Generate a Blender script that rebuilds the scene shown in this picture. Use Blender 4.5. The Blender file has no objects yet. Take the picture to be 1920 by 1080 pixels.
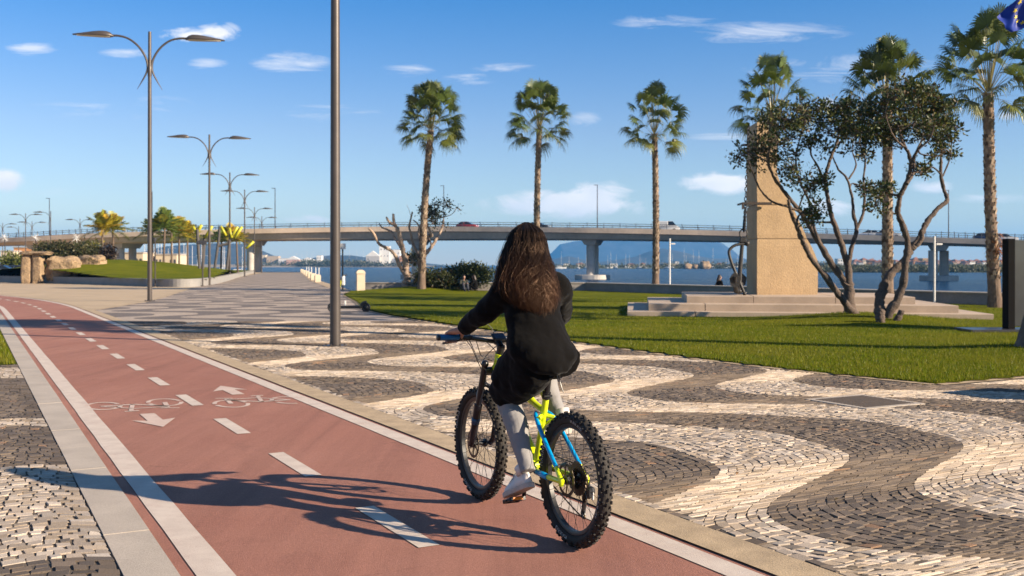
import bpy, math, random
import numpy as np
from mathutils import Vector, Matrix, Quaternion
PI = math.pi
rnd = random.Random(7)
SC = bpy.context.scene
COL = SC.collection
F = 1920.0          # focal length in photo pixels
CH = 1.5            # camera height
def g(px, py, z=0.0):            # ground point seen at a photo pixel
    Y = (CH - z) * F / (py - 497.0)
    return Vector(((px - 960) * Y / F, Y, z))
def at(px, py, Y):               # point at depth Y
    return Vector(((px - 960) * Y / F, Y, CH - (py - 497) * Y / F))

# ------------------------------------------------------------------ object helpers
def link(o, parent=None):
    COL.objects.link(o)
    if parent is not None: o.parent = parent
    return o
def tag(o, label=None, cat=None, group=None, kind=None):
    if label: o['label'] = label
    if cat: o['category'] = cat
    if group: o['group'] = group
    if kind: o['kind'] = kind
    return o
def thing(name, label, cat, loc=(0, 0, 0), rz=0.0, group=None):
    o = link(bpy.data.objects.new(name, None))
    o.empty_display_size = 0.2
    o.location = loc; o.rotation_euler = (0, 0, rz)
    return tag(o, label, cat, group)
def dup(root, loc=None, rz=None, label=None, scale=None):
    r = root.copy(); COL.objects.link(r)
    for ch in list(root.children):
        c = ch.copy(); COL.objects.link(c); c.parent = r
        for gch in list(ch.children):
            d = gch.copy(); COL.objects.link(d); d.parent = c
    if loc is not None: r.location = loc
    if rz is not None: r.rotation_euler = (0, 0, rz)
    if label: r['label'] = label
    if scale is not None: r.scale = (scale,) * 3 if not hasattr(scale, '__len__') else scale
    return r

class MB:
    def __init__(s): s.v = []; s.f = []; s.m = []; s.mi = 0
    def add(s, vs, fs, M=None):
        b = len(s.v)
        for p in vs:
            p = Vector(p)
            s.v.append(M @ p if M is not None else p)
        for f in fs:
            s.f.append(tuple(b + i for i in f)); s.m.append(s.mi)
        return b
    def box(s, c, d, M=None, rz=0.0, taper=1.0):
        x, y, z = d[0] / 2, d[1] / 2, d[2] / 2
        vs = [(-x, -y, -z), (x, -y, -z), (x, y, -z), (-x, y, -z), (-x*taper, -y*taper, z), (x*taper, -y*taper, z), (x*taper, y*taper, z), (-x*taper, y*taper, z)]
        R = Matrix.Translation(Vector(c)) @ Matrix.Rotation(rz, 4, 'Z')
        if M is not None: R = M @ R
        s.add(vs, [(3, 2, 1, 0), (4, 5, 6, 7), (0, 1, 5, 4), (1, 2, 6, 5), (2, 3, 7, 6), (3, 0, 4, 7)], R)
    def bbox(s, c, d, b=0.01, M=None, rz=0.0):   # box with chamfered edges
        x, y, z = d[0] / 2, d[1] / 2, d[2] / 2
        rings = []
        for (zz, k) in ((-z, b), (-z + b, 0), (z - b, 0), (z, b)):
            X, Y = x - k, y - k
            rings.append([(-X + b, -Y, zz), (X - b, -Y, zz), (X, -Y + b, zz), (X, Y - b, zz), (X - b, Y, zz), (-X + b, Y, zz), (-X, Y - b, zz), (-X, -Y + b, zz)])
        R = Matrix.Translation(Vector(c)) @ Matrix.Rotation(rz, 4, 'Z')
        if M is not None: R = M @ R
        s.loft(rings, M=R)
    def loft(s, rings, cap=True, closed=True, M=None, loop=False):
        n = len(rings[0]); vs = [p for r in rings for p in r]; fs = []
        K = len(rings)
        for i in range(K if loop else K - 1):
            a, b2 = i * n, ((i + 1) % K) * n
            for j in range(n if closed else n - 1):
                k = (j + 1) % n
                fs.append((a + j, a + k, b2 + k, b2 + j))
        if cap and not loop:
            fs.append(tuple(range(n - 1, -1, -1))); fs.append(tuple((K - 1) * n + j for j in range(n)))
        s.add(vs, fs, M)
    def tube(s, pts, r, seg=8, cap=True, M=None, flat=1.0, up=None, loop=False):
        pts = [Vector(p) for p in pts]; n = len(pts)
        if not hasattr(r, '__len__'): r = [r] * n
        T = []
        for i in range(n):
            if loop: t = pts[(i + 1) % n] - pts[i - 1]
            else: t = pts[min(i + 1, n - 1)] - pts[max(i - 1, 0)]
            T.append(t.normalized() if t.length > 1e-9 else Vector((0, 0, 1)))
        u = Vector(up) if up is not None else (Vector((0, 0, 1)) if abs(T[0].z) < 0.9 else Vector((1, 0, 0)))
        u = (u - T[0] * u.dot(T[0])).normalized()
        rings = []
        for i in range(n):
            if up is not None: u = Vector(up)
            u = u - T[i] * u.dot(T[i])
            u = u.normalized() if u.length > 1e-6 else T[i].orthogonal().normalized()
            w = T[i].cross(u)
            rings.append([pts[i] + u * (r[i] * flat * math.cos(2 * PI * k / seg)) + w * (r[i] * math.sin(2 * PI * k / seg)) for k in range(seg)])
        s.loft(rings, cap=cap, M=M, loop=loop)
    def lathe(s, prof, seg=16, M=None, cap=True):   # prof: (r, z)
        s.loft([[(r * math.cos(2 * PI * k / seg), r * math.sin(2 * PI * k / seg), z) for k in range(seg)] for r, z in prof], cap=cap, M=M)
    def ball(s, c, r, seg=12, rings=8, M=None):
        if not hasattr(r, '__len__'): r = (r, r, r)
        R = []
        for i in range(rings + 1):
            a = -PI / 2 + PI * i / rings; q = max(math.cos(a), 0.02)
            R.append([(c[0] + r[0] * q * math.cos(2 * PI * k / seg), c[1] + r[1] * q * math.sin(2 * PI * k / seg), c[2] + r[2] * math.sin(a)) for k in range(seg)])
        s.loft(R, M=M)
    def prism(s, poly, d, M=None):    # poly: 2D (x,z) CCW seen from -y, depth along y centred
        n = len(poly)
        vs = [(x, -d / 2, z) for x, z in poly] + [(x, d / 2, z) for x, z in poly]
        fs = [tuple(range(n)), tuple(range(2 * n - 1, n - 1, -1))]
        for i in range(n):
            j = (i + 1) % n
            fs.append((j, i, n + i, n + j))
        s.add(vs, fs, M)
    def flat(s, poly, z=0.0, M=None):
        s.add([(p[0], p[1], z) for p in poly], [tuple(range(len(poly)))], M)
    def ribbon(s, pts, w, z, side=0.0):   # strip along a 2D polyline; side -1..1 shifts
        L, R = [], []
        n = len(pts); P = [Vector((p[0], p[1])) for p in pts]
        for i in range(n):
            t = (P[min(i + 1, n - 1)] - P[max(i - 1, 0)]).normalized()
            nn = Vector((t.y, -t.x))
            L.append(P[i] + nn * (w / 2 * (side - 1))); R.append(P[i] + nn * (w / 2 * (side + 1)))
        vs = [(p.x, p.y, z) for p in L] + [(p.x, p.y, z) for p in R]
        s.add(vs, [(i, n + i, n + i + 1, i + 1) for i in range(n - 1)])
    def build(s, name, mat, parent=None, smooth=False, loc=None):
        me = bpy.data.meshes.new(name)
        off = Vector(loc) if loc is not None else Vector((0, 0, 0))
        me.from_pydata([tuple(p - off) for p in s.v], [], s.f)
        for m in (mat if isinstance(mat, (list, tuple)) else [mat]): me.materials.append(m)
        if isinstance(mat, (list, tuple)): me.polygons.foreach_set('material_index', s.m)
        if smooth: me.polygons.foreach_set('use_smooth', [True] * len(me.polygons))
        me.update()
        o = link(bpy.data.objects.new(name, me), parent)
        if loc is not None and parent is None: o.location = off
        return o

def smooth_angle(o, deg=35):
    me = o.data
    me.polygons.foreach_set('use_smooth', [True] * len(me.polygons))
    try: me.set_sharp_from_angle(angle=math.radians(deg))
    except Exception: pass
    return o

def np_mesh(name, verts, faces, mat, parent=None, smooth=False, cols=None, colname='tint'):
    """faces: (n,k) int array with one k, or list of such arrays"""
    me = bpy.data.meshes.new(name)
    fl = faces if isinstance(faces, list) else [faces]
    nl = sum(f.size for f in fl); npoly = sum(len(f) for f in fl)
    me.vertices.add(len(verts)); me.vertices.foreach_set('co', np.ascontiguousarray(verts, dtype=np.float32).ravel())
    me.loops.add(nl); me.polygons.add(npoly)
    me.loops.foreach_set('vertex_index', np.concatenate([f.ravel() for f in fl]).astype(np.int32))
    tot = np.concatenate([np.full(len(f), f.shape[1]) for f in fl]).astype(np.int32)
    st = np.concatenate([[0], np.cumsum(tot)[:-1]]).astype(np.int32)
    me.polygons.foreach_set('loop_start', st)
    me.polygons.foreach_set('use_smooth', np.full(npoly, bool(smooth), dtype=bool))
    if cols is not None:
        a = me.color_attributes.new(colname, 'FLOAT_COLOR', 'POINT')
        c = np.ones((len(verts), 4), dtype=np.float32); c[:, :3] = cols
        a.data.foreach_set('color', c.ravel())
    me.materials.append(mat); me.update(calc_edges=True); me.validate()
    return link(bpy.data.objects.new(name, me), parent)

def remeshed(mb, name, mat, parent, voxel, smooth_it=4, disp=None):
    """fuse the closed pieces of a builder into one continuous skin"""
    o = mb.build(name, mat)
    m = o.modifiers.new('r', 'REMESH'); m.mode = 'VOXEL'; m.voxel_size = voxel
    m = o.modifiers.new('s', 'SMOOTH'); m.factor = 0.5; m.iterations = smooth_it
    for k, (kind, size, strength) in enumerate(disp or []):
        t = bpy.data.textures.new(name + str(k), kind); t.noise_scale = size
        d = o.modifiers.new('d', 'DISPLACE'); d.texture = t; d.strength = strength; d.mid_level = 0.5; d.texture_coords = 'LOCAL'
    dg = bpy.context.evaluated_depsgraph_get()
    me = bpy.data.meshes.new_from_object(o.evaluated_get(dg))
    me.name = name
    me.materials.clear(); me.materials.append(mat)
    me.polygons.foreach_set('use_smooth', [True] * len(me.polygons))
    old = o.data; o.modifiers.clear(); o.data = me; bpy.data.meshes.remove(old)
    if parent is not None: o.parent = parent
    return o

def cr(pts, n):     # Catmull-Rom resample of points/tuples, n per span
    P = [Vector(p) for p in pts]; out = []
    for i in range(len(P) - 1):
        p0 = P[max(i - 1, 0)]; p1 = P[i]; p2 = P[i + 1]; p3 = P[min(i + 2, len(P) - 1)]
        for k in range(n):
            t = k / n
            out.append(0.5 * ((2 * p1) + (p2 - p0) * t + (2 * p0 - 5 * p1 + 4 * p2 - p3) * t * t + (3 * p1 - p0 - 3 * p2 + p3) * t ** 3))
    out.append(P[-1]); return out
def interp(x, xs, ys):
    return float(np.interp(x, xs, ys))

# ------------------------------------------------------------------ materials
def new_mat(name):
    m = bpy.data.materials.new(name); m.use_nodes = True
    nt = m.node_tree; return m, nt, nt.nodes['Principled BSDF']
def N(nt, t, **kw):
    n = nt.nodes.new(t)
    for k, v in kw.items():
        if hasattr(n, k): setattr(n, k, v)
        else: n.inputs[k].default_value = v
    return n
def L(nt, a, b): nt.links.new(a, b)
def mathn(nt, op, a, b=None, c=None, clamp=False):
    n = nt.nodes.new('ShaderNodeMath'); n.operation = op; n.use_clamp = clamp
    for i, x in enumerate((a, b, c)):
        if x is None: continue
        if isinstance(x, (int, float)): n.inputs[i].default_value = x
        else: nt.links.new(x, n.inputs[i])
    return n.outputs[0]
def mixc(nt, f, a, b, mode='MIX'):
    n = nt.nodes.new('ShaderNodeMix'); n.data_type = 'RGBA'; n.blend_type = mode
    def s(i, x):
        if isinstance(x, (int, float)): n.inputs[i].default_value = x
        elif isinstance(x, (tuple, list)): n.inputs[i].default_value = (*x[:3], 1)
        else: nt.links.new(x, n.inputs[i])
    s(0, f); s(6, a); s(7, b); return n.outputs[2]
def ramp(nt, f, stops):
    n = nt.nodes.new('ShaderNodeValToRGB'); e = n.color_ramp.elements
    e[0].position = stops[0][0]; e[1].position = stops[-1][0]
    e[0].color = (*stops[0][1], 1) if hasattr(stops[0][1], '__len__') else (stops[0][1],) * 3 + (1,)
    e[1].color = (*stops[-1][1], 1) if hasattr(stops[-1][1], '__len__') else (stops[-1][1],) * 3 + (1,)
    for p, c in stops[1:-1]:
        q = e.new(p); q.color = (*c, 1) if hasattr(c, '__len__') else (c,) * 3 + (1,)
    nt.links.new(f, n.inputs[0]); return n.outputs[0]
def noise(nt, vec, scale, detail=4, rough=0.55, dist=0.0, dim='3D'):
    n = nt.nodes.new('ShaderNodeTexNoise'); n.noise_dimensions = dim
    n.inputs['Scale'].default_value = scale; n.inputs['Detail'].default_value = detail
    n.inputs['Roughness'].default_value = rough; n.inputs['Distortion'].default_value = dist
    if vec is not None: nt.links.new(vec, n.inputs['Vector'])
    return n.outputs[0]
def coords(nt, out='Object', scale=None):
    o = nt.nodes.new('ShaderNodeTexCoord').outputs[out]
    if scale:
        mp = nt.nodes.new('ShaderNodeMapping'); mp.inputs['Scale'].default_value = scale
        nt.links.new(o, mp.inputs[0]); o = mp.outputs[0]
    return o
def bump(nt, h, strength, dist, bsdf):
    b = nt.nodes.new('ShaderNodeBump'); b.inputs['Strength'].default_value = strength; b.inputs['Distance'].default_value = dist
    nt.links.new(h, b.inputs['Height']); nt.links.new(b.outputs[0], bsdf.inputs['Normal'])

def mat(name, c, rough=0.6, metal=0.0, var=0.15, vscale=3.0, c2=None, bmp=0.0, bscale=40.0, spec=0.5, sc=None, fine=0.0, fscale=150.0, coat=0.0, trans=0.0):
    m, nt, b = new_mat(name)
    co = coords(nt, 'Object', sc)
    n1 = noise(nt, co, vscale, 5)
    c2 = c2 or tuple(x * (1 - 2.2 * var) for x in c)
    k = ramp(nt, n1, [(0.3, 0.0), (0.7, 1.0)])
    col = mixc(nt, k, c, c2)
    if fine:
        n2 = noise(nt, co, fscale, 2, 0.7)
        k2 = ramp(nt, n2, [(0.3, 1 - fine), (0.7, 1 + fine)])
        col = mixc(nt, 1.0, col, k2, 'MULTIPLY')
    L(nt, col, b.inputs['Base Color'])
    b.inputs['Roughness'].default_value = rough; b.inputs['Metallic'].default_value = metal
    b.inputs['Specular IOR Level'].default_value = spec
    if coat: b.inputs['Coat Weight'].default_value = coat; b.inputs['Coat Roughness'].default_value = 0.1
    if bmp: bump(nt, noise(nt, co, bscale, 4), 1.0, bmp, b)
    if trans:
        tr = nt.nodes.new('ShaderNodeBsdfTranslucent'); L(nt, col, tr.inputs[0])
        ms = nt.nodes.new('ShaderNodeMixShader'); ms.inputs[0].default_value = trans
        L(nt, b.outputs[0], ms.inputs[1]); L(nt, tr.outputs[0], ms.inputs[2])
        L(nt, ms.outputs[0], nt.nodes['Material Output'].inputs[0])
    return m
def tint_mat(name, rough=0.8, spec=0.3, attr='tint', fine=0.12, fscale=60.0, trans=0.0, bmp=0.0):
    m, nt, b = new_mat(name)
    a = nt.nodes.new('ShaderNodeVertexColor'); a.layer_name = attr
    k = ramp(nt, noise(nt, coords(nt), fscale, 3, 0.7), [(0.25, 1 - fine), (0.75, 1 + fine)])
    col = mixc(nt, 1.0, a.outputs[0], k, 'MULTIPLY'); L(nt, col, b.inputs['Base Color'])
    b.inputs['Roughness'].default_value = rough; b.inputs['Specular IOR Level'].default_value = spec
    if bmp: bump(nt, noise(nt, coords(nt), fscale, 3), 1.0, bmp, b)
    if trans:
        tr = nt.nodes.new('ShaderNodeBsdfTranslucent'); L(nt, col, tr.inputs[0])
        ms = nt.nodes.new('ShaderNodeMixShader'); ms.inputs[0].default_value = trans
        L(nt, b.outputs[0], ms.inputs[1]); L(nt, tr.outputs[0], ms.inputs[2])
        L(nt, ms.outputs[0], nt.nodes['Material Output'].inputs[0])
    return m

# ------------------------------------------------------------------ camera, sun, sky
cam = bpy.data.cameras.new('camera'); co_ = link(bpy.data.objects.new('camera', cam))
co_.location = (0, 0, CH); co_.rotation_euler = (PI / 2, 0, 0)
cam.sensor_width = 36; cam.lens = 36.0; cam.shift_y = -43 / 1920.0
cam.clip_start = 0.1; cam.clip_end = 60000
cam.dof.use_dof = True; cam.dof.focus_distance = 5.9; cam.dof.aperture_fstop = 5.0
SC.camera = co_
SUN_EL = math.radians(23.0)
SUN_H = Vector((0.925, -0.38)).normalized()
SUN_DIR = Vector((SUN_H.x * math.cos(SUN_EL), SUN_H.y * math.cos(SUN_EL), math.sin(SUN_EL)))
sl = bpy.data.lights.new('sun', 'SUN'); sl.energy = 5.0; sl.angle = math.radians(0.55); sl.color = (1.0, 0.835, 0.63)
so = link(bpy.data.objects.new('sun', sl)); so.rotation_euler = SUN_DIR.to_track_quat('Z', 'Y').to_euler(); so.location = (40, -30, 60)
SC.view_settings.view_transform = 'Standard'; SC.view_settings.look = 'None'
SC.view_settings.exposure = 1.25; SC.view_settings.gamma = 1.0

W = bpy.data.worlds.new('World'); SC.world = W; W.use_nodes = True
nt = W.node_tree; bg = nt.nodes['Background']
sky = nt.nodes.new('ShaderNodeTexSky'); sky.sky_type = 'NISHITA'; sky.sun_disc = False
sky.sun_elevation = SUN_EL; sky.sun_rotation = math.atan2(SUN_H.x, SUN_H.y)
sky.air_density = 1.0; sky.dust_density = 0.0; sky.ozone_density = 1.0; sky.altitude = 0
SKY_K = 0.075
SKY_FILT = [(0.0, (.62, .66, .77)), (.05, (.68, .72, .83)), (.13, (.57, .635, .83)), (.25, (.215, .52, .875)), (.6, (.55, .68, .82))]
bg.inputs[1].default_value = SKY_K
tc = nt.nodes.new('ShaderNodeTexCoord'); sep = nt.nodes.new('ShaderNodeSeparateXYZ'); L(nt, tc.outputs['Generated'], sep.inputs[0])
tx = mathn(nt, 'DIVIDE', sep.outputs[0], mathn(nt, 'MAXIMUM', sep.outputs[1], 0.02))     # tangent-plane coordinates of the northern sky
tz = mathn(nt, 'DIVIDE', sep.outputs[2], mathn(nt, 'MAXIMUM', sep.outputs[1], 0.02))
front = mathn(nt, 'GREATER_THAN', sep.outputs[1], 0.05)
def cloud_noise(sx, sz, detail, rough, dist, ox=0.0):
    cb = nt.nodes.new('ShaderNodeCombineXYZ'); L(nt, mathn(nt, 'MULTIPLY', tx, sx), cb.inputs[0]); L(nt, mathn(nt, 'MULTIPLY_ADD', tz, sz, ox), cb.inputs[1])
    return noise(nt, cb.outputs[0], 1.0, detail, rough, dist)
n_puff = cloud_noise(22, 50, 8, 0.66, 0.5)
n_wisp = cloud_noise(9, 60, 8, 0.7, 1.2, 7.0)
def blobs(lst):
    acc = None
    for (px, py, sx, sy, k) in lst:
        dx = mathn(nt, 'MULTIPLY', mathn(nt, 'SUBTRACT', tx, (px - 960) / F), F / sx)
        dz = mathn(nt, 'MULTIPLY', mathn(nt, 'SUBTRACT', tz, (497 - py) / F), F / sy)
        e = mathn(nt, 'MULTIPLY', mathn(nt, 'EXPONENT', mathn(nt, 'MULTIPLY', mathn(nt, 'MULTIPLY_ADD', dx, dx, mathn(nt, 'MULTIPLY', dz, dz)), -1.0)), k)
        acc = e if acc is None else mathn(nt, 'MAXIMUM', acc, e)
    return acc
puffs = blobs([(1060, 384, 135, 24, 1.25), (1135, 362, 62, 21, 1.25), (1010, 368, 50, 14, 1.0), (1350, 343, 62, 20, 1.3), (1310, 352, 25, 9, .9), (0, 336, 40, 20, 1.25), (415, 58, 45, 18, .85),
               (345, 65, 50, 15, .75), (1745, 350, 40, 13, .85), (1890, 218, 22, 12, .75), (570, 412, 60, 10, .65), (1555, 385, 60, 22, .65), (1550, 195, 22, 16, .7)])
wisps = blobs([(545, 118, 75, 22, .85), (390, 120, 40, 14, .85), (60, 93, 50, 13, .9), (230, 100, 55, 10, .7), (880, 148, 60, 13, .7), (760, 132, 60, 16, .6), (1250, 42, 120, 18, .6), (1420, 62, 200, 26, .6),
               (940, 125, 90, 14, .55), (1340, 252, 80, 12, .7), (1095, 222, 40, 20, .55), (1870, 372, 90, 10, .7), (1600, 130, 260, 40, .5), (100, 360, 60, 12, .5), (640, 210, 200, 30, .4), (200, 200, 240, 40, .4)])
mp_ = mathn(nt, 'MULTIPLY', ramp(nt, mathn(nt, 'ADD', puffs, mathn(nt, 'MULTIPLY', mathn(nt, 'MULTIPLY', mathn(nt, 'SUBTRACT', n_puff, 0.5), 2.6), mathn(nt, 'MULTIPLY', puffs, 1.8, clamp=True))), [(0.30, 0.0), (0.88, 1.0)]), 1.0)
mw_ = mathn(nt, 'MULTIPLY', ramp(nt, mathn(nt, 'ADD', wisps, mathn(nt, 'MULTIPLY', mathn(nt, 'MULTIPLY', mathn(nt, 'SUBTRACT', n_wisp, 0.5), 2.3), mathn(nt, 'MULTIPLY', wisps, 1.8, clamp=True))), [(0.34, 0.0), (1.2, 1.0)]), 0.62)
# clouds are a little greyer-blue where they are thick and shaded at the bottom
n_sh = cloud_noise(14, 30, 4, 0.5, 0.3, 3.0)
c_col = mixc(nt, ramp(nt, n_sh, [(0.35, 0.0), (0.65, 1.0)]), (7.2, 6.9, 6.7), (5.7, 5.8, 6.1))
cm = mathn(nt, 'MULTIPLY', mathn(nt, 'MAXIMUM', mathn(nt, 'MULTIPLY', mp_, 0.92), mw_), front)
# clear winter air: the texture's warm haze low over the horizon is filtered towards blue
filt = ramp(nt, mathn(nt, 'MAXIMUM', sep.outputs[2], 0.0), SKY_FILT)
L(nt, mixc(nt, cm, mixc(nt, 1.0, sky.outputs[0], filt, 'MULTIPLY'), c_col), bg.inputs[0])
SC.cycles.use_denoising = True
SC.cycles.max_bounces = 6; SC.cycles.transparent_max_bounces = 12; SC.cycles.volume_bounces = 0
SC.cycles.caustics_reflective = False; SC.cycles.caustics_refractive = False
# ================================================================== SETTING: ground, path, pavement, lawn, sea, hills
rng = np.random.default_rng(11)
PD = Vector((-0.469, 0.883)).normalized(); PN = Vector((PD.y, -PD.x))
S_BEND, R_BEND, N_MID = 38.0, 85.0, 2.15
BC = PD * S_BEND + PN * N_MID - PN * R_BEND
def pw(s, n):                      # path coordinates (along, across) -> ground point
    if s <= S_BEND: return PD * s + PN * n
    a = (s - S_BEND) / R_BEND
    return BC + (PN * math.cos(a) + PD * math.sin(a)) * (R_BEND + n - N_MID)
def strip(mb, s0, s1, n0, n1, z, step=1.5, wob=0.0):
    k = max(1, int(abs(s1 - s0) / step)); vs = []
    for i in range(k + 1):
        s = s0 + (s1 - s0) * i / k
        for n in (n0, n1):
            p = pw(s, n + (rnd.uniform(-wob, wob))); vs.append((p.x, p.y, z))
    mb.add(vs, [(2 * i, 2 * i + 1, 2 * i + 3, 2 * i + 2) for i in range(k)])

m_concrete = mat('concrete', (0.42, 0.37, 0.31), 0.9, var=0.12, vscale=1.5, fine=0.12, fscale=90)
m_plaza = mat('tan_paving', (0.47, 0.35, 0.22), 0.85, var=0.10, vscale=0.6, fine=0.08, fscale=40)
m_path = None
def path_material():
    m, nt, b = new_mat('red_cycle_asphalt')
    co = coords(nt)
    big = ramp(nt, noise(nt, co, 0.35, 5, 0.6), [(0.3, 0.0), (0.7, 1.0)])
    col = mixc(nt, big, (0.31, 0.134, 0.096), (0.37, 0.177, 0.129))
    spk = noise(nt, co, 130, 3, 0.8)
    k = ramp(nt, spk, [(0.28, 0.72), (0.55, 1.02), (0.74, 1.45)])
    col = mixc(nt, 1.0, col, k, 'MULTIPLY')
    st = ramp(nt, noise(nt, co, 1.6, 6, 0.7, 0.6), [(0.52, 1.0), (0.75, 0.84)])
    col = mixc(nt, 1.0, col, st, 'MULTIPLY')
    mpp = nt.nodes.new('ShaderNodeMapping'); mpp.inputs['Rotation'].default_value = (0, 0, -math.atan2(PD.x, PD.y)); mpp.inputs['Scale'].default_value = (3.2, 0.16, 1); L(nt, co, mpp.inputs[0])
    col = mixc(nt, 1.0, col, ramp(nt, noise(nt, mpp.outputs[0], 1.0, 6, 0.7, 0.4), [(0.3, (.80, .79, .79)), (0.55, (1.0, 1.0, 1.0)), (0.78, (1.12, 1.10, 1.08))]), 'MULTIPLY')
    vor = nt.nodes.new('ShaderNodeTexVoronoi'); vor.feature = 'DISTANCE_TO_EDGE'; vor.inputs['Scale'].default_value = 0.33; L(nt, co, vor.inputs['Vector'])
    wob = mathn(nt, 'ADD', vor.outputs['Distance'], mathn(nt, 'MULTIPLY', mathn(nt, 'SUBTRACT', noise(nt, co, 7, 5, 0.7), 0.5), 0.05))
    ck = mathn(nt, 'MULTIPLY', ramp(nt, mathn(nt, 'ABSOLUTE', wob), [(0.0, 1.0), (0.0045, 0.0)]), ramp(nt, noise(nt, co, 0.8, 3), [(0.5, 0.0), (0.62, 0.45)]))
    col = mixc(nt, ck, col, (0.075, 0.04, 0.033))
    L(nt, col, b.inputs['Base Color']); b.inputs['Roughness'].default_value = 0.85; b.inputs['Specular IOR Level'].default_value = 0.25
    bump(nt, noise(nt, co, 220, 2, 0.8), 0.9, 0.006, b)
    return m
m_path = path_material()
def paint_material(nm, ca, cb, lo, hi):
    m, nt, b = new_mat(nm)
    co = coords(nt)
    col = mixc(nt, ramp(nt, noise(nt, co, 6, 4), [(0.3, 0), (0.7, 1)]), ca, cb)
    w = ramp(nt, mathn(nt, 'ADD', mathn(nt, 'MULTIPLY', noise(nt, co, 120, 3, 0.8), 0.75), mathn(nt, 'MULTIPLY', noise(nt, co, 4, 4, 0.7), 0.45)), [(lo, 0.0), (hi, 1.0)])
    col = mixc(nt, w, (0.34, 0.17, 0.135), col)
    L(nt, col, b.inputs['Base Color']); b.inputs['Roughness'].default_value = 0.8
    bump(nt, noise(nt, co, 220, 2, 0.8), 0.7, 0.004, b)
    return m
m_paint = paint_material('worn_white_paint', (0.60, 0.51, 0.43), (0.50, 0.41, 0.345), .40, .53)
m_paint2 = paint_material('faded_symbol_paint', (0.57, 0.45, 0.38), (0.50, 0.37, 0.305), .36, .50)
m_slab = mat('pale_granite_kerb', (0.44, 0.375, 0.31), 0.85, var=0.10, vscale=2.0, fine=0.2, fscale=160, bmp=0.002, bscale=150)
m_band = mat('tan_granite_band', (0.46, 0.34, 0.21), 0.85, var=0.14, vscale=5.0, fine=0.30, fscale=130, bmp=0.003, bscale=130)

# --- land sheet with its quay sides, sea bed level below
land = [(-700, -80), (80, -80), (80, -60), (30, 16), (17.6, 38.2), (4.6, 60.2), (-9.2, 60.4), (-9.9, 60), (-18.3, 96), (-45.5, 222), (-60, 226), (-120, 262), (-700, 420)]
mb = MB(); nL = len(land)
mb.add([(x, y, 0.0) for x, y in land] + [(x, y, -3.0) for x, y in land], [tuple(range(nL))] + [(i, nL + i, nL + (i + 1) % nL, (i + 1) % nL) for i in range(nL)])
tag(mb.build('ground', m_concrete), kind='structure')
quay = [(30.5, 16.8), (36, 20), (23, 42.5), (9, 66.5), (-9.2, 67), (-9.2, 60.42), (4.62, 60.22), (17.62, 38.22)]
mb = MB(); nQ = len(quay)
mb.add([(x, y, -0.75) for x, y in quay] + [(x, y, -3) for x, y in quay], [tuple(range(nQ))] + [(i, nQ + i, nQ + (i + 1) % nQ, (i + 1) % nQ) for i in range(nQ)])
tag(mb.build('quay', m_concrete), kind='structure')

# --- plaza
prom_left = [pw(36.6, 3.72), Vector((-15.5, 44.3)), Vector((-19.9, 62.6)), Vector((-25.5, 87)), Vector((-40.8, 160)), Vector((-53, 221))]
prom_left_s = [Vector((p.x, p.y)) for p in cr([(q.x, q.y, 0) for q in prom_left], 5)]
lawn_edge = [Vector((5.28, 12.75)), Vector((3.47, 15.3)), Vector((1.23, 19.7)), Vector((-1.9, 26.2)), Vector((-4.6, 33.2)), Vector((-6.3, 41.5)), Vector((-8.4, 51.5)), Vector((-9.0, 57.8))]
lawn_edge_s = [Vector((p.x, p.y)) for p in cr([(q.x, q.y, 0) for q in lawn_edge], 5)]
mb = MB()
pl = [(p.x, p.y) for p in prom_left_s] + [(-120, 240), (-330, 240), (-330, 25)] + [tuple(pw(s, -3.0)) for s in (60, 55, 50, 45, 40, 36)] + [tuple(pw(s, 0.0)) for s in (32, 34)] 
mb.flat(pl, 0.004)
tag(mb.build('plaza', m_plaza), kind='structure')
# --- red cycle path
mb = MB(); strip(mb, -6, 120, 0.895, 3.42, 0.012)
tag(mb.build('cycle_path', m_path), kind='structure')
mb = MB(); strip(mb, -6, 120, 0.965, 1.13, 0.016, wob=0.003, step=0.6); strip(mb, -6, 120, 3.20, 3.365, 0.016, wob=0.003, step=0.6)
tag(mb.build('lane_line', m_paint), kind='structure')
mb = MB()
for k in range(-6, 54):
    s = 9.08 + 2.05 * k
    strip(mb, s, s + 1.0, 2.09, 2.21, 0.016, step=0.5)
tag(mb.build('lane_dash', m_paint), kind='structure')
# bicycle symbols and arrows, drawn as flat paint
def symbol(s0, n0, flip):
    mb = MB(); q = -1 if flip else 1
    def P(a, b): p = pw(s0 + b * q, n0 + a * q); return (p.x, p.y)
    def line(pts, w=0.035): mb.ribbon([P(a, b) for a, b in pts], w, 0.0165)
    def ring(a, b, ra, rb, a0=0, a1=360, w=0.046): line([(a + ra * math.cos(math.radians(t)), b + rb * math.sin(math.radians(t))) for t in np.linspace(a0, a1, 30)], w)
    ring(-0.31, 0.0, 0.165, 0.30, 8, 172); ring(-0.31, 0.0, 0.165, 0.30, 190, 352)
    ring(0.31, 0.0, 0.165, 0.30, 12, 178); ring(0.31, 0.0, 0.165, 0.30, 200, 350 if flip else 275)
    line([(-0.31, 0.0), (-0.27, 0.42)], 0.05); line([(-0.37, 0.52), (-0.20, 0.44)], 0.04)
    line([(-0.28, 0.36), (0.06, 0.36)], 0.04); line([(-0.26, 0.30), (0.02, 0.0)], 0.045)
    line([(0.02, 0.02), (0.34, 0.02)], 0.06); line([(0.02, 0.0), (0.10, 0.50)], 0.045)
    line([(0.03, 0.54), (0.17, 0.54)], 0.05); line([(0.07, 0.34), (0.31, 0.06)], 0.035)
    tag(mb.build('bicycle_symbol', m_paint2), kind='structure')
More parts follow.
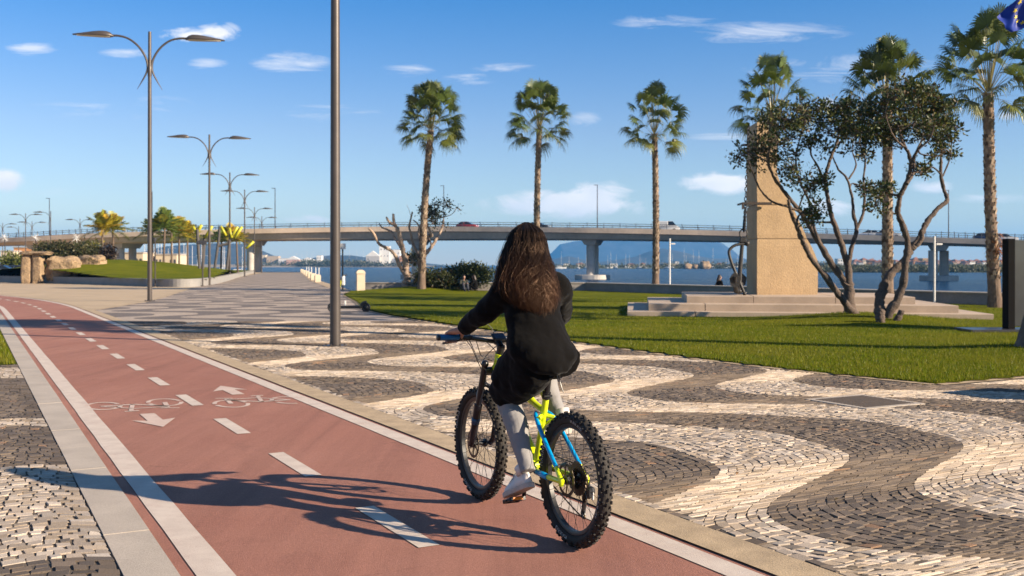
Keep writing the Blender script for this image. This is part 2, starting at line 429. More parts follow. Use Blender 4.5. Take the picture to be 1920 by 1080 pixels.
def arrow(s0, n0, flip):
    mb = MB(); q = -1 if flip else 1
    pts = [(-0.07, 0), (0.07, 0), (0.07, 0.5), (0.2, 0.42), (0.0, 0.95), (-0.2, 0.42), (-0.07, 0.5)]
    P = [pw(s0 + b * q, n0 + a * q) for a, b in pts]
    mb.flat([(p.x, p.y) for p in P], 0.0165)
    tag(mb.build('lane_arrow', m_paint2), kind='structure')
symbol(11.55, 1.57, True); arrow(10.75, 1.58, True)
symbol(11.1, 2.80, False); arrow(11.85, 2.74, False)
# kerbs flush with the paving: jointed slabs
mb = MB()
s = -5.0
while s < 34:
    l = 1.0; a, b, c, d = pw(s + .004, 0.655), pw(s + .004, 0.893), pw(s + l - .004, 0.893), pw(s + l - .004, 0.655)
    z = 0.022 + rnd.uniform(-.0015, .0015)
    mb.add([(*a, z), (*b, z), (*c, z), (*d, z), (*a, 0), (*b, 0), (*c, 0), (*d, 0)], [(0, 1, 2, 3), (0, 4, 5, 1), (1, 5, 6, 2), (2, 6, 7, 3), (3, 7, 4, 0)])
    s += l
tag(mb.build('granite_kerb', m_slab), kind='structure')
mb = MB()
strip(mb, -6, 36.6, 3.405, 3.685, 0.021, step=0.9, wob=0.002)
strip(mb, 36.6, 120, 3.405, 3.60, 0.019)
mb.ribbon([(p.x, p.y) for p in lawn_edge_s], 0.26, 0.021)
mb.ribbon([(5.28, 12.75), (6.8, 13.62), (12, 16.6), (16, 18.9)], 0.26, 0.022)
mb.ribbon([(p.x, p.y) for p in prom_left_s], 0.3, 0.013)
mb.ribbon([(-9.3, 59.5), (-18.0, 96), (-45, 221.5)], 0.9, 0.02, side=-1)
tag(mb.build('stone_band', m_band), kind='structure')

# --- cobbled pavement
WP, BW, B0 = 5.2, 1.28, 5.17
_wx = np.array([4.1, 4.55, 4.86, 5.07, 5.24, 5.36, 5.56, 5.87, 6.31, 6.85, 7.29, 7.62, 8.08, 8.5, 8.9]); _wy = np.array([-1.12, -.98, -.76, -.51, -.07, .25, .61, .88, 1.09, 1.12, .90, .67, .2, -.4, -.85])
_A = np.concatenate([np.stack([np.sin(2 * np.pi * k * _wx / WP), np.cos(2 * np.pi * k * _wx / WP)], 1) for k in (1, 2, 3, 4)], 1)
_A = np.concatenate([_A, np.ones((len(_wx), 1))], 1)
WC = np.linalg.solve(_A.T @ _A + 2e-3 * np.eye(9), _A.T @ _wy)      # the wave as four harmonics
def wave(s): return sum(WC[2 * k - 2] * np.sin(2 * np.pi * k * s / WP) + WC[2 * k - 1] * np.cos(2 * np.pi * k * s / WP) for k in (1, 2, 3, 4)) + WC[8]
def dwave(s): return sum((2 * np.pi * k / WP) * (WC[2 * k - 2] * np.cos(2 * np.pi * k * s / WP) - WC[2 * k - 1] * np.sin(2 * np.pi * k * s / WP)) for k in (1, 2, 3, 4))
def cobble_sheet_material():
    m, nt, b = new_mat('cobble_bands')
    o = coords(nt); sp = nt.nodes.new('ShaderNodeSeparateXYZ'); L(nt, o, sp.inputs[0])
    s_ = mathn(nt, 'MULTIPLY_ADD', sp.outputs[0], PD.x, mathn(nt, 'MULTIPLY', sp.outputs[1], PD.y))
    n_ = mathn(nt, 'MULTIPLY_ADD', sp.outputs[0], PN.x, mathn(nt, 'MULTIPLY', sp.outputs[1], PN.y))
    wv = None
    for k in (1, 2, 3, 4):
        a_ = mathn(nt, 'MULTIPLY', s_, 2 * PI * k / WP)
        term = mathn(nt, 'ADD', mathn(nt, 'MULTIPLY', mathn(nt, 'SINE', a_), float(WC[2 * k - 2])), mathn(nt, 'MULTIPLY', mathn(nt, 'COSINE', a_), float(WC[2 * k - 1])))
        wv = term if wv is None else mathn(nt, 'ADD', wv, term)
    wv = mathn(nt, 'ADD', wv, float(WC[8]))
    v = mathn(nt, 'DIVIDE', mathn(nt, 'SUBTRACT', mathn(nt, 'SUBTRACT', n_, wv), B0), 2 * BW)
    fr = mathn(nt, 'FRACT', v)
    dark = mathn(nt, 'LESS_THAN', fr, 0.5)
    c = mixc(nt, dark, (0.385, 0.305, 0.235), (0.155, 0.124, 0.10))
    k = ramp(nt, noise(nt, o, 9, 3, 0.8), [(0.3, 0.7), (0.7, 1.25)])
    c = mixc(nt, 1.0, c, k, 'MULTIPLY')
    c = mixc(nt, 1.0, c, ramp(nt, noise(nt, o, 0.5, 4), [(0.3, 0.88), (0.7, 1.08)]), 'MULTIPLY')
    L(nt, c, b.inputs['Base Color']); b.inputs['Roughness'].default_value = 0.75
    bump(nt, noise(nt, o, 10, 3, 0.8), 1.0, 0.02, b)
    return m
m_cobsheet = cobble_sheet_material()
m_joint = mat('sandy_joint', (0.115, 0.088, 0.064), 0.95, var=0.2, vscale=6, fine=0.25, fscale=120)
Y_NEAR = 27.0
def clipY(poly, y0, keep_above):
    out = []; n = len(poly)
    for i in range(n):
        a, b = poly[i], poly[(i + 1) % n]
        ia = (a[1] >= y0) == keep_above; ib = (b[1] >= y0) == keep_above
        if ia: out.append(a)
        if ia != ib:
            t = (y0 - a[1]) / (b[1] - a[1]); out.append((a[0] + t * (b[0] - a[0]), y0))
    return out
pav = [tuple(pw(s, 3.68)) for s in np.linspace(-6, 36.6, 20)] + [(p.x, p.y) for p in prom_left_s[1:]] + [(-45.2, 221), (-18.0, 96), (-9.4, 59.5)] + [(p.x, p.y) for p in lawn_edge_s[::-1]] + [(6.8, 13.62), (12, 16.6), (30, 24.5), (40, 0), (20, -12)]
mb = MB(); mb.flat(clipY(pav, Y_NEAR, True), 0.008); tag(mb.build('pavement', m_cobsheet), kind='structure')
mb = MB(); mb.flat(clipY(pav, Y_NEAR, False), 0.0130)
strip(mb, -6, 17, -6.0, 0.655, 0.0130)
tag(mb.build('pavement_bed', m_joint), kind='structure')
def inpoly(x, y, poly):
    ins = np.zeros(x.shape, bool); n = len(poly)
    for i in range(n):
        (x1, y1), (x2, y2) = poly[i], poly[(i + 1) % n]
        if y1 == y2: continue
        c = ((y1 > y) != (y2 > y)) & (x < (x2 - x1) * (y - y1) / (y2 - y1) + x1); ins ^= c
    return ins
def stones(cs, cv, ds, dv, conv, colour):
    """cs,cv centres in (along,course) space; conv maps arrays to world xy"""
    n = len(cs); corners = []
    jit = lambda a: rng.uniform(-a, a, n)
    gap = 0.0034
    out_lo, out_mid, out_hi = [], [], []
    cut = 0.0024
    for (a, b) in ((-1, -1), (1, -1), (1, 1), (-1, 1)):
        js, jv = jit(0.0075), jit(0.0065)
        for lst, ins in ((out_lo, 0.0), (out_mid, 0.001), (out_hi, cut)):
            S_ = cs + a * (ds / 2 - gap * 1.9 - ins) + js; V_ = cv + b * (dv / 2 - gap - ins) + jv
            lst.append(np.stack(conv(S_, V_), 1))
    h = 0.0192 + rng.normal(0, 0.0015, n); tx_, ty_ = jit(0.0026), jit(0.0026)
    V = np.zeros((n, 12, 3), np.float32)
    for k in range(4):
        V[:, k, :2] = out_lo[k]; V[:, k, 2] = 0.0
        V[:, 4 + k, :2] = out_mid[k]; V[:, 8 + k, :2] = out_hi[k]
        sx, sy = ((-1, -1), (1, -1), (1, 1), (-1, 1))[k]
        V[:, 4 + k, 2] = h - 0.002 + tx_ * sx + ty_ * sy + rng.uniform(-.0007, .0007, n)
        V[:, 8 + k, 2] = h + tx_ * sx + ty_ * sy + rng.uniform(-.0007, .0007, n)
    base = (np.arange(n) * 12)[:, None]
    fl = []
    for lo, hi in ((0, 4), (4, 8)):
        for k in range(4):
            j = (k + 1) % 4
            fl.append(base + np.array([lo + k, lo + j, hi + j, hi + k])[None])
    fl.append(base + np.array([8, 9, 10, 11])[None])
    return V.reshape(-1, 3), np.concatenate(fl), np.repeat(colour, 12, axis=0)
def stone_colours(dark):
    n = len(dark)
    lt = np.array([[0.44, 0.362, 0.29], [0.385, 0.312, 0.246], [0.465, 0.392, 0.32], [0.38, 0.30, 0.222]]); dk = np.array([[0.142, 0.110, 0.086], [0.112, 0.09, 0.074], [0.166, 0.129, 0.099], [0.138, 0.105, 0.078]])
    c = np.where(dark[:, None], dk[rng.integers(0, 4, n)], lt[rng.integers(0, 4, n)]) * rng.uniform(0.68, 1.18, (n, 1))
    c = np.where(((rng.random(n) < .06) & ~dark)[:, None], c * .66, c)
    odd = rng.random(n) < 0.018
    c[odd & dark] = np.array([0.26, 0.16, 0.10]) * rng.uniform(.8, 1.1)
    return c
def to_world(S_, Nn): return (PD.x * S_ + PN.x * Nn, PD.y * S_ + PN.y * Nn)
cs, cv, cw = [], [], []
dv = BW / 16
for k in range(-38, 216):
    v0 = B0 + (k + 0.5) * dv
    s = -2.0 + rng.uniform(0, .1)
    while s < 30:
        sl_ = 1 / math.sqrt(1 + dwave(s) ** 2)
        st = 0.086 * rng.uniform(0.74, 1.3) * sl_ * max(.68, min(1.0, sl_ * 1.12))
        c_ = s + st / 2
        if 1 / math.sqrt(1 + dwave(c_) ** 2) < .66:        # where the bands lean hard the courses are merged in pairs
            if k % 2 == 0: cs.append((c_, st)); cv.append(v0 + dv / 2); cw.append(2 * dv)
        else: cs.append((c_, st)); cv.append(v0); cw.append(dv)
        s += st
cw = np.array(cw)
cs = np.array(cs); cv = np.array(cv); dsv = cs[:, 1].copy(); cs = cs[:, 0].copy()
X, Yv = to_world(cs, cv + wave(cs))
nn = cv + wave(cs)
lawnpoly = [(p.x, p.y) for p in lawn_edge_s] + [(4.3, 58.6), (17.2, 37.3), (29.5, 16), (16, 18.9), (12, 16.6), (6.8, 13.62)]
grow = 0.17
keep = (nn > 3.74) & (Yv > 3.9) & (Yv < Y_NEAR) & (np.abs(X) < Yv * 0.53 + 1.0) & inpoly(X, Yv, pav)
for (dx, dy) in ((grow, 0), (0, grow), (grow * .8, grow * .8), (-grow * .5, grow)):
    keep &= ~inpoly(X + dx, Yv + dy, lawnpoly)
gr_c = Vector((g(1620, 756).x, g(1620, 756).y))      # drain opening
keep &= ~((np.abs((X - gr_c.x) * PD.x + (Yv - gr_c.y) * PD.y) < 0.47) & (np.abs((X - gr_c.x) * PN.x + (Yv - gr_c.y) * PN.y) < 0.47))
X = None
cs, cv, dsv, cw = cs[keep], cv[keep], dsv[keep], cw[keep]
dark = (np.floor((cv - B0) / BW).astype(int) % 2) == 0
Vr, Fr, Cr_ = stones(cs, cv, dsv, cw, lambda s_, v_: to_world(s_, v_ + wave(s_)), stone_colours(dark))
# left strip of cobbles: bands lying across, courses in shallow arcs
cs2, cv2, w2 = [], [], []
for k in range(0, 210):
    s0 = 2.0 + k * 0.080
    n = -5.0
    while n < 0.60:
        st = 0.090 * rng.uniform(.75, 1.3)
        if 0.652 - (n + st) < 0.05: st = 0.652 - n
        cs2.append(s0); cv2.append(n + st / 2); w2.append(st); n += st
cs2 = np.array(cs2); cv2 = np.array(cv2); w2 = np.array(w2)
def arc(n): return 0.55 * np.cos(2 * np.pi * (n - 0.3) / 3.2) - 0.45
sw = cs2 + arc(cv2); X, Yv = to_world(sw, cv2)
keep = (sw < 16.9) & (sw > 2) & (np.abs(X) < Yv * .53 + 1.0)
cs2, cv2, w2 = cs2[keep], cv2[keep], w2[keep]
def band2(s): 
    d = np.zeros(s.shape, bool)
    for a, b in ((0, 5.55), (8.3, 10.35), (10.9, 14.9), (16.4, 17.2)): d |= (s > a) & (s < b)
    return d
Vl, Fl, Cl = stones(cv2, cs2, w2, np.full(len(cs2), 0.080), lambda n_, s_: to_world(s_ + arc(n_), n_), stone_colours(band2(cs2)))
# a soldier course against each kerb
sS = np.arange(2.2, 26.5, 0.113); 
Vk, Fk, Ck = stones(sS, np.full(len(sS), 3.725), np.full(len(sS), 0.108), np.full(len(sS), 0.075), lambda s_, n_: to_world(s_, n_), stone_colours(rng.random(len(sS)) < .25))
allV = np.concatenate([Vr, Vl, Vk]); allF = np.concatenate([Fr, Fl + len(Vr), Fk + len(Vr) + len(Vl)]); allC = np.concatenate([Cr_, Cl, Ck])
m_stone = tint_mat('granite_setts', 0.8, 0.2, fine=0.38, fscale=150, bmp=0.0016)
tag(np_mesh('cobblestone', allV, allF, m_stone, cols=allC), kind='structure')

# --- drain grate let into the paving
m_iron = mat('rusty_iron', (0.055, 0.038, 0.03), 0.7, var=0.2, vscale=12, bmp=0.002, bscale=60)
t = thing('drain_grate', 'rusty square iron drain grate set diagonally in the wavy cobbles', 'drain grate', (gr_c.x, gr_c.y, 0.0), math.atan2(PD.y, PD.x) )
mb = MB()
for sx, sy, dx, dy in ((0, .4, .88, .07), (0, -.4, .88, .07), (.4, 0, .07, .73), (-.4, 0, .07, .73)): mb.box((sx, sy, 0.012), (dx, dy, 0.022))
mb.build('frame', m_slab, t)
mb = MB()
for k in range(14): mb.box((-.34 + k * .0523, 0, 0.0185), (.026, .73, .014))
mb.box((0, 0, .0162), (.73, .73, .0012)); mb.build('bars', m_iron, t)

# --- lawn
m_lawn = None
def lawn_material():
    m, nt, b = new_mat('lawn_turf'); co = coords(nt)
    c = mixc(nt, ramp(nt, noise(nt, co, 0.5, 6, 0.65), [(0.32, 0), (0.68, 1)]), (0.086, 0.112, 0.005), (0.17, 0.168, 0.010))
    c = mixc(nt, 1.0, c, ramp(nt, noise(nt, co, 22, 4, 0.8), [(0.3, 0.55), (0.7, 1.3)]), 'MULTIPLY')
    L(nt, c, b.inputs['Base Color']); b.inputs['Roughness'].default_value = 0.9; b.inputs['Specular IOR Level'].default_value = 0.04
    bump(nt, noise(nt, co, 35, 4, 0.8), 1.0, 0.05, b); return m
m_lawn = lawn_material()
MOUND = [(9.1, 26.4, 1.9, 0.22), (-5.6, 59.0, 2.4, 0.3), (8.8, 17.3, 1.2, 0.10)]
def lawn_z(x, y):
    z = 0.03 + 0.05 * np.exp(-((x - 2) ** 2 + (y - 35) ** 2) / 200)
    for (mx, my, r, h) in MOUND: z = z + h * np.exp(-((x - mx) ** 2 + (y - my) ** 2) / (r * r))
    return z
gx, gy = np.meshgrid(np.linspace(-11, 31, 190), np.linspace(12.4, 60, 210))
V = np.stack([gx.ravel(), gy.ravel(), lawn_z(gx.ravel(), gy.ravel())], 1)
idx = np.arange(gx.size).reshape(gx.shape)
q = np.stack([idx[:-1, :-1].ravel(), idx[:-1, 1:].ravel(), idx[1:, 1:].ravel(), idx[1:, :-1].ravel()], 1)
cx, cy = V[q][:, :, 0].mean(1), V[q][:, :, 1].mean(1)
q = q[inpoly(cx, cy, lawnpoly)]
mb = MB()
mb.flat(lawnpoly, 0.024); mb.build('lawn_edge', m_lawn)['kind'] = 'structure'
tag(np_mesh('lawn', V, q, m_lawn, smooth=True), kind='structure')
def blades(npts, area, zfun, hmin, hmax, wd, seedcol, ymax):
    x0, x1, y0, y1 = area
    # denser towards the camera
    u = rng.random(npts); yy = 1 / (1 / y0 + u * (1 / y1 - 1 / y0)); xx = rng.uniform(x0, x1, npts)
    return xx, yy
def grass(name, xx, yy, z, hmin, hmax, wd, cols):
    n = len(xx); ang = rng.uniform(0, 2 * np.pi, n); h = rng.uniform(hmin, hmax, n) * np.where(rng.random(n) < .02, 1.9, 1); w = wd * rng.uniform(.7, 1.3, n)
    lean = rng.uniform(0, 0.7, n) * h; la = rng.uniform(0, 2 * np.pi, n)
    V = np.zeros((n, 3, 3), np.float32)
    V[:, 0, 0] = xx - np.cos(ang) * w; V[:, 0, 1] = yy - np.sin(ang) * w; V[:, 0, 2] = z - .01
    V[:, 1, 0] = xx + np.cos(ang) * w; V[:, 1, 1] = yy + np.sin(ang) * w; V[:, 1, 2] = z - .01
    V[:, 2, 0] = xx + np.cos(la) * lean; V[:, 2, 1] = yy + np.sin(la) * lean; V[:, 2, 2] = z + h
    c = cols[rng.integers(0, len(cols), n)] * rng.uniform(.75, 1.25, (n, 1))
    dry = .5 + .5 * np.sin(xx * 1.1 + 1.7 * np.sin(yy * .73) + .6 * np.sin(xx * 3.1 + yy * 2.3)) * np.cos(yy * .61 - xx * .37)
    dry = np.clip((dry - .45) * 2.0, 0, 1)[:, None] * rng.uniform(.3, 1, (n, 1))
    c = c * (1 - .75 * dry) + np.array([.24, .21, .035]) * .75 * dry
    gl = rng.random(n) < .03; c[gl] = np.array([.34, .35, .14])  # pale clover specks and leaf glints painted into the blade tint
    o = np_mesh(name, V.reshape(-1, 3), np.arange(3 * n).reshape(-1, 3), m_blade, cols=np.repeat(c, 3, 0))
    return tag(o, 'short mown green grass of the lawn', 'grass', kind='stuff')
m_blade = tint_mat('grass_blade', 0.85, 0.03, fine=0.0, trans=0.35)
gcols = np.array([[.098, .138, .006], [.130, .164, .008], [.18, .192, .015], [.072, .113, .004], [.24, .222, .04]])
ng = 230000
u = rng.random(ng); yy = 12.5 + (44 - 12.5) * u ** 1.9; xx = rng.uniform(-7, 1.0, ng) + rng.random(ng) * (yy * .55 + 8)
k = inpoly(xx, yy, lawnpoly) & (np.abs(xx) < yy * .52 + .5)
xx, yy = xx[k], yy[k]
grass('grass', xx, yy, lawn_z(xx, yy), 0.022, 0.06, 0.0045, gcols).data.materials[0] = m_blade
# left verge of grass beside the path
sv = rng.uniform(17.0, 33, 30000); nv = 0.6 - rng.random(30000) ** 1.5 * 7
xx, yy = to_world(sv, nv)
mb = MB(); strip(mb, 17, 33, -12, 0.645, 0.02); tag(mb.build('grass_verge', m_lawn), kind='structure')
grass('verge_grass', xx, yy, 0.02, 0.03, 0.075, 0.006, gcols)['label'] = 'green grass verge left of the cycle path'

# --- sea
def sea_material():
    m, nt, b = new_mat('sea_water')
    o = coords(nt)
    mp1 = nt.nodes.new('ShaderNodeMapping'); mp1.inputs['Rotation'].default_value = (0, 0, math.radians(18)); mp1.inputs['Scale'].default_value = (0.5, 1.4, 1); L(nt, o, mp1.inputs[0])
    h1 = noise(nt, mp1.outputs[0], 1.1, 5, 0.62, 0.5)
    h2 = noise(nt, mp1.outputs[0], 0.16, 4, 0.6, 0.3)
    hh = mathn(nt, 'ADD', mathn(nt, 'MULTIPLY', h1, 0.55), h2)
    c = mixc(nt, ramp(nt, h2, [(0.3, 0), (0.7, 1)]), (0.001, 0.016, 0.05), (0.002, 0.028, 0.075))
    L(nt, c, b.inputs['Base Color']); b.inputs['Roughness'].default_value = 0.22; b.inputs['IOR'].default_value = 1.33
    b.inputs['Specular IOR Level'].default_value = 0.18
    bump(nt, hh, 1.0, 1.6, b); return m
mb = MB(); nx = 24
mb.add([(-7000, 20, -1.2), (7000, 20, -1.2), (7000, 7500, -1.2), (-7000, 7500, -1.2)], [(0, 1, 2, 3)])
tag(mb.build('sea', sea_material()), kind='structure')

# --- far land: ridges as heightfields
def ridge(name, prof, Y, depth, mat_, rough=0.12, z0=-1.5, nx=120, ny=26, sq=1.0, seed=0, front=0.5):
    from mathutils import noise as mn
    px0, px1 = prof[0][0], prof[-1][0]
    xs = [p[0] for p in prof]; ys = [p[1] for p in prof]
    V = []; 
    for j in range(ny):
        v = j / (ny - 1); d = (v - front) * depth
        if v < front: prof_v = (v / front) ** sq
        else: prof_v = max(0.0, 1 - ((v - front) / (1 - front)) ** 1.6)
        for i in range(nx):
            px = px0 + (px1 - px0) * i / (nx - 1)
            X = (px - 960) * Y / F
            H = CH + (497 - interp(px, xs, ys)) * Y / F - z0
            nz = mn.fractal(Vector((X / depth * 3 + seed, v * 3, seed * 1.7)), 1.0, 2.0, 6)
            nz2 = mn.fractal(Vector((X / depth * 14 + seed, v * 9, seed)), 1.0, 2.0, 5)
            z = z0 + max(0.0, H * prof_v * (1 + rough * (nz * 1.0) * (1 if v < front * .9 else .5)) + H * rough * .35 * nz2 * min(1, prof_v * 2))
            V.append((X, Y + d, z))
    V = np.array(V); idx = np.arange(nx * ny).reshape(ny, nx)
    q = np.stack([idx[:-1, :-1].ravel(), idx[:-1, 1:].ravel(), idx[1:, 1:].ravel(), idx[1:, :-1].ravel()], 1)
    return tag(np_mesh(name, V, q, mat_, smooth=True), kind='structure')
m_mount = mat('mountain_rock', (0.045, 0.042, 0.04), 0.95, var=0.25, vscale=0.006, c2=(0.012, 0.017, 0.014), fine=0.25, fscale=0.03)
m_hill = mat('scrub_hill', (0.05, 0.048, 0.036), 0.95, var=0.3, vscale=0.012, c2=(0.016, 0.023, 0.014), fine=0.35, fscale=0.08)
m_bank = mat('green_bank', (0.085, 0.095, 0.04), 0.95, var=0.3, vscale=0.05, c2=(0.035, 0.05, 0.022), fine=0.4, fscale=0.5)
m_shore = mat('sandy_shore', (0.34, 0.28, 0.20), 0.95, var=0.2, vscale=0.05, fine=0.2, fscale=0.6)
ridge('mountain', [(940, 500), (985, 493), (1015, 483), (1034, 474), (1050, 458), (1075, 452), (1110, 449), (1150, 444), (1220, 440), (1290, 441), (1335, 447), (1348, 455), (1358, 461), (1366, 474), (1385, 484), (1420, 490), (1480, 500)], 6000, 1500, m_mount, 0.11, nx=260, ny=50, sq=0.8, seed=3, front=.45)
ridge('far_hill', [(1000, 497), (1030, 488), (1050, 483), (1068, 480), (1085, 484), (1105, 490), (1125, 491), (1165, 486), (1195, 480), (1220, 470), (1245, 466), (1270, 470), (1305, 480), (1340, 485), (1385, 485), (1420, 489), (1500, 492), (1600, 492), (1800, 495), (2000, 499)], 3500, 900, m_hill, 0.15, nx=240, ny=40, seed=9, front=.45)
ridge('left_hill', [(180, 497), (240, 478), (300, 464), (350, 458), (410, 455), (450, 457), (475, 466), (490, 474), (510, 483), (540, 489), (580, 484), (620, 478), (660, 479), (690, 483), (740, 489), (800, 494), (860, 499)], 3000, 800, m_hill, 0.12, nx=200, ny=36, seed=5, front=.45)
ridge('right_bank', [(1540, 506), (1570, 501), (1620, 498.5), (1700, 497), (1800, 497), (1900, 497), (2100, 497), (2300, 500)], 520, 330, m_bank, 0.25, z0=-1.6, nx=160, ny=40, seed=2, front=.5, sq=.7)
ridge('far_shore', [(960, 500), (1000, 498.2), (1100, 497.5), (1300, 497.0), (1450, 496), (1560, 496), (1700, 496), (1900, 496), (2050, 499)], 1000, 420, m_bank, 0.2, z0=-1.6, nx=160, ny=24, seed=6, front=.6, sq=.6)
ridge('left_shore', [(120, 500), (200, 496), (300, 495.6), (400, 495.6), (500, 495.5), (650, 495.3), (770, 496), (820, 499)], 1500, 500, m_shore, 0.1, z0=-1.6, nx=160, ny=24, seed=8, front=.5, sq=.5)
# ================================================================== STREET LAMPS, PALMS, TREES, MONUMENT, BRIDGE
m_lamp = mat('brown_grey_steel', (0.085, 0.070, 0.062), 0.42, metal=0.3, var=0.12, vscale=2, bmp=0.001, bscale=30)
m_lens = mat('lamp_lens', (0.55, 0.48, 0.38), 0.35, var=0.05)
m_white = mat('white_metal', (0.72, 0.70, 0.67), 0.45, var=0.06)
m_dark = mat('dark_metal', (0.008, 0.007, 0.007), 0.8, var=0.1, spec=0.1)

def lamp_head(sgn):
    mb = MB(); rings = []
    for t in np.linspace(0, 1, 13):
        x = 1.42 + 1.58 * t; w = 0.22 * (math.sin(PI * min(1, (t + .03) ** .55)) * .98 + .02) if t < 1 else .012
        w = interp(t, [0, .05, .15, .3, .5, .75, .9, 1], [.06, .13, .19, .215, .20, .125, .07, .02])
        hgt = interp(t, [0, .05, .15, .3, .5, .75, .9, 1], [.05, .13, .20, .205, .165, .09, .05, .02])
        z0 = 10.90 + 0.02 * t
        ring = []
        for k in range(14):
            a = 2 * PI * k / 14; c, s_ = math.cos(a), math.sin(a)
            ring.append((sgn * x, w * c, z0 + (hgt * s_ if s_ > 0 else .035 * s_)))
        rings.append(ring if sgn > 0 else ring[::-1])
    mb.loft(rings); return mb
def lamp_lens(sgn):
    mb = MB(); rings = []
    for t in np.linspace(0.08, .9, 8):
        x = 1.42 + 1.58 * t; w = .8 * interp(t, [0, .05, .15, .3, .5, .75, .9, 1], [.06, .13, .19, .215, .20, .125, .07, .02])
        r = [(sgn * x, -w, 10.885 + .02 * t), (sgn * x, w, 10.885 + .02 * t), (sgn * x, w * .8, 10.852 + .02 * t), (sgn * x, -w * .8, 10.852 + .02 * t)]
        rings.append(r if sgn > 0 else r[::-1])
    mb.loft(rings); return mb
def make_lamp(name, label, loc, rz, group, single=False):
    t = thing(name, label, 'street lamp', loc, rz, group)
    mb = MB(); mb.tube([(0, 0, 0), (0, 0, 3), (0, 0, 6), (0, 0, 9), (0, 0, 11.15)], [.098, .09, .083, .075, .066], 16)
    mb.lathe([(.22, 0), (.22, .02), (.10, .03), (.10, .10)], 20)
    for k in range(6): mb.tube([(.17 * math.cos(k * PI / 3), .17 * math.sin(k * PI / 3), .015), (.17 * math.cos(k * PI / 3), .17 * math.sin(k * PI / 3), .05)], .016, 6)
    mb.lathe([(.082, 9.3), (.085, 9.32), (.085, 9.7), (.08, 9.72)], 14)
    smooth_angle(mb.build('pole', m_lamp, t))
    for s in ((1, -1) if not single else (-1,)):
        mb = MB()
        pts = cr([(s * .50, 0, 8.75), (s * .30, 0, 9.1), (s * .13, 0, 9.45), (s * .085, 0, 9.75), (s * .17, 0, 10.1), (s * .42, 0, 10.5), (s * .78, 0, 10.8), (s * 1.15, 0, 10.92), (s * 1.5, 0, 10.93)], 5)
        n = len(pts); mb.tube(pts, [interp(i / (n - 1), [0, .15, .4, .8, 1], [.006, .03, .048, .042, .05]) for i in range(n)], 8, up=(0, 1, 0))
        smooth_angle(mb.build('arm', m_lamp, t))
        h = lamp_head(s).build('lamp_head', m_lamp, t); smooth_angle(h, 50)
        lamp_lens(s).build('lens', m_lens, h)
    return t
LAMP_G = 'double headed street lamps along the promenade'
RZ = math.radians(11.5)
lamp0 = make_lamp('street_lamp', 'tall brown grey lamp post standing alone on the wavy cobbles left of the cyclist', (-3.245, 18.8, 0.01), RZ, LAMP_G)
for (x, y, lab) in ((-15.0, 42.4, 'nearest double headed street lamp at the edge of the tan plaza'), (-22.4, 75.8, 'double headed street lamp beside the pale grey planter wall, behind the nearest one'),
                    (-29.4, 106.7, 'third double headed street lamp down the left edge of the promenade'), (-34.2, 131, 'fourth double headed street lamp down the left edge of the promenade'),
                    (-43, 171, 'fifth and small looking double headed lamp far down the promenade'), (-49.6, 203, 'farthest double headed lamp at the end of the promenade')):
    dup(lamp0, (x, y, 0.01), RZ, lab)
for (px, top, lab, rz) in ((48, 400, 'left hand lamp with two wide arms behind the dolmen stones', .1), (60, 415, 'smaller double lamp just right of the one behind the dolmen', .3),
                       (5, 418, 'double lamp at the left edge of the photo in front of the bridge', .2), (150, 410, 'double lamp half hidden by the hedge above the boulders', .1)):
    Y = 9.65 * F / (497 - top); p = at(px, 497, Y); dup(lamp0, (p.x, Y, 0.0), rz, lab)
ls = make_lamp('street_lamp', 'single armed street lamp with curled rear strut above the boulders', (at(95, 497, 183).x, 183, 0), 0.1, 'single armed lamps on the left', single=True)
dup(ls, (at(35, 497, 255).x, 255, 0), 0.1, 'small single armed lamp near the left edge before the bridge')

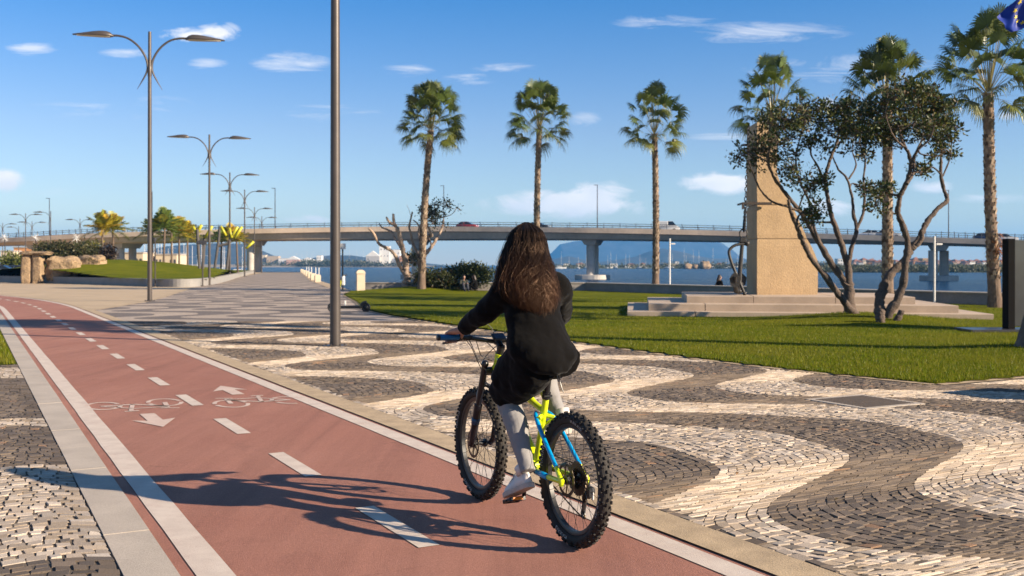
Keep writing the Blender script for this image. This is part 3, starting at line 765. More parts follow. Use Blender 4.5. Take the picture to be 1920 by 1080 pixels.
# ------------------------------------------------------------------ fan palms
m_leaf = tint_mat('palm_leaf', 0.42, 0.5, fine=0.12, fscale=6, trans=0.22)
m_trunk = tint_mat('palm_trunk', 0.9, 0.2, fine=0.25, fscale=14, bmp=0.01)
def fan_crown(R, n_leaf=46, size=1.0):
    V, Fc, Cc = [], [], []
    def quad(a, b, c, d, col):
        i = len(V); V.extend([a, b, c, d]); Fc.append((i, i + 1, i + 2, i + 3)); Cc.extend([col] * 4)
    n_dead = 0
    for k in range(n_leaf):
        f = k / (n_leaf - 1)
        az = k * 2.39996 + R.uniform(-.25, .25)
        el = math.radians(interp(f, [0, .25, .6, 1], [88, 66, 36, -8])) + R.uniform(-.15, .15)
        dead = k >= n_leaf - n_dead
        if dead: el = math.radians(R.uniform(-72, -45))
        hd = Vector((math.cos(az), math.sin(az), 0)); side = Vector((-hd.y, hd.x, 0))
        d = hd * math.cos(el) + Vector((0, 0, math.sin(el)))
        pl = size * R.uniform(.9, 1.15) * interp(f, [0, .3, .6, 1], [2.0, 1.75, 1.35, 1.05])
        p0 = Vector((0, 0, .25 - .45 * f)) + hd * .1; pts = []
        for i in range(6):
            t = i / 5; p = p0 + d * (pl * t); p.z -= .20 * t * t * pl * (0.15 + f); pts.append(p)
        fw = (pts[-1] - pts[-2]).normalized(); up = side.cross(fw).normalized() * -1
        if up.z < 0 and el < 1.3: up = -up
        g1 = R.uniform(.75, 1.25); yel = R.uniform(0, .32) + (.35 if f > .85 else 0)
        base = Vector((.056, .088, .016)) * (1 - yel) + Vector((.165, .165, .03)) * yel; base *= g1
        if dead: base = Vector((.17, .11, .05)) * g1
        pc = (.20, .17, .06)
        for i in range(5):
            w = .022 - .002 * i
            quad(pts[i] - side * w, pts[i] + side * w, pts[i + 1] + side * (w - .002), pts[i + 1] - side * (w - .002), pc)
        hub = pts[-1]; ns = 30; twist = R.uniform(-.8, .8)
        sd = (side * math.cos(twist) + up * math.sin(twist)); upn = sd.cross(fw)
        if upn.z < 0: upn = -upn
        bl = size * R.uniform(.62, .80)
        for j in range(ns):
            a = (j / (ns - 1) - .5) * math.radians(235)
            l = bl * (1 - .28 * abs(a) / 2.05) * R.uniform(.9, 1.05)
            dr = fw * math.cos(a) + sd * math.sin(a)
            fold = .18 * abs(math.sin(a)) + .05
            wv = fw * -math.sin(a) + sd * math.cos(a)
            droop = R.uniform(.14, .42) * (0.75 + .6 * f)
            pa = hub + dr * (.03 * size)
            pb = hub + dr * (l * .55) + upn * (fold * l * .35); pb.z -= droop * .12 * l
            pcn = hub + dr * (l * .8) + upn * (fold * l * .3); pcn.z -= droop * .55 * l
            pd = hub + dr * (l * .93) + upn * (fold * l * .15) + Vector((R.uniform(-.04, .04), R.uniform(-.04, .04), 0)); pd.z -= droop * 1.25 * l
            c = base * R.uniform(.8, 1.2); ct = c * 1.15 + Vector((.03, .02, .002))
            wA, wB, wC = .006 * size, .025 * size, .013 * size
            quad(pa - wv * wA, pa + wv * wA, pb + wv * wB, pb - wv * wB, tuple(c))
            quad(pb - wv * wB, pb + wv * wB, pcn + wv * wC, pcn - wv * wC, tuple(c))
            quad(pcn - wv * wC, pcn + wv * wC, pd + wv * .004, pd - wv * .004, tuple(ct))
    return V, Fc, Cc
def palm_trunk(R, H, lean, r0, r1, boots=True, bend=0.0, flare=1.35):
    V, Fc, Cc = [], [], []
    seg = 18; nr = 50
    def cen(t): return Vector((lean[0] * t + bend * math.sin(PI * t), lean[1] * t, H * t))
    def rad(t):
        return (r0 + (r1 - r0) * t) * (1 + (flare - 1) * math.exp(-t * H / .55)) 
    for i in range(nr + 1):
        t = i / nr; c = cen(t)
        for k in range(seg):
            a = 2 * PI * k / seg; rr = rad(t) * (1 + R.uniform(-.035, .035))
            V.append(c + Vector((rr * math.cos(a), rr * math.sin(a), 0)))
            q = R.uniform(.75, 1.2)
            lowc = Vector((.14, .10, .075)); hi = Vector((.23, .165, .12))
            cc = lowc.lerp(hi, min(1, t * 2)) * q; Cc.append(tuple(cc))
    for i in range(nr):
        for k in range(seg):
            a, b = i * seg + k, i * seg + (k + 1) % seg; Fc.append((a, b, b + seg, a + seg))
    if boots:
        z = 1.0; k = 0
        while z < H - .05:
            for m in range(9):
                t = (z + R.uniform(-.03, .03)) / H; a = 2 * PI * (m / 9 + (k % 2) / 18) + R.uniform(-.12, .12)
                if R.random() < .12: continue
                c = cen(t); rr = rad(t); o = Vector((math.cos(a), math.sin(a), 0)); s_ = Vector((-o.y, o.x, 0))
                w = rr * R.uniform(.24, .36); h = R.uniform(.09, .16); out = R.uniform(.02, .055)
                b0 = c + o * (rr * .97)
                i = len(V)
                V.extend([b0 - s_ * w, b0 + s_ * w, b0 + s_ * w * .7 + o * out + Vector((0, 0, h)), b0 - s_ * w * .7 + o * out + Vector((0, 0, h)), b0 + Vector((0, 0, h * 1.05))])
                br = R.random(); col = Vector((.36, .28, .205)) if br < .5 else Vector((.21, .15, .105)) if br < .8 else Vector((.10, .07, .05))
                col = col * R.uniform(.8, 1.15)
                Cc.extend([tuple(col)] * 4 + [tuple(col * .5)])
                Fc.extend([(i, i + 1, i + 2, i + 3), (i + 3, i + 2, i + 4, i + 4)[:3] + (i + 3,)][:1]); Fc.append((i + 3, i + 2, i + 4, i + 4))
            z += .13; k += 1
    return V, Fc, Cc
def add_tinted(name, V, Fc, Cc, m, root, smooth=False):
    quads = np.array([f for f in Fc if len(set(f)) == 4]); tris = np.array([tuple(dict.fromkeys(f)) for f in Fc if len(set(f)) == 3])
    fl = [quads] + ([tris] if len(tris) else [])
    return np_mesh(name, np.array([tuple(v) for v in V]), fl, m, root, smooth=smooth, cols=np.array([tuple(c) for c in Cc]))
def fan_palm(label, base, crown, r=0.2, seed=1, size=1.0, nl=46, bend=0.0, flare=1.35, skirt=0.0, group='tall fan palms on the waterfront lawn'):
    R = random.Random(seed); base = Vector(base); crown = Vector(crown) - Vector((0, 0, .55))
    nl = int(nl * 1.55)
    t = thing('fan_palm', label, 'palm tree', base, 0, group)
    H = crown.z - base.z; lean = (crown.x - base.x, crown.y - base.y)
    V, Fc, Cc = palm_trunk(R, H, lean, r, r * .82, bend=bend, flare=flare)
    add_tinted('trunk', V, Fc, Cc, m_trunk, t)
    V, Fc, Cc = fan_crown(R, nl, size); off = Vector((lean[0], lean[1], H))
    add_tinted('crown', [v + off for v in V], Fc, Cc, m_leaf, t)
    if skirt:     # a ring of dead brown leaf bases low on the trunk
        V, Fc, Cc = [], [], []
        for k in range(220):
            a = R.uniform(0, 2 * PI); z = skirt + R.gauss(0, .22); o = Vector((math.cos(a), math.sin(a), 0)); s_ = Vector((-o.y, o.x, 0)) * R.uniform(.01, .03)
            b0 = o * (r * 1.0) + Vector((0, 0, z)); l = R.uniform(.12, .42)
            e = b0 + o * l * R.uniform(.3, .8) + Vector((0, 0, -l * R.uniform(-.3, .8)))
            i = len(V); V.extend([b0 - s_, b0 + s_, e + s_ * .3, e - s_ * .3]); Fc.append((i, i + 1, i + 2, i + 3))
            c = Vector((.30, .12, .045)) * R.uniform(.4, 1.2); Cc.extend([tuple(c)] * 4)
        add_tinted('dead_leaf_collar', V, Fc, Cc, m_leaf, t)
    return t
def px_palm(label, pbx, pcx, pcy, Y, **kw):
    b = at(pbx, 497, Y); c = at(pcx, pcy, Y)
    return fan_palm(label, (b.x, Y, 0.03), (c.x, Y, c.z), **kw)
px_palm('fan palm behind the bare pruned tree, first of the tall row from the left', 790, 808, 226, 57.1, seed=3, r=.20, nl=50, size=1.03, bend=-.1)
px_palm('fan palm rising behind the cyclist, in the middle of the row', 1006, 1011, 225, 56, seed=4, r=.175, nl=36, size=1.05, bend=-.05)
px_palm('fan palm beside the thin white pole with nothing in front of its trunk', 1229, 1227, 232, 54, seed=5, r=.172, nl=28, size=1.0, bend=.05)
px_palm('fan palm behind the stone monument with only its crown showing', 1452, 1448, 190, 44, seed=6, r=.19, nl=30, size=.95)
px_palm('fan palm whose trunk rises between the two twisted trees', 1664, 1664, 178, 38.5, seed=7, r=.2, nl=42, size=1.05)
px_palm('tallest looking fan palm at right with a brown collar low on its trunk', 1866, 1853, 145, 35, seed=8, r=.195, nl=38, size=1.05, skirt=2.05, bend=-.05)
fan_palm('palm trunk with flared dark base cut by the right edge of the photo', (8.92, 17.25, 0.05), (9.9, 17.2, 8.9), seed=9, r=.27, nl=56, size=1.15, flare=1.75)

# ------------------------------------------------------------------ leaf clouds and branching trees
m_fol = tint_mat('broad_leaf', 0.5, 0.4, fine=0.1, fscale=8, trans=0.25)
m_bark = mat('grey_brown_bark', (0.135, 0.095, 0.072), 0.9, var=0.22, vscale=5, c2=(0.05, 0.037, 0.03), bmp=0.035, bscale=22, fine=0.2, fscale=40)
m_palebark = mat('pale_pink_bark', (0.46, 0.34, 0.25), 0.9, var=0.22, vscale=3.5, c2=(0.17, 0.12, 0.095), bmp=0.012, bscale=14, fine=0.2, fscale=30)
def leaf_batch(centers, n_each, spread, lsize, pal, flat=1.0, R=rng, long=1.9, clump=0):
    """arrays of bent leaf quads gathered round given centres"""
    C = np.asarray(centers, float); m = len(C)
    n = m * n_each
    cid = np.repeat(np.arange(m), n_each)
    P = C[cid] + R.normal(0, 1, (n, 3)) * spread * np.array([1, 1, flat])
    d = P - C[cid] + R.normal(0, .5 * spread, (n, 3)); d[:, 2] += .35 * spread
    d /= np.linalg.norm(d, axis=1)[:, None] + 1e-9
    r = R.normal(0, 1, (n, 3)); s = np.cross(d, r); s /= np.linalg.norm(s, axis=1)[:, None] + 1e-9
    ln = lsize * R.uniform(.6, 1.3, (n, 1)); w = ln / long
    V = np.zeros((n, 4, 3), np.float32)
    V[:, 0] = P; V[:, 1] = P + d * ln * .55 + s * w * .5; V[:, 2] = P + d * ln + np.cross(s, d) * ln * .12; V[:, 3] = P + d * ln * .55 - s * w * .5
    pal = np.asarray(pal); tone = R.uniform(.75, 1.25, m)[cid][:, None]
    c = pal[R.integers(0, len(pal), n)] * tone * R.uniform(.8, 1.2, (n, 1))
    return V.reshape(-1, 3), np.arange(4 * n).reshape(-1, 4), np.repeat(c, 4, 0)
def branch_tree(name, label, cat, loc, limbs, tips, bark, pal, lsize=.10, twig_r=.008, n_leaf=9, n_sub=10, sub_spread=.28, leafspread=.05, seed=1, group=None, root_flare=True):
    """limbs: list of (list of points, r0, r1); tips: list of (centre, radius, density) leafy clumps"""
    R = random.Random(seed); t = thing(name, label, cat, loc, 0, group)
    mb = MB(); nodes = []
    for pts, r0, r1 in limbs:
        P = cr(pts, 6); n = len(P)
        P = [p + Vector((R.uniform(-1, 1), R.uniform(-1, 1), R.uniform(-1, 1))) * (r0 * .10) for p in P]
        rr = [(r0 + (r1 - r0) * (i / (n - 1)) ** .8) * R.uniform(.84, 1.18) for i in range(n)]
        mb.tube(P, rr, 9)
        nodes += [(p, rr[i]) for i, p in enumerate(P) if i > n * .3]
    rosettes = []
    for c, rad, dens in tips:
        c = Vector(c)
        near = min(nodes, key=lambda q: (q[0] - c).length + max(0, q[0].z - c.z) * .6)
        a = near[0]; r0 = min(near[1] * .7, .035)
        mid = (a + c) / 2 + Vector((R.uniform(-.15, .15), R.uniform(-.15, .15), R.uniform(-.05, .15)))
        P = cr([a, mid, c], 5); mb.tube(P, [r0 + (twig_r * 1.5 - r0) * i / (len(P) - 1) for i in range(len(P))], 6)
        nodes += [(p, r0 * .7) for p in P[4:]]
        for k in range(int(n_sub * dens)):
            st = P[R.randint(5, len(P) - 1)]
            e = c + Vector((R.gauss(0, 1), R.gauss(0, 1), R.gauss(.15, .75))) * rad
            m2 = (st + e) / 2 + Vector((R.uniform(-.06, .06), R.uniform(-.06, .06), R.uniform(-.08, .02)))
            mb.tube(cr([st, m2, e], 3), [twig_r * 1.3] * 3 + [twig_r] * 3 + [twig_r * .6], 5)
            rosettes.append(tuple(e))
            if R.random() < .6: rosettes.append(tuple(m2.lerp(e, .6)))
    smooth_angle(mb.build('trunk', bark, t, loc=t.location), 60)
    if rosettes:
        V, Fq, Cc = leaf_batch(rosettes, n_leaf, leafspread, lsize, pal, R=np.random.default_rng(seed))
        np_mesh('crown', V - np.array(t.location), Fq, m_fol, t, cols=Cc)
    return t
PAL_D = [(.026, .042, .010), (.036, .056, .011), (.05, .07, .013), (.13, .125, .02), (.02, .032, .010), (.03, .048, .012), (.085, .05, .016)]  # the bright yellow tone paints sunlit leaves into the palette
YA = 26.6
def tr(pts, Y0, dy=0.0, dy2=0.0):     # traced limb with a depth that drifts along it
    n = len(pts); return [at(px, py, Y0 + dy * i / (n - 1) + dy2 * math.sin(3 * i / (n - 1))) for i, (px, py) in enumerate(pts)]
limbsA = [
    (tr([(1597, 612), (1594, 585), (1592, 560), (1592, 530)], YA), .22, .155),
    (tr([(1628, 608), (1606, 592), (1582, 565), (1552, 525), (1522, 485), (1506, 455), (1494, 425), (1484, 400), (1478, 375)], YA - .3, -1.2), .13, .045),
    (tr([(1592, 545), (1578, 520), (1556, 490), (1536, 455), (1516, 420), (1497, 393), (1472, 362), (1450, 330), (1440, 300), (1446, 265)], YA, -.8, .5), .13, .03),
    (tr([(1500, 397), (1478, 388), (1448, 378), (1425, 355), (1412, 325), (1402, 300)], YA - .3, -.8), .045, .018),
    (tr([(1592, 535), (1590, 500), (1577, 455), (1561, 410), (1552, 370), (1548, 335), (1556, 300), (1570, 265), (1575, 235)], YA, .9), .12, .03),
    (tr([(1590, 498), (1598, 460), (1606, 430), (1600, 400), (1598, 372), (1588, 335), (1572, 318), (1560, 290)], YA + .2, 1.4), .085, .022),
    (tr([(1604, 432), (1617, 405), (1621, 375), (1619, 335), (1622, 300), (1610, 265)], YA + .6, .4), .06, .02),
    (tr([(1536, 455), (1525, 420), (1518, 380), (1500, 340), (1492, 300), (1500, 260), (1510, 225)], YA - .2, .9), .05, .018),
    (tr([(1550, 350), (1535, 315), (1520, 285), (1530, 245)], YA + .5, -.6), .045, .018),
    (tr([(1497, 393), (1510, 360), (1530, 345), (1545, 335)], YA - .2, -.5), .03, .012),
    (tr([(1592, 335), (1605, 310), (1598, 280), (1606, 240)], YA + 1.4, .6), .035, .014)]
YB = 25.2
limbsB = [
    (tr([(1653, 616), (1650, 590), (1650, 562), (1657, 538), (1672, 512), (1693, 492), (1708, 468), (1722, 450), (1732, 428), (1745, 408), (1762, 388), (1776, 374), (1768, 350), (1764, 315), (1766, 285), (1764, 250)], YB, 1.4), .17, .03),
    (tr([(1660, 612), (1668, 585), (1684, 560), (1694, 530), (1698, 490), (1702, 455), (1694, 425), (1684, 400), (1688, 368), (1702, 335), (1708, 305), (1700, 280), (1690, 260), (1684, 235)], YB, -1.0, .3), .145, .03),
    (tr([(1708, 305), (1722, 280), (1742, 262), (1752, 235)], YB - .8, -.4), .05, .016),
    (tr([(1700, 345), (1712, 325), (1716, 290), (1730, 255), (1728, 215)], YB - .8, .8), .05, .016),
    (tr([(1695, 275), (1680, 262), (1668, 240), (1660, 212)], YB - .9, -.5), .04, .014),
    (tr([(1670, 612), (1685, 594), (1691, 582)], YB - .4), .10, .085),
    (tr([(1653, 612), (1650, 596), (1652, 580)], YB - .7), .13, .11),
    (tr([(1728, 432), (1728, 448), (1718, 462)], YB + .2), .06, .075),
    (tr([(1768, 330), (1780, 300), (1784, 268), (1778, 235)], YB + 1.4, .4), .03, .012)]
def tips(lst, Y0, seed):
    R = random.Random(seed); return [(tuple(at(px, py, Y0 + R.uniform(-1.3, 1.3))), r * .80 * Y0 / F, d) for (px, py, r, d) in lst]
tipsA = tips([(1392, 292, 16, .9), (1412, 283, 14, .9), (1385, 300, 9, .5), (1432, 255, 22, 1.4), (1452, 232, 20, 1.3), (1436, 290, 20, 1.1), (1460, 265, 22, 1.4), (1480, 225, 20, 1.4), (1500, 205, 16, 1.1), (1478, 250, 20, 1.3), (1512, 225, 20, 1.3), (1530, 205, 16, 1.2), (1540, 235, 22, 1.4), (1525, 260, 20, 1.1),
              (1565, 210, 18, 1.3), (1585, 225, 20, 1.4), (1570, 245, 20, 1.2), (1600, 250, 20, 1.3), (1555, 280, 14, .8), (1482, 312, 16, 1.0), (1470, 328, 12, .7), (1500, 338, 16, 1.1), (1525, 340, 14, .9), (1545, 336, 12, .8), (1515, 355, 12, .7), (1532, 385, 10, .8), (1522, 400, 11, .9), (1510, 415, 8, .6), (1530, 412, 7, .5),
              (1606, 278, 14, .8), (1618, 262, 15, 1.0), (1620, 290, 12, .7), (1545, 205, 14, .9), (1450, 300, 14, .8), (1418, 300, 10, .6), (1492, 285, 14, .8), (1590, 200, 12, .9), (1610, 215, 14, 1.0), (1640, 352, 14, .8), (1618, 350, 9, .6), (1462, 205, 12, .8), (1440, 220, 12, .8)], YA, 5)
tipsB = tips([(1628, 225, 18, 1.2), (1645, 205, 20, 1.4), (1660, 185, 18, 1.3), (1640, 245, 16, 1.1), (1680, 180, 18, 1.4), (1700, 165, 16, 1.3), (1720, 172, 18, 1.4), (1740, 188, 16, 1.3), (1710, 195, 20, 1.4), (1690, 205, 20, 1.4), (1665, 225, 20, 1.4), (1735, 215, 20, 1.4), (1760, 205, 16, 1.2), (1755, 235, 20, 1.3), (1775, 225, 15, 1.1), (1790, 240, 12, .9),
              (1715, 230, 20, 1.3), (1690, 240, 18, 1.2), (1780, 258, 14, .9), (1750, 260, 16, .9), (1725, 255, 16, .9), (1660, 255, 14, .9), (1672, 270, 12, .7), (1652, 360, 12, .9), (1640, 372, 10, .6), (1665, 350, 9, .6), (1722, 318, 10, .8), (1735, 322, 8, .6), (1748, 292, 8, .5), (1785, 290, 10, .6), (1770, 280, 10, .5), (1640, 388, 9, .7), (1650, 270, 10, .5), (1745, 175, 10, .8), (1625, 250, 10, .6)], YB, 6)
limbsA = [(p_, a_ * .82, b_ * .85) for p_, a_, b_ in limbsA]; limbsB = [(p_, a_ * .86, b_ * .9) for p_, a_, b_ in limbsB]
branch_tree('coastal_tree', 'twisted multi stemmed tree in front of the monument with long leaning lower limb', 'tree', tuple(Vector((at(1597, 600, YA).x, YA, .18))), limbsA, tipsA, m_bark, PAL_D, n_sub=11, n_leaf=11, lsize=.10, seed=21, group='twisted trees on the lawn mound')
branch_tree('coastal_tree', 'twisted tree right of the monument with sawn stumps at its foot', 'tree', tuple(Vector((at(1655, 610, YB).x, YB, .2))), limbsB, tipsB, m_bark, PAL_D, n_sub=12, n_leaf=11, lsize=.10, seed=22, group='twisted trees on the lawn mound')
YC = 59.0
KC = .52
def z2(pts): return [(680 + x / 6.0, 380 + y / 6.0) for x, y in pts]     # traced from a 6x enlargement
limbsC = [
    (tr(z2([(478, 1000), (490, 900), (505, 830), (490, 740), (475, 640), (455, 540), (430, 440), (405, 340), (375, 265), (310, 225), (265, 160)]), YC, -.6), .52, .12),
    (tr(z2([(500, 830), (455, 770), (410, 690), (375, 610), (330, 550), (270, 510), (200, 475), (155, 420), (125, 350), (90, 310), (62, 285)]), YC, -1.4), .26, .10),
    (tr(z2([(430, 500), (390, 440), (355, 380), (330, 330), (270, 300), (220, 280), (185, 235)]), YC, .8), .17, .08),
    (tr(z2([(372, 265), (350, 215), (345, 125)]), YC - .5), .17, .13),
    (tr(z2([(555, 980), (610, 880), (655, 780), (640, 650), (635, 600)]), YC + .3), .50, .26),
    (tr(z2([(640, 690), (660, 580), (690, 460), (730, 380), (775, 370), (755, 310), (720, 240), (700, 190)]), YC, -.5), .26, .10),
    (tr(z2([(630, 610), (600, 530), (560, 430), (540, 340), (522, 270), (540, 190), (560, 105)]), YC + .2, -.4), .17, .09),
    (tr(z2([(660, 470), (640, 400), (625, 330), (635, 270), (600, 220), (565, 195)]), YC, .7), .14, .06),
    (tr(z2([(640, 660), (720, 560), (780, 490), (830, 410), (870, 340), (895, 270), (912, 180)]), YC, 1.2), .26, .09),
    (tr(z2([(700, 170), (760, 175), (830, 180), (920, 160), (985, 140), (1030, 105), (1055, 65), (1100, 80)]), YC + .6), .07, .03),
    (tr(z2([(700, 470), (740, 400), (770, 480), (740, 560)]), YC + .2), .09, .09),
    (tr(z2([(540, 140), (520, 80), (495, 20)]), YC - .3), .035, .012)]
R_ = random.Random(3)
tipsC = [(tuple(at(680 + x / 6., 380 + y / 6., YC + R_.uniform(-.8, .8))), r / 6. * YC / F, d) for x, y, r, d in ((700, 70, 40, .9), (690, 120, 40, .9), (730, 150, 50, .9), (790, 120, 60, 1.0), (840, 130, 45, .8), (760, 210, 45, .6), (820, 260, 60, .5), (940, 20, 28, .9), (820, 20, 30, .4), (1080, 70, 40, .25), (530, 620, 45, 1.4), (560, 660, 40, 1.2), (700, 60, 30, .8))]
limbsC = [(p_, a_ * KC, b_ * KC) for p_, a_, b_ in limbsC]
branch_tree('pruned_tree', 'bare pruned tree with sawn pale limbs beside the sea wall', 'tree', tuple(Vector((at(770, 497, YC).x, YC, .2))), limbsC, tipsC, m_palebark, [(.05, .06, .02), (.09, .09, .03), (.07, .06, .025)], n_sub=9, n_leaf=8, lsize=.17, twig_r=.018, leafspread=.1, seed=23)

def shrub(name, label, cat, loc, blobs_, pal, n=900, lsize=.14, stem=True, seed=1, group=None, long=1.9, bark=None):
    R = random.Random(seed); t = thing(name, label, cat, loc, 0, group); cents = []
    mb = MB()
    for (dx, dy, dz, rx, ry, rz_) in blobs_:
        for k in range(int(n / len(blobs_) / 8) + 1):
            u = Vector((R.gauss(0, 1), R.gauss(0, 1), R.gauss(0, 1))).normalized() * (R.random() ** .45)
            cents.append((loc[0] + dx + u.x * rx, loc[1] + dy + u.y * ry, max(loc[2] + .03, loc[2] + dz + u.z * rz_)))
        if stem:
            for k in range(4):
                a = Vector(loc) + Vector((dx * .5 + R.uniform(-.1, .1), dy * .5 + R.uniform(-.1, .1), -.05)); e = Vector(loc) + Vector((dx + R.uniform(-.5, .5) * rx, dy + R.uniform(-.5, .5) * ry, dz + .3 * rz_))
                mb.tube(cr([a, (a + e) / 2 + Vector((R.uniform(-.1, .1), R.uniform(-.1, .1), 0)), e], 3), [.05 * min(1.5, rz_ * 1.2)] * 4 + [.02] * 3, 6)
    if stem: mb.build('stem', bark or m_bark, t, loc=t.location)
    V, Fq, Cc = leaf_batch(cents, 8, lsize * .9, lsize, pal, R=np.random.default_rng(seed), long=long)
    np_mesh('foliage', V - np.array(t.location), Fq, m_fol, t, cols=Cc)
    return t
PAL_G = [(.035, .05, .016), (.05, .07, .02), (.075, .085, .025), (.03, .04, .015)]
p = at(806, 497, 57.9)
shrub('shrub', 'dark rounded shrub right beside the bare pruned tree', 'shrub', (p.x, 57.9, .03), [(-.3, .1, .75, .7, .5, .5), (.5, 0, .65, .7, .5, .5), (1.2, .1, .55, .6, .5, .42)], PAL_G + [(.075, .045, .02)], 4200, .14, seed=31, group='shrubs along the sea wall')
p = at(872, 497, 58.2)
shrub('shrub', 'spreading green shrub above the two seated people', 'shrub', (p.x, 58.2, .03), [(-.8, .1, .9, .7, .4, .4), (.1, .1, 1.15, .75, .45, .33), (1.0, 0, .85, .7, .45, .5), (.6, 0, 1.05, .6, .45, .4)], PAL_G + [(.11, .12, .04)], 4800, .15, seed=32, group='shrubs along the sea wall')

# ------------------------------------------------------------------ monument
m_mon = mat('ochre_granite', (0.43, 0.295, 0.165), 0.85, var=0.10, vscale=1.6, sc=(1, 1, .7), fine=0.15, fscale=30, bmp=0.012, bscale=26)
m_step = mat('pink_granite_steps', (0.47, 0.365, 0.275), 0.8, var=0.10, vscale=1.8, fine=0.12, fscale=60)
mon = thing('monument', 'ochre granite monument with a curved fin on three stone steps', 'monument', (7.5, 30.5, 0.0))
def frustum(mb, q, z0, z1, b=.012, gap=None):
    c = sum((Vector((x, y)) for x, y in q), Vector((0, 0))) / 4
    def ring(z, ins): return [(x + (c.x - x) * ins / (Vector((x, y)) - c).length, y + (c.y - y) * ins / (Vector((x, y)) - c).length, z) for x, y in q]
    mb.loft([ring(z0, 0), ring(z1 - b, 0), ring(z1, b * 1.4)])
def lerp2(a, b, t): return (a[0] + (b[0] - a[0]) * t, a[1] + (b[1] - a[1]) * t)
for (FL, FR, BR, BL, z0, z1, cuts) in (((3.24, 28.75), (12.75, 27.1), (13.6, 33.6), (4.05, 35.8), -.05, .2, (.195, .735)), ((3.9, 29.2), (12.1, 27.75), (12.9, 33.3), (4.65, 35.2), .19, .4, (.19, .80)), ((5.1, 29.85), (11.3, 28.7), (12.1, 33.0), (5.7, 34.4), .39, .6, (.30, .66))):
    mb = MB(); cc = (0,) + cuts + (1,)
    for i in range(len(cc) - 1):
        a, b = cc[i] + (.0012 if i else 0), cc[i + 1] - (.0012 if i < len(cc) - 2 else 0)
        frustum(mb, [lerp2(FL, FR, a), lerp2(FL, FR, b), lerp2(BL, BR, b), lerp2(BL, BR, a)], z0, z1)
    mb.build('step', m_step, mon, loc=mon.location)
fu = Vector((1.9, .16, 0)).normalized(); fo = Vector((7.43, 31.05, 0)); fdv = Vector((.03, 1.5, 0))
prof_r = [(.6, 1.9), (1.2, 1.9), (1.61, 1.9), (2.0, 1.74), (2.3, 1.57), (2.75, 1.36), (3.3, 1.10), (3.7, .86), (4.05, .70), (4.4, .58), (5.0, .46), (5.65, .42), (5.85, .41)]
def fin(z0, z1, ins=0.0):
    zs = [z for z, u in prof_r]; us = [u for z, u in prof_r]
    zz = [z0] + [z for z in np.linspace(z0, z1, 9)[1:-1]] + [z1]
    mb = MB(); rings = []
    b = .012
    for k, z in enumerate(zz):
        u1 = interp(z, zs, us) - ins; i2 = ins + (b if k in (0, len(zz) - 1) else 0); z_ = z
        A = fo + fu * i2; B = fo + fu * (u1 - (b if k in (0, len(zz) - 1) else 0))
        d = fdv * (i2 / 1.5); rings.append([A + d + Vector((0, 0, z_)), B + d + Vector((0, 0, z_)), B + fdv - d + Vector((0, 0, z_)), A + fdv - d + Vector((0, 0, z_))])
    mb.loft(rings); return mb
for z0, z1 in ((.59, 2.29), (2.31, 3.32), (3.345, 5.85)): fin(z0, z1).build('stone_block', m_mon, mon, loc=mon.location)
mb = MB(); fin(.6, 5.8, .05); c = fin(.62, 5.8, .05); c.build('core', m_step, mon, loc=mon.location)
mb = MB()
pA = at(1391, 381.5, 30.95); pB = at(1446, 381.5, 30.98)
mb.box(((pA.x + pB.x) / 2, 30.92, pA.z), (pB.x - pA.x, .07, .07)); mb.box((pA.x + .02, 30.92, pA.z - .1), (.05, .06, .16)); mb.box((pA.x + .02, 31.25, pA.z), (.05, .66, .05)); 
mb.build('bracket', m_iron, mon, loc=mon.location)
mb = MB(); pA = at(1393, 272, 30.95); mb.box((pA.x + .25, 30.92, pA.z), (.5, .07, .07)); mb.build('bracket', m_iron, mon, loc=mon.location)
# anchor
m_anchor = mat('black_painted_iron', (0.022, 0.020, 0.02), 0.55, var=0.2, vscale=8, bmp=0.004, bscale=40)
YAn = 30.75; B_ = at(1388, 552, YAn)
an = thing('anchor', 'black iron ship anchor with folded stock leaning at the monument', 'anchor', (B_.x, YAn, .6))
mb = MB(); mb.tube([at(1384.5, 549, YAn), at(1388, 500, YAn), at(1392, 455, YAn), at(1393, 446, YAn)], [.085, .065, .055, .075], 10)
c = at(1392.5, 450, YAn); mb.bbox(c, (.2, .16, .16), .02)
mb.build('shank', m_anchor, an, loc=an.location)
mb = MB(); mb.tube(cr([at(1400, 457, YAn), at(1390, 457.5, YAn - .02), at(1378, 460, YAn - .05), at(1369, 467, YAn - .08), at(1367, 476, YAn - .1), at(1373, 496, YAn - .14), at(1385, 525, YAn - .2), at(1396, 551, YAn - .22)], 5), .045, 10)
mb.ball(at(1400.5, 456.5, YAn), .085); mb.ball(at(1396, 550.5, YAn - .22), .06)
smooth_angle(mb.build('stock', m_anchor, an, loc=an.location), 60)
mb = MB(); ring = []
c = at(1394, 438, YAn)
for k in range(22):
    a = -PI * .38 + 2 * PI * .88 * k / 21 - PI * .06 + PI * 0; a = math.radians(-50 + 280 * k / 21); ring.append((c.x + .115 * math.cos(a), YAn, c.z + .13 * math.sin(a)))
mb.tube(ring, .022, 8); smooth_angle(mb.build('shackle', m_anchor, an, loc=an.location), 60)
mb = MB(); C0 = at(1384, 546, YAn)
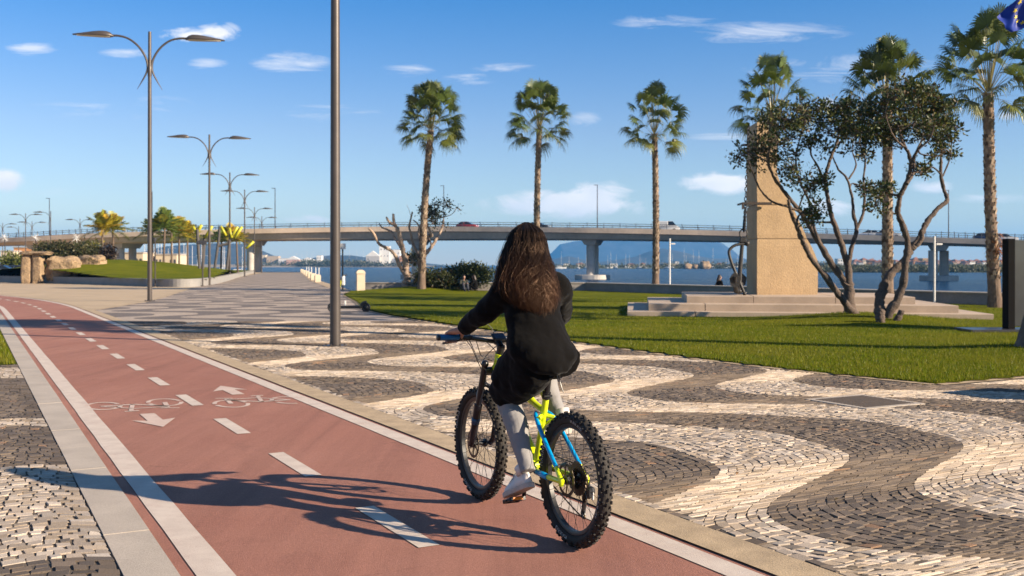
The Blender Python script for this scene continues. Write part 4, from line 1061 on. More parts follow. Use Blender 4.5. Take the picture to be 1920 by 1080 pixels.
for s in (1, -1):
    arm = cr([C0, C0 + Vector((-.12 * s, -.25 * s, .04)), C0 + Vector((-.2 * s, -.5 * s, .22)), C0 + Vector((-.22 * s, -.62 * s, .45))], 5)
    mb.tube(arm, [.085] * 6 + [.07] * 5 + [.05] * 5, 9)
    pc = arm[-4]; 
    mb.loft([[pc + Vector((x * .9 + .05 * s * 0, y, z)) for x, y, z in ((-.02, -.03 * s, .28), (-.19, -.02, .08), (-.15, .0, -.14), (.0, .02, -.2), (.15, .0, -.14), (.19, -.02, .08))], [pc + Vector((x * .85, y + .05 * s, z)) for x, y, z in ((-.02, -.03 * s, .24), (-.17, -.02, .07), (-.13, .0, -.12), (.0, .02, -.17), (.13, .0, -.12), (.17, -.02, .07))]])
mb.ball(C0, (.14, .14, .08)); smooth_angle(mb.build('fluke', m_anchor, an, loc=an.location), 50)
# chain
ch0, ch1, ch2 = at(1395, 431.5, YAn), at(1398, 381, YAn + .05), at(1404, 238, YAn + .1)
mb = MB(); pth = cr([ch0, ch1, ch2], 40); tot = sum((pth[i + 1] - pth[i]).length for i in range(len(pth) - 1)); nlk = int(tot / .105)
for k in range(nlk):
    f = (k + .5) / nlk * (len(pth) - 1); i = int(f); p = pth[i].lerp(pth[min(i + 1, len(pth) - 1)], f - i); d = (pth[min(i + 1, len(pth) - 1)] - pth[i]).normalized()
    s_ = Vector((1, .3, 0)) if k % 2 else Vector((.3, -1, 0)); s_ = (s_ - d * s_.dot(d)).normalized()
    mb.tube([p + d * (.075 * math.sin(a)) + s_ * (.042 * math.cos(a)) for a in np.linspace(0, 2 * PI, 13)[:-1]], .016, 6, loop=True)
tag(mb.build('chain', m_anchor, loc=ch0), 'black iron chain hanging down the monument to the anchor', 'chain')

# ------------------------------------------------------------------ info totem, flag, white posts, pillar, scooter, added shadow block
m_glass = mat('smoked_panel', (0.075, 0.078, 0.082), 0.12, var=0.2, vscale=.8, spec=0.6)
m_steel = mat('dark_plate', (0.10, 0.095, 0.105), 0.3, metal=0.6, var=0.15, vscale=2)
t = thing('information_totem', 'dark framed information panel with glass front beside the right edge', 'information panel', (11.4, 22.6, 0.04))
mb = MB(); mb.bbox((-.15, 0, .03), (2.6, .9, .06), .01); mb.build('base_plate', m_steel, t)
mb = MB(); mb.bbox((-.44, 0, 1.04), (.16, .28, 2.0), .01); mb.build('frame', m_dark, t); mb = MB(); mb.bbox((1.05, 0, 1.04), (.2, .28, 2.0), .01); mb.build('frame', m_dark, t)
mb = MB(); mb.bbox((.3, 0, 1.06), (1.3, .1, 1.9), .008); mb.build('panel', m_glass, t)
t = thing('shadow_blocker', 'squat grey block added unseen beyond the right edge to cast shadow on the cobbles', 'shadow block', (8.2, 10.75, 0.0), .5)  # added out of view only to throw a shadow onto the cobbles
mb = MB(); mb.bbox((0, 0, .6), (.9, .6, 1.2), .02); mb.build('body', m_steel, t); mb = MB(); mb.bbox((0, 0, 1.22), (.98, .68, .05), .01); mb.build('lid', m_dark, t)

def flag_mat():
    m, nt, b = new_mat('blue_flag_cloth'); a = nt.nodes.new('ShaderNodeVertexColor'); a.layer_name = 'tint'
    L(nt, a.outputs[0], b.inputs['Base Color']); b.inputs['Roughness'].default_value = .55
    tr_ = nt.nodes.new('ShaderNodeBsdfTranslucent'); L(nt, a.outputs[0], tr_.inputs[0]); ms = nt.nodes.new('ShaderNodeMixShader'); ms.inputs[0].default_value = .3
    L(nt, b.outputs[0], ms.inputs[1]); L(nt, tr_.outputs[0], ms.inputs[2]); L(nt, ms.outputs[0], nt.nodes['Material Output'].inputs[0]); return m
YF = 22.0
HT, HB, FT, FB = at(1975, -80, YF), at(1975, 24, YF), at(1871, 32, YF), at(1890, 63, YF - .1)
pole_x = at(1977, 0, YF).x
fl = thing('european_flag', 'blue flag with a ring of yellow stars flying at top right', 'flag', (pole_x, YF, 0.03))
mb = MB(); mb.tube([(0, 0, 0), (0, 0, 4), (0, 0, HT.z + .25)], [.05, .045, .035], 12); mb.ball((0, 0, HT.z + .3), .06); mb.build('pole', m_white, fl)
def flag_pt(u, v):
    p = HT.lerp(FT, u).lerp(HB.lerp(FB, u), v)
    p.y += .10 * math.sin(u * 9 + v * 2.5) * u + .05 * math.sin(u * 17 - v * 5) * u
    p.z += -.05 * math.sin(PI * u) ; p.x += .03 * math.sin(v * 9 + u * 4) * u
    return p - fl.location
nu, nv_ = 60, 40
V = np.array([tuple(flag_pt(i / nu, j / nv_)) for j in range(nv_ + 1) for i in range(nu + 1)])
idx = np.arange((nu + 1) * (nv_ + 1)).reshape(nv_ + 1, nu + 1)
q = np.stack([idx[:-1, :-1].ravel(), idx[:-1, 1:].ravel(), idx[1:, 1:].ravel(), idx[1:, :-1].ravel()], 1)
m_flag = flag_mat()
cl = np_mesh('flag_cloth', V, q, m_flag, fl, smooth=True, cols=np.tile(np.array([[.006, .035, .30]]), (len(V), 1)))
mbs = MB()
for k in range(12):
    a = 2 * PI * k / 12; cu, cvv = .5 + .36 * math.cos(a) * (2 / 3), .5 + .36 * math.sin(a)
    for off in (-.012, .012):
        pts = []
        for j in range(10):
            r = .075 if j % 2 == 0 else .030; b2 = -PI / 2 + 2 * PI * j / 10
            pts.append(flag_pt(cu + r * math.cos(b2) * (2 / 3), cvv + r * math.sin(b2)) + Vector((0, off, 0)))
        c = flag_pt(cu, cvv) + Vector((0, off, 0)); mbs.add([c] + pts, [(0, 1 + j, 1 + (j + 1) % 10) for j in range(10)])
me = mbs.build('stars', mat('yellow_star', (.65, .50, .03), .6, var=.05), cl)
def post(px, top, Y, label, base_z=.03):
    p = at(px, top, Y); t = thing('white_pole', label, 'pole', (p.x, Y, base_z), 0, 'thin white poles along the sea wall')
    mb = MB(); mb.tube([(0, 0, 0), (0, 0, p.z - base_z)], .04, 10); mb.tube([(0, 0, 0), (0, 0, .05)], .12, 12); mb.build('pole', m_white, t)
    mb = MB(); mb.bbox((.18, 0, p.z - base_z - .3), (.22, .08, .07), .01); mb.box((.06, 0, p.z - base_z - .3), (.1, .03, .03)); mb.build('lamp_bracket', m_white, t)
post(1256, 447, 56.5, 'thin white pole to the right of the third palm')
post(1752, 443, 38.6, 'thin white pole between the twisted tree and the right hand palm')
m_lime = mat('cream_limestone', (0.60, 0.50, 0.37), 0.85, var=0.08, vscale=3, fine=0.1, fscale=30, bmp=.004)
p = at(676, 497, 57.6); t = thing('stone_pillar', 'cream stone pillar with a rounded cap at the corner of the lawn', 'pillar', (p.x, 57.6, 0.0), .25)
mb = MB(); mb.bbox((0, 0, .5), (.46, .46, 1.0), .012); mb.build('shaft', m_lime, t)
mb = MB(); mb.bbox((0, 0, 1.03), (.52, .52, .06), .012); mb.loft([[(x * w, y * w, z) for x, y in ((-.25, -.25), (.25, -.25), (.25, .25), (-.25, .25))] for z, w in ((1.06, 1), (1.13, .93), (1.19, .72), (1.23, .4), (1.24, .1))]); smooth_angle(mb.build('cap', m_lime, t), 30)
# quay bollards and mooring piles
bl = None
for i, f in enumerate(np.linspace(0, 1, 7)):
    y = 88 + f ** 1.25 * 118; x = interp(y, [59.5, 96, 221], [-9.6, -18.0, -45.0]) - .55
    if bl is None:
        bl = thing('stone_bollard', 'squat cream stone bollards lining the promenade quay edge', 'bollard', (x, y, 0.02), .3, 'stone bollards on the quay edge')
        mb = MB(); mb.bbox((0, 0, .27), (.5, .5, .54), .02); mb.build('shaft', m_lime, bl)
        mb = MB(); mb.loft([[(xx * w, yy * w, z) for xx, yy in ((-.25, -.25), (.25, -.25), (.25, .25), (-.25, .25))] for z, w in ((.54, 1), (.62, .9), (.67, .6), (.69, .2))]); mb.build('cap', m_lime, bl)
    else: dup(bl, (x, y, 0.02))
pile = None
for (px, top, Y) in ((575, 502, 150), (579, 502.5, 145), (584, 503, 132), (592, 506, 118), (598, 507, 108)):
    p = at(px, top, Y)
    if pile is None:
        mb = MB(); mb.tube([(0, 0, -2), (0, 0, 1.9)], .05, 10); mb.lathe([(.05, 1.9), (.04, 1.97), (.02, 2.0)], 10)
        pile = tag(mb.build('mooring_pile', m_white), 'white mooring piles standing in the water beside the quay', 'mooring pile', 'mooring piles off the quay'); pile.location = (p.x, Y, -.75)
    else:
        c = pile.copy(); COL.objects.link(c); c.location = (p.x, Y, -.75)
# e-scooter
m_sy = mat('lime_yellow_plastic', (0.60, 0.58, 0.02), 0.4, var=.05); m_blk = mat('black_plastic', (0.018, 0.018, 0.02), 0.55, var=.1)
p = at(686, 497, 32.7); sc_ = thing('electric_scooter', 'parked electric scooter with yellow stem half hidden by the lamp post', 'scooter', (p.x, 32.7, .012), PI)
def wheel_s(x): 
    mb = MB(); mb.tube([(x + .115 * math.cos(a), 0, .14 + .115 * math.sin(a)) for a in np.linspace(0, 2 * PI, 25)[:-1]], .035, 8, loop=True); mb.lathe([(.085, -.03), (.085, .03)], 14, Matrix.Translation((x, 0, .14)) @ Matrix.Rotation(PI / 2, 4, 'X')); return mb
wheel_s(0).build('wheel', m_blk, sc_, smooth=True); wheel_s(1.08).build('wheel', m_blk, sc_, smooth=True)
mb = MB(); mb.bbox((.5, 0, .15), (.72, .17, .085), .02); mb.tube([(.84, 0, .16), (.95, 0, .22), (1.0, 0, .30)], .04, 8); mb.tube(cr([(-.02, 0, .30), (.08, 0, .28), (.16, 0, .2)], 4), .05, 8); mb.build('deck', m_blk, sc_)
mb = MB(); mb.tube([(1.06, 0, .2), (1.0, 0, .42)], .045, 8); mb.tube([(1.0, 0, .42), (.78, 0, 1.0)], [.055, .05], 10); mb.build('stem', m_sy, sc_)
mb = MB(); mb.tube([(.78, 0, 1.0), (.74, 0, 1.13)], .035, 8); mb.tube(cr([(.66, -.27, 1.17), (.72, -.12, 1.15), (.74, 0, 1.14), (.72, .12, 1.15), (.66, .27, 1.17)], 3), .02, 8); mb.build('handlebar', m_blk, sc_)
mb = MB(); mb.bbox((.72, 0, 1.05), (.09, .12, .2), .02); mb.bbox((.72, 0, .92), (.10, .1, .16), .02); mb.build('white_fitting', m_white, sc_); mb = MB(); mb.bbox((.66, .02, .27), (.06, .05, .16), .01); mb.build('kickstand', m_white, sc_)

# ------------------------------------------------------------------ sea wall
m_wall = mat('grey_sea_wall', (0.27, 0.245, 0.225), 0.9, var=0.12, vscale=1.2, fine=0.15, fscale=20)
mb = MB(); W0 = [(-9.0, 59.0), (4.25, 58.75), (17.3, 37.4), (30.2, 16.2)]; W1 = [(-9.0, 59.6), (4.6, 59.35), (17.8, 37.7), (30.7, 16.5)]
mb.loft([[(a[0], a[1], -.05), (a[0], a[1], .45), (b[0], b[1], .45), (b[0], b[1], -.05)][::-1] for a, b in zip(W0, W1)])
wt = thing('sea_wall', 'low grey sea wall behind the lawn', 'wall', (4.3, 58.8, 0)); mb.build('wall', m_wall, wt, loc=wt.location)
mb = MB(); mb.loft([[(a[0] * 1.0 - .04, a[1] - .04, .452), (a[0] - .04, a[1] - .04, .50), (b[0] + .04, b[1] + .04, .50), (b[0] + .04, b[1] + .04, .452)][::-1] for a, b in zip(W0, W1)]); mb.build('coping', m_slab, wt, loc=wt.location)

# ------------------------------------------------------------------ bridge
m_conc = mat('bridge_concrete', (0.62, 0.48, 0.36), 0.9, var=0.14, vscale=.15, fine=0.1, fscale=1.5)
m_conc2 = mat('pale_pier_concrete', (0.50, 0.46, 0.42), 0.9, var=0.12, vscale=.3, fine=0.1, fscale=2)
m_asph = mat('bridge_asphalt', (0.06, 0.058, 0.056), .9, var=.1, vscale=.5)
ctrl = [(-420, 250, 447, 463), (-200, 225, 445, 462), (0, 212, 439, 459), (130, 207, 432, 457.5), (250, 204, 427, 455), (460, 202, 421.5, 450.5), (770, 200, 417, 449), (1101, 190, 419, 449), (1400, 184, 425, 453), (1765, 174, 436, 459), (1920, 170, 441, 463), (2150, 165, 448, 468), (2500, 158, 455, 473)]
cp = []
for px, Y, yr, yb in ctrl:
    p = at(px, yr, Y); cp.append(Vector((p.x, Y, p.z))); 
zb_ = [at(px, yb, Y).z for px, Y, yr, yb in ctrl]
path3 = cr(cp, 10); zbp = [v.x for v in cr([(z, 0, 0) for z in zb_], 10)]
frames = []
for i in range(len(path3)):
    tt = path3[min(i + 1, len(path3) - 1)] - path3[max(i - 1, 0)]; tt.z = 0; tt.normalize(); frames.append((path3[i], Vector((-tt.y, tt.x, 0)), tt))   # nrm points away from camera
br = thing('road_bridge', 'long concrete road bridge over the harbour behind the park', 'bridge', (0, 200, -1.2))
def sweep(section, name, m):
    mb = MB(); rings = []
    for i, (p, nn, tt) in enumerate(frames): rings.append([Vector((p.x, p.y, 0)) + nn * o + Vector((0, 0, z)) for o, z in section(p.z - 1.25, zbp[i])])
    mb.loft(rings); return mb.build(name, m, br, loc=br.location)
sweep(lambda d, b: [(-.3, d), (-.3, d - .5), (.2, d - .6), (11.2, d - .6), (11.7, d - .5), (11.7, d)], 'deck', m_conc)
sweep(lambda d, b: [(.15, d - .61), (.75, b + .15), (1.0, b), (10.4, b), (10.65, b + .15), (11.25, d - .61)], 'girder', m_conc)
sweep(lambda d, b: [(.2, d + .004), (11.2, d + .004), (11.2, d + .03), (.2, d + .03)][::-1], 'carriageway', m_asph)
for o in (-.3, 11.3): sweep(lambda d, b: [(o, d + .005), (o + .35, d + .005), (o + .35, d + .42), (o, d + .42)][::-1], 'parapet', m_conc)
for o in (-.1, 11.5):
    mb = MB()
    for i in range(len(frames) - 1):
        (p, nn, tt), (p2, n2, t2) = frames[i], frames[i + 1]
        a = Vector((p.x, p.y, p.z)) + nn * o; b = Vector((p2.x, p2.y, p2.z)) + n2 * o
        for dz in (0.0, -.35): mb.tube([a + Vector((0, 0, dz)), b + Vector((0, 0, dz))], .045, 4, cap=False)
        k = max(1, int((b - a).length / 2.2))
        for j in range(k):
            c = a.lerp(b, j / k); mb.box((c.x, c.y, c.z - .36), (.09, .09, .95 if j % 2 else 1.1))
    mb.build('railing', m_steel, br, loc=br.location)
def frame_at(px):
    best = min(range(len(frames)), key=lambda i: abs(frames[i][0].x / frames[i][0].y - (px - 960) / F)); return frames[best], zbp[best]
def pier(px, off, cols, foot=True, z_base=-2.5):
    (p, nn, tt), zb2 = frame_at(px)
    c0 = Vector((p.x, p.y, 0)) + nn * 5.7; mb = MB(); rz = math.atan2(nn.y, nn.x); w = 2.4 + (max(cols) - min(cols))
    M = Matrix.Translation((c0.x, c0.y, 0)) @ Matrix.Rotation(rz, 4, 'Z')
    mb.loft([[M @ Vector((sx * (w / 2 + dx), sy * (.95 + dy), z)) for sx, sy in ((-1, -1), (1, -1), (1, 1), (-1, 1))] for z, dx, dy in ((zb2 - .95, 0, 0), (zb2 - .5, .25, .25), (zb2 + .04, .6, .5))])
    pr = mb.build('pier', m_conc2, br, loc=br.location)
    for o in cols:
        c = c0 + nn * o + tt * (o * .42 if px == 1766 else 0); mb = MB(); mb.tube([Vector((c.x, c.y, z_base)), Vector((c.x, c.y, zb2 - .9))], .78, 20); smooth_angle(mb.build('column', m_conc2, pr, loc=br.location), 50)
    if foot:
        mb = MB(); M2 = Matrix.Translation((c0.x, c0.y, -1.35)) @ Matrix.Rotation(rz, 4, 'Z')
        ring = lambda z, k: [M2 @ Vector(((w / 2 + 1.2) * math.copysign(abs(math.cos(a)) ** .6, math.cos(a)) * k, 3.1 * math.copysign(abs(math.sin(a)) ** .6, math.sin(a)) * k, z)) for a in np.linspace(0, 2 * PI, 33)[:-1]]
        mb.loft([ring(0, 1), ring(.95, 1), ring(1.0, .98)]); mb.build('pier_base', m_conc2, pr, loc=br.location)
pier(1101, 0, (-2.2, 2.2)); pier(1766, 0, (-2.6, 2.6)); pier(768, 0, (-2.2, 2.2)); pier(466, 0, (-2.2, 2.2), False); pier(205, 0, (-2.2, 2.2), False); pier(40, 0, (-2.2, 2.2), False); pier(-150, 0, (-2, 2), False); pier(2350, 0, (-2.6, 2.6))
bl = None
for (px, top, lab) in ((22, 380, 'slender lamp pole on the bridge near the left edge'), (228, 365, 'slender lamp pole on the bridge above the left palms'), (487, 346, 'slender lamp pole on the bridge behind the row of promenade lamps'), (790, 345, 'slender lamp pole on the bridge beside the first palm trunk'), (1114, 347, 'slender lamp pole on the bridge above the middle pier'), (1780, 360, 'slender lamp pole on the bridge right of the twisted trees')):
    (p, nn, tt), zb2 = frame_at(px); q = Vector((p.x, p.y, p.z - 1.24)) + nn * .02 + nn * 10.9
    if bl is None:
        bl = thing('bridge_lamp', lab, 'lamp pole', q, 0, 'slender lamp poles on the bridge')
        mb = MB(); mb.tube([(0, 0, 0), (0, 0, 9.2)], [.11, .07], 8); mb.build('pole', m_steel, bl)
        mb = MB(); mb.bbox((-.3, 0, 9.2), (.8, .25, .1), .02); mb.build('lamp_head', m_steel, bl)
    else: bl2 = dup(bl, q, 0, lab)
# ================================================================== CYCLIST AND MOUNTAIN BIKE (x forward, y left, z up from the rear tyre contact)
BIKE_LOC, BIKE_RZ = (0.327, 5.418, 0.013), math.atan2(0.900, -0.436)
WB, HZ = 1.218, 0.355
m_yel = mat('lime_yellow_paint', (0.60, 0.72, 0.012), 0.28, var=0.03, coat=0.5)
m_blue = mat('sky_blue_paint', (0.0, 0.26, 0.55), 0.28, var=0.03, coat=0.5)
m_tyre = mat('tyre_rubber', (0.018, 0.016, 0.015), 0.75, var=0.2, vscale=10, spec=0.3, c2=(.035, .03, .026))
m_black = mat('satin_black', (0.012, 0.012, 0.014), 0.38, var=0.1, spec=0.5)
m_fork = mat('navy_black_paint', (0.008, 0.009, 0.016), 0.35, var=0.15, coat=0.1)
m_alu = mat('bright_steel', (0.45, 0.44, 0.43), 0.3, metal=1.0, var=0.1)
m_spoke = mat('dark_spoke', (0.05, 0.05, 0.05), 0.3, metal=.8, var=.05)
m_grip = mat('blue_rubber_grip', (0.0, 0.12, 0.32), 0.5, var=.08, bmp=.001, bscale=200)
m_orange = mat('orange_reflector', (0.75, 0.22, 0.02), 0.25, var=.05)
m_screen = mat('dark_blue_screen', (0.01, 0.02, 0.05), 0.12, var=.1)
m_gold = mat('chain_steel', (0.10, 0.08, 0.06), 0.4, metal=.9, var=.2, vscale=30)
m_letter = mat('pale_lettering', (0.42, 0.40, 0.36), 0.7, var=.05)
bike = thing('mountain_bike', 'lime yellow and blue mountain bike with knobbly tyres ridden along the red cycle path', 'bicycle', BIKE_LOC, BIKE_RZ)
RY = Matrix.Rotation(PI / 2, 4, 'X')          # lathe axis z -> y
def make_wheel(x, rear):
    O = Vector((x, 0, HZ)); M = Matrix.Translation(O)
    # rim
    mb = MB(); prof = [(.268, -.012), (.276, -.016), (.290, -.017), (.294, -.013), (.294, .013), (.290, .017), (.276, .016), (.268, .012)]
    mb.loft([[(r * math.cos(a), y, r * math.sin(a)) for r, y in prof] for a in np.linspace(0, 2 * PI, 73)[:-1]], loop=True, M=M)
    rim = mb.build('wheel', m_black, bike); smooth_angle(rim, 40)
    # tyre carcass
    mb = MB(); mb.loft([[((.318 + .031 * math.cos(b)) * math.cos(a), .034 * math.sin(b), (.318 + .031 * math.cos(b)) * math.sin(a)) for b in np.linspace(0, 2 * PI, 19)[:-1]] for a in np.linspace(0, 2 * PI, 97)[:-1]], loop=True, M=M)
    # knobs
    nk = 64
    for k in range(nk):
        for j, (phi, sz) in enumerate(((-72, (.017, .012, .012)), (-36, (.014, .011, .010)), (0, (.018, .012, .010)), (36, (.014, .011, .010)), (72, (.017, .012, .012)))):
            if j == 2 and k % 2: 
                pass
            a = 2 * PI * (k + (.5 if j % 2 else 0) + (.12 if k % 2 else -.12)) / nk; p = math.radians(phi + (6 if k % 2 else -6) * (1 if j > 2 else -1))
            er = Vector((math.cos(a), 0, math.sin(a))); et = Vector((-math.sin(a), 0, math.cos(a))); ey = Vector((0, 1, 0))
            no = er * math.cos(p) + ey * math.sin(p); la = et.cross(no)
            c = er * .318 + no * .0355
            Mk = Matrix(((et.x, la.x, no.x, c.x), (et.y, la.y, no.y, c.y), (et.z, la.z, no.z, c.z), (0, 0, 0, 1)))
            mb.box((0, 0, 0), sz, M @ Mk, taper=.8)
    ty = mb.build('tyre', m_tyre, rim)
    # raised letters on the left sidewall
    cu = bpy.data.curves.new('lettering', 'FONT'); cu.body = 'MAXXIS'; cu.size = .030; cu.extrude = .0006; cu.align_x = 'CENTER'; cu.space_character = 1.25
    tmp = link(bpy.data.objects.new('tmp', cu)); me = bpy.data.meshes.new_from_object(tmp.evaluated_get(bpy.context.evaluated_depsgraph_get())); bpy.data.objects.remove(tmp)
    src = [v.co.copy() for v in me.vertices]; pf = [tuple(p.vertices) for p in me.polygons]
    ml = MB()
    for ac in ((112, 292, 22, 202) if not rear else (285, 105, 15, 195)):
        vs = []
        for v in src:
            a = math.radians(ac) + v.x / .310 ; r = .303 + v.y * .85     # left side seen from +y: forward (x) is to the left
            b = math.asin(max(-1, min(1, (r - .318) / .031))); y = .034 * math.cos(b) + .0012 + v.z
            vs.append(O + Vector((r * math.cos(a), y, r * math.sin(a))))
        ml.add(vs, pf)
    ml.build('tyre_lettering', m_letter, rim)
    # hub, spokes
    mb = MB(); hw = .05
    mb.lathe([(.012, -.055), (.026, -.05), (.027, -.035), (.014, -.03), (.014, .025), (.027, .03), (.027, .04), (.012, .055)], 16, M @ RY)
    mb.build('hub', m_black, rim, smooth=False)
    mb = MB()
    for k in range(32):
        s = 1 if k % 2 else -1; a = 2 * PI * k / 32; b = a + (1.25 if (k // 2) % 2 else -1.25)
        mb.tube([O + Vector((.026 * math.cos(b), s * .033, .026 * math.sin(b))), O + Vector((.270 * math.cos(a), s * .004, .270 * math.sin(a)))], .00135, 4)
    mb.build('spokes', m_spoke, rim)
    mb = MB(); R0 = .088
    for r0, r1 in ((.072, .090),): mb.loft([[(r0 * math.cos(a), -.001, r0 * math.sin(a)), (r1 * (1 + .015 * math.sin(a * 14)) * math.cos(a), -.001, r1 * (1 + .015 * math.sin(a * 14)) * math.sin(a)), (r1 * (1 + .015 * math.sin(a * 14)) * math.cos(a), .001, r1 * (1 + .015 * math.sin(a * 14)) * math.sin(a)), (r0 * math.cos(a), .001, r0 * math.sin(a))] for a in np.linspace(0, 2 * PI, 85)[:-1]], loop=True, M=M @ Matrix.Translation((0, .047, 0)))
    for k in range(6):
        a = 2 * PI * k / 6; mb.tube([O + Vector((.022 * math.cos(a), .047, .022 * math.sin(a))), O + Vector((.074 * math.cos(a + .5), .047, .074 * math.sin(a + .5)))], .004, 4)
    mb.build('brake_disc', m_gold, rim)
    return rim
fwheel = make_wheel(WB, False); rwheel = make_wheel(0.0, True)
BBp = Vector((.43, 0, .352)); STt = Vector((.312, 0, .762)); HTb = Vector((.965, 0, .845)); HTt = Vector((.922, 0, .948))
mb = MB()
mb.tube([BBp, BBp.lerp(STt, .6), STt], [.024, .019, .0185], 14)
mb.tube([HTb - Vector((-.004, 0, .008)), HTb, HTb.lerp(HTt, .5), HTt], [.031, .029, .026, .028], 16)
mb.tube(cr([HTt + Vector((-.005, 0, -.035)), Vector((.70, 0, .80)), Vector((.50, 0, .715)), Vector((.335, 0, .672))], 5), [.028] * 6 + [.025] * 5 + [.02] * 5, 14, flat=.85)
mb.tube(cr([HTb + Vector((-.005, 0, .025)), Vector((.72, 0, .605)), BBp + Vector((.01, 0, .01))], 6), [.034] * 7 + [.038] * 6, 14)
mb.lathe([(.037, -.05), (.037, .05)], 20, Matrix.Translation(BBp) @ RY)
for s in (1, -1):   # yoke pieces, stay ends and chain stays
    mb.tube([(.345, s * .012, .645), (.31, s * .05, .635)], .014, 8); mb.tube([(.36, s * .01, .59), (.31, s * .05, .632)], .011, 8)
    mb.tube([(.065, s * .072, .415), (.02, s * .076, .375), (-.005, s * .076, .352), (-.004, s * .076, .325)], [.012, .013, .016, .012], 10)
    mb.tube(cr([(.40, s * .04, .35), (.30, s * .06, .345), (.15, s * .068, .342), (0, s * .074, .348)], 4), [.019] * 4 + [.015] * 8 + [.013], 10)
fr = mb.build('frame', m_yel, bike); smooth_angle(fr, 40)
for s in (1, -1):
    mb = MB(); mb.tube(cr([(.372, s * .035, .66), (.335, s * .052, .64), (.25, s * .064, .57), (.06, s * .0725, .412)], 5), [.012] * 16, 10); smooth_angle(mb.build('seat_stay', m_blue, bike), 50)
mb = MB(); mb.tube([(.305, .068, .3455), (.16, .073, .3425)], .0172, 10); mb.build('frame_decal', m_blue, bike, smooth=True); mb = MB(); mb.tube([HTt + Vector((-.06, 0, -.063)), Vector((.74, 0, .822))], .0292, 14, flat=.86); mb.build('frame_decal', m_blue, bike, smooth=True)
mb = MB(); a, b = HTt + Vector((-.10, 0, -.078)), Vector((.80, 0, .846)); mb.tube([a, b], .0296, 14, flat=.86); mb.build('white_stripe', m_white, bike, smooth=True)
# seat post and clamp
mb = MB(); mb.tube([STt - Vector((0, 0, .02)), Vector((.272, 0, .905))], .0155, 12); mb.tube([STt + Vector((.004, 0, -.018)), STt + Vector((-.005, 0, .018))], .024, 14); mb.tube([STt + Vector((-.03, -.02, .0)), STt + Vector((-.03, .03, .0))], .006, 6); mb.bbox((.268, 0, .908), (.05, .04, .03), .006); smooth_angle(mb.build('seat_post', m_black, bike), 40)
# saddle
mb = MB(); rings = []
for t in np.linspace(0, 1, 12):
    x = .16 + .26 * t; w = interp(t, [0, .08, .25, .5, .8, .95, 1], [.03, .066, .07, .043, .023, .018, .006]); zz = .925 + .012 * (1 - t) * (1 - t) + (.004 if t > .8 else 0)
    rings.append([(x, w * math.cos(b), zz + (.016 * math.sin(b) if math.sin(b) > 0 else .032 * math.sin(b))) for b in np.linspace(0, 2 * PI, 15)[:-1]])
mb.loft(rings); sd = mb.build('saddle', m_black, bike, smooth=True)
mb = MB()
for s in (1, -1): mb.tube(cr([(.16, s * .03, .925), (.22, s * .022, .905), (.32, s * .022, .908), (.38, s * .01, .93)], 4), .0035, 6)
mb.build('saddle_rail', m_alu, sd)
mb = MB(); mb.tube(cr([(.17, -.005, .925), (.16, .0, .90), (.165, -.006, .86), (.155, -.012, .82), (.150, -.02, .795)], 5), [.004] * 10 + [.003] * 10 + [.002], 5); mb.tube(cr([(.175, -.01, .925), (.17, .008, .895), (.158, .004, .85)], 5), .003, 5); mb.build('cord', m_black, sd)
# fork
mb = MB()
mb.tube([(.975, -.075, .838), (.975, .075, .838)], [.026, .026], 12)
for s in (1, -1):
    ax = Vector((WB, s * .068, HZ)); top = Vector((.985, s * .075, .855)); d = (Vector((1.175, s * .073, .37)) - top).normalized(); mid = top + d * .25; bot = top + d * .50
    mb.tube([top - d * .03, mid], .0185, 12); mb.tube([mid, mid + d * .02, bot - d * .06, bot, ax + Vector((-.01, 0, -.005))], [.026, .0255, .0225, .021, .016], 12)
    mb.ball(top - d * .03, .0235)
mb.tube(cr([(1.085, .07, .62), (1.11, .055, .69), (1.135, 0, .735), (1.11, -.055, .69), (1.085, -.07, .62)], 5), .014, 10)
mb.tube([(WB, -.075, HZ), (WB, .075, HZ)], .010, 8)
mb.bbox((1.16, .075, .43), (.05, .025, .06), .008)
smooth_angle(mb.build('fork', m_fork, bike), 45)
mb = MB(); d = Vector((1.175, .073, .37)) - Vector((.985, .075, .855)); mb.tube([Vector((.985, .075, .855)) + d * .66, Vector((.985, .075, .855)) + d * .74], .0262, 12); mb.build('fork_decal', mat('navy_decal', (.01, .07, .16), .3), bike, smooth=True)
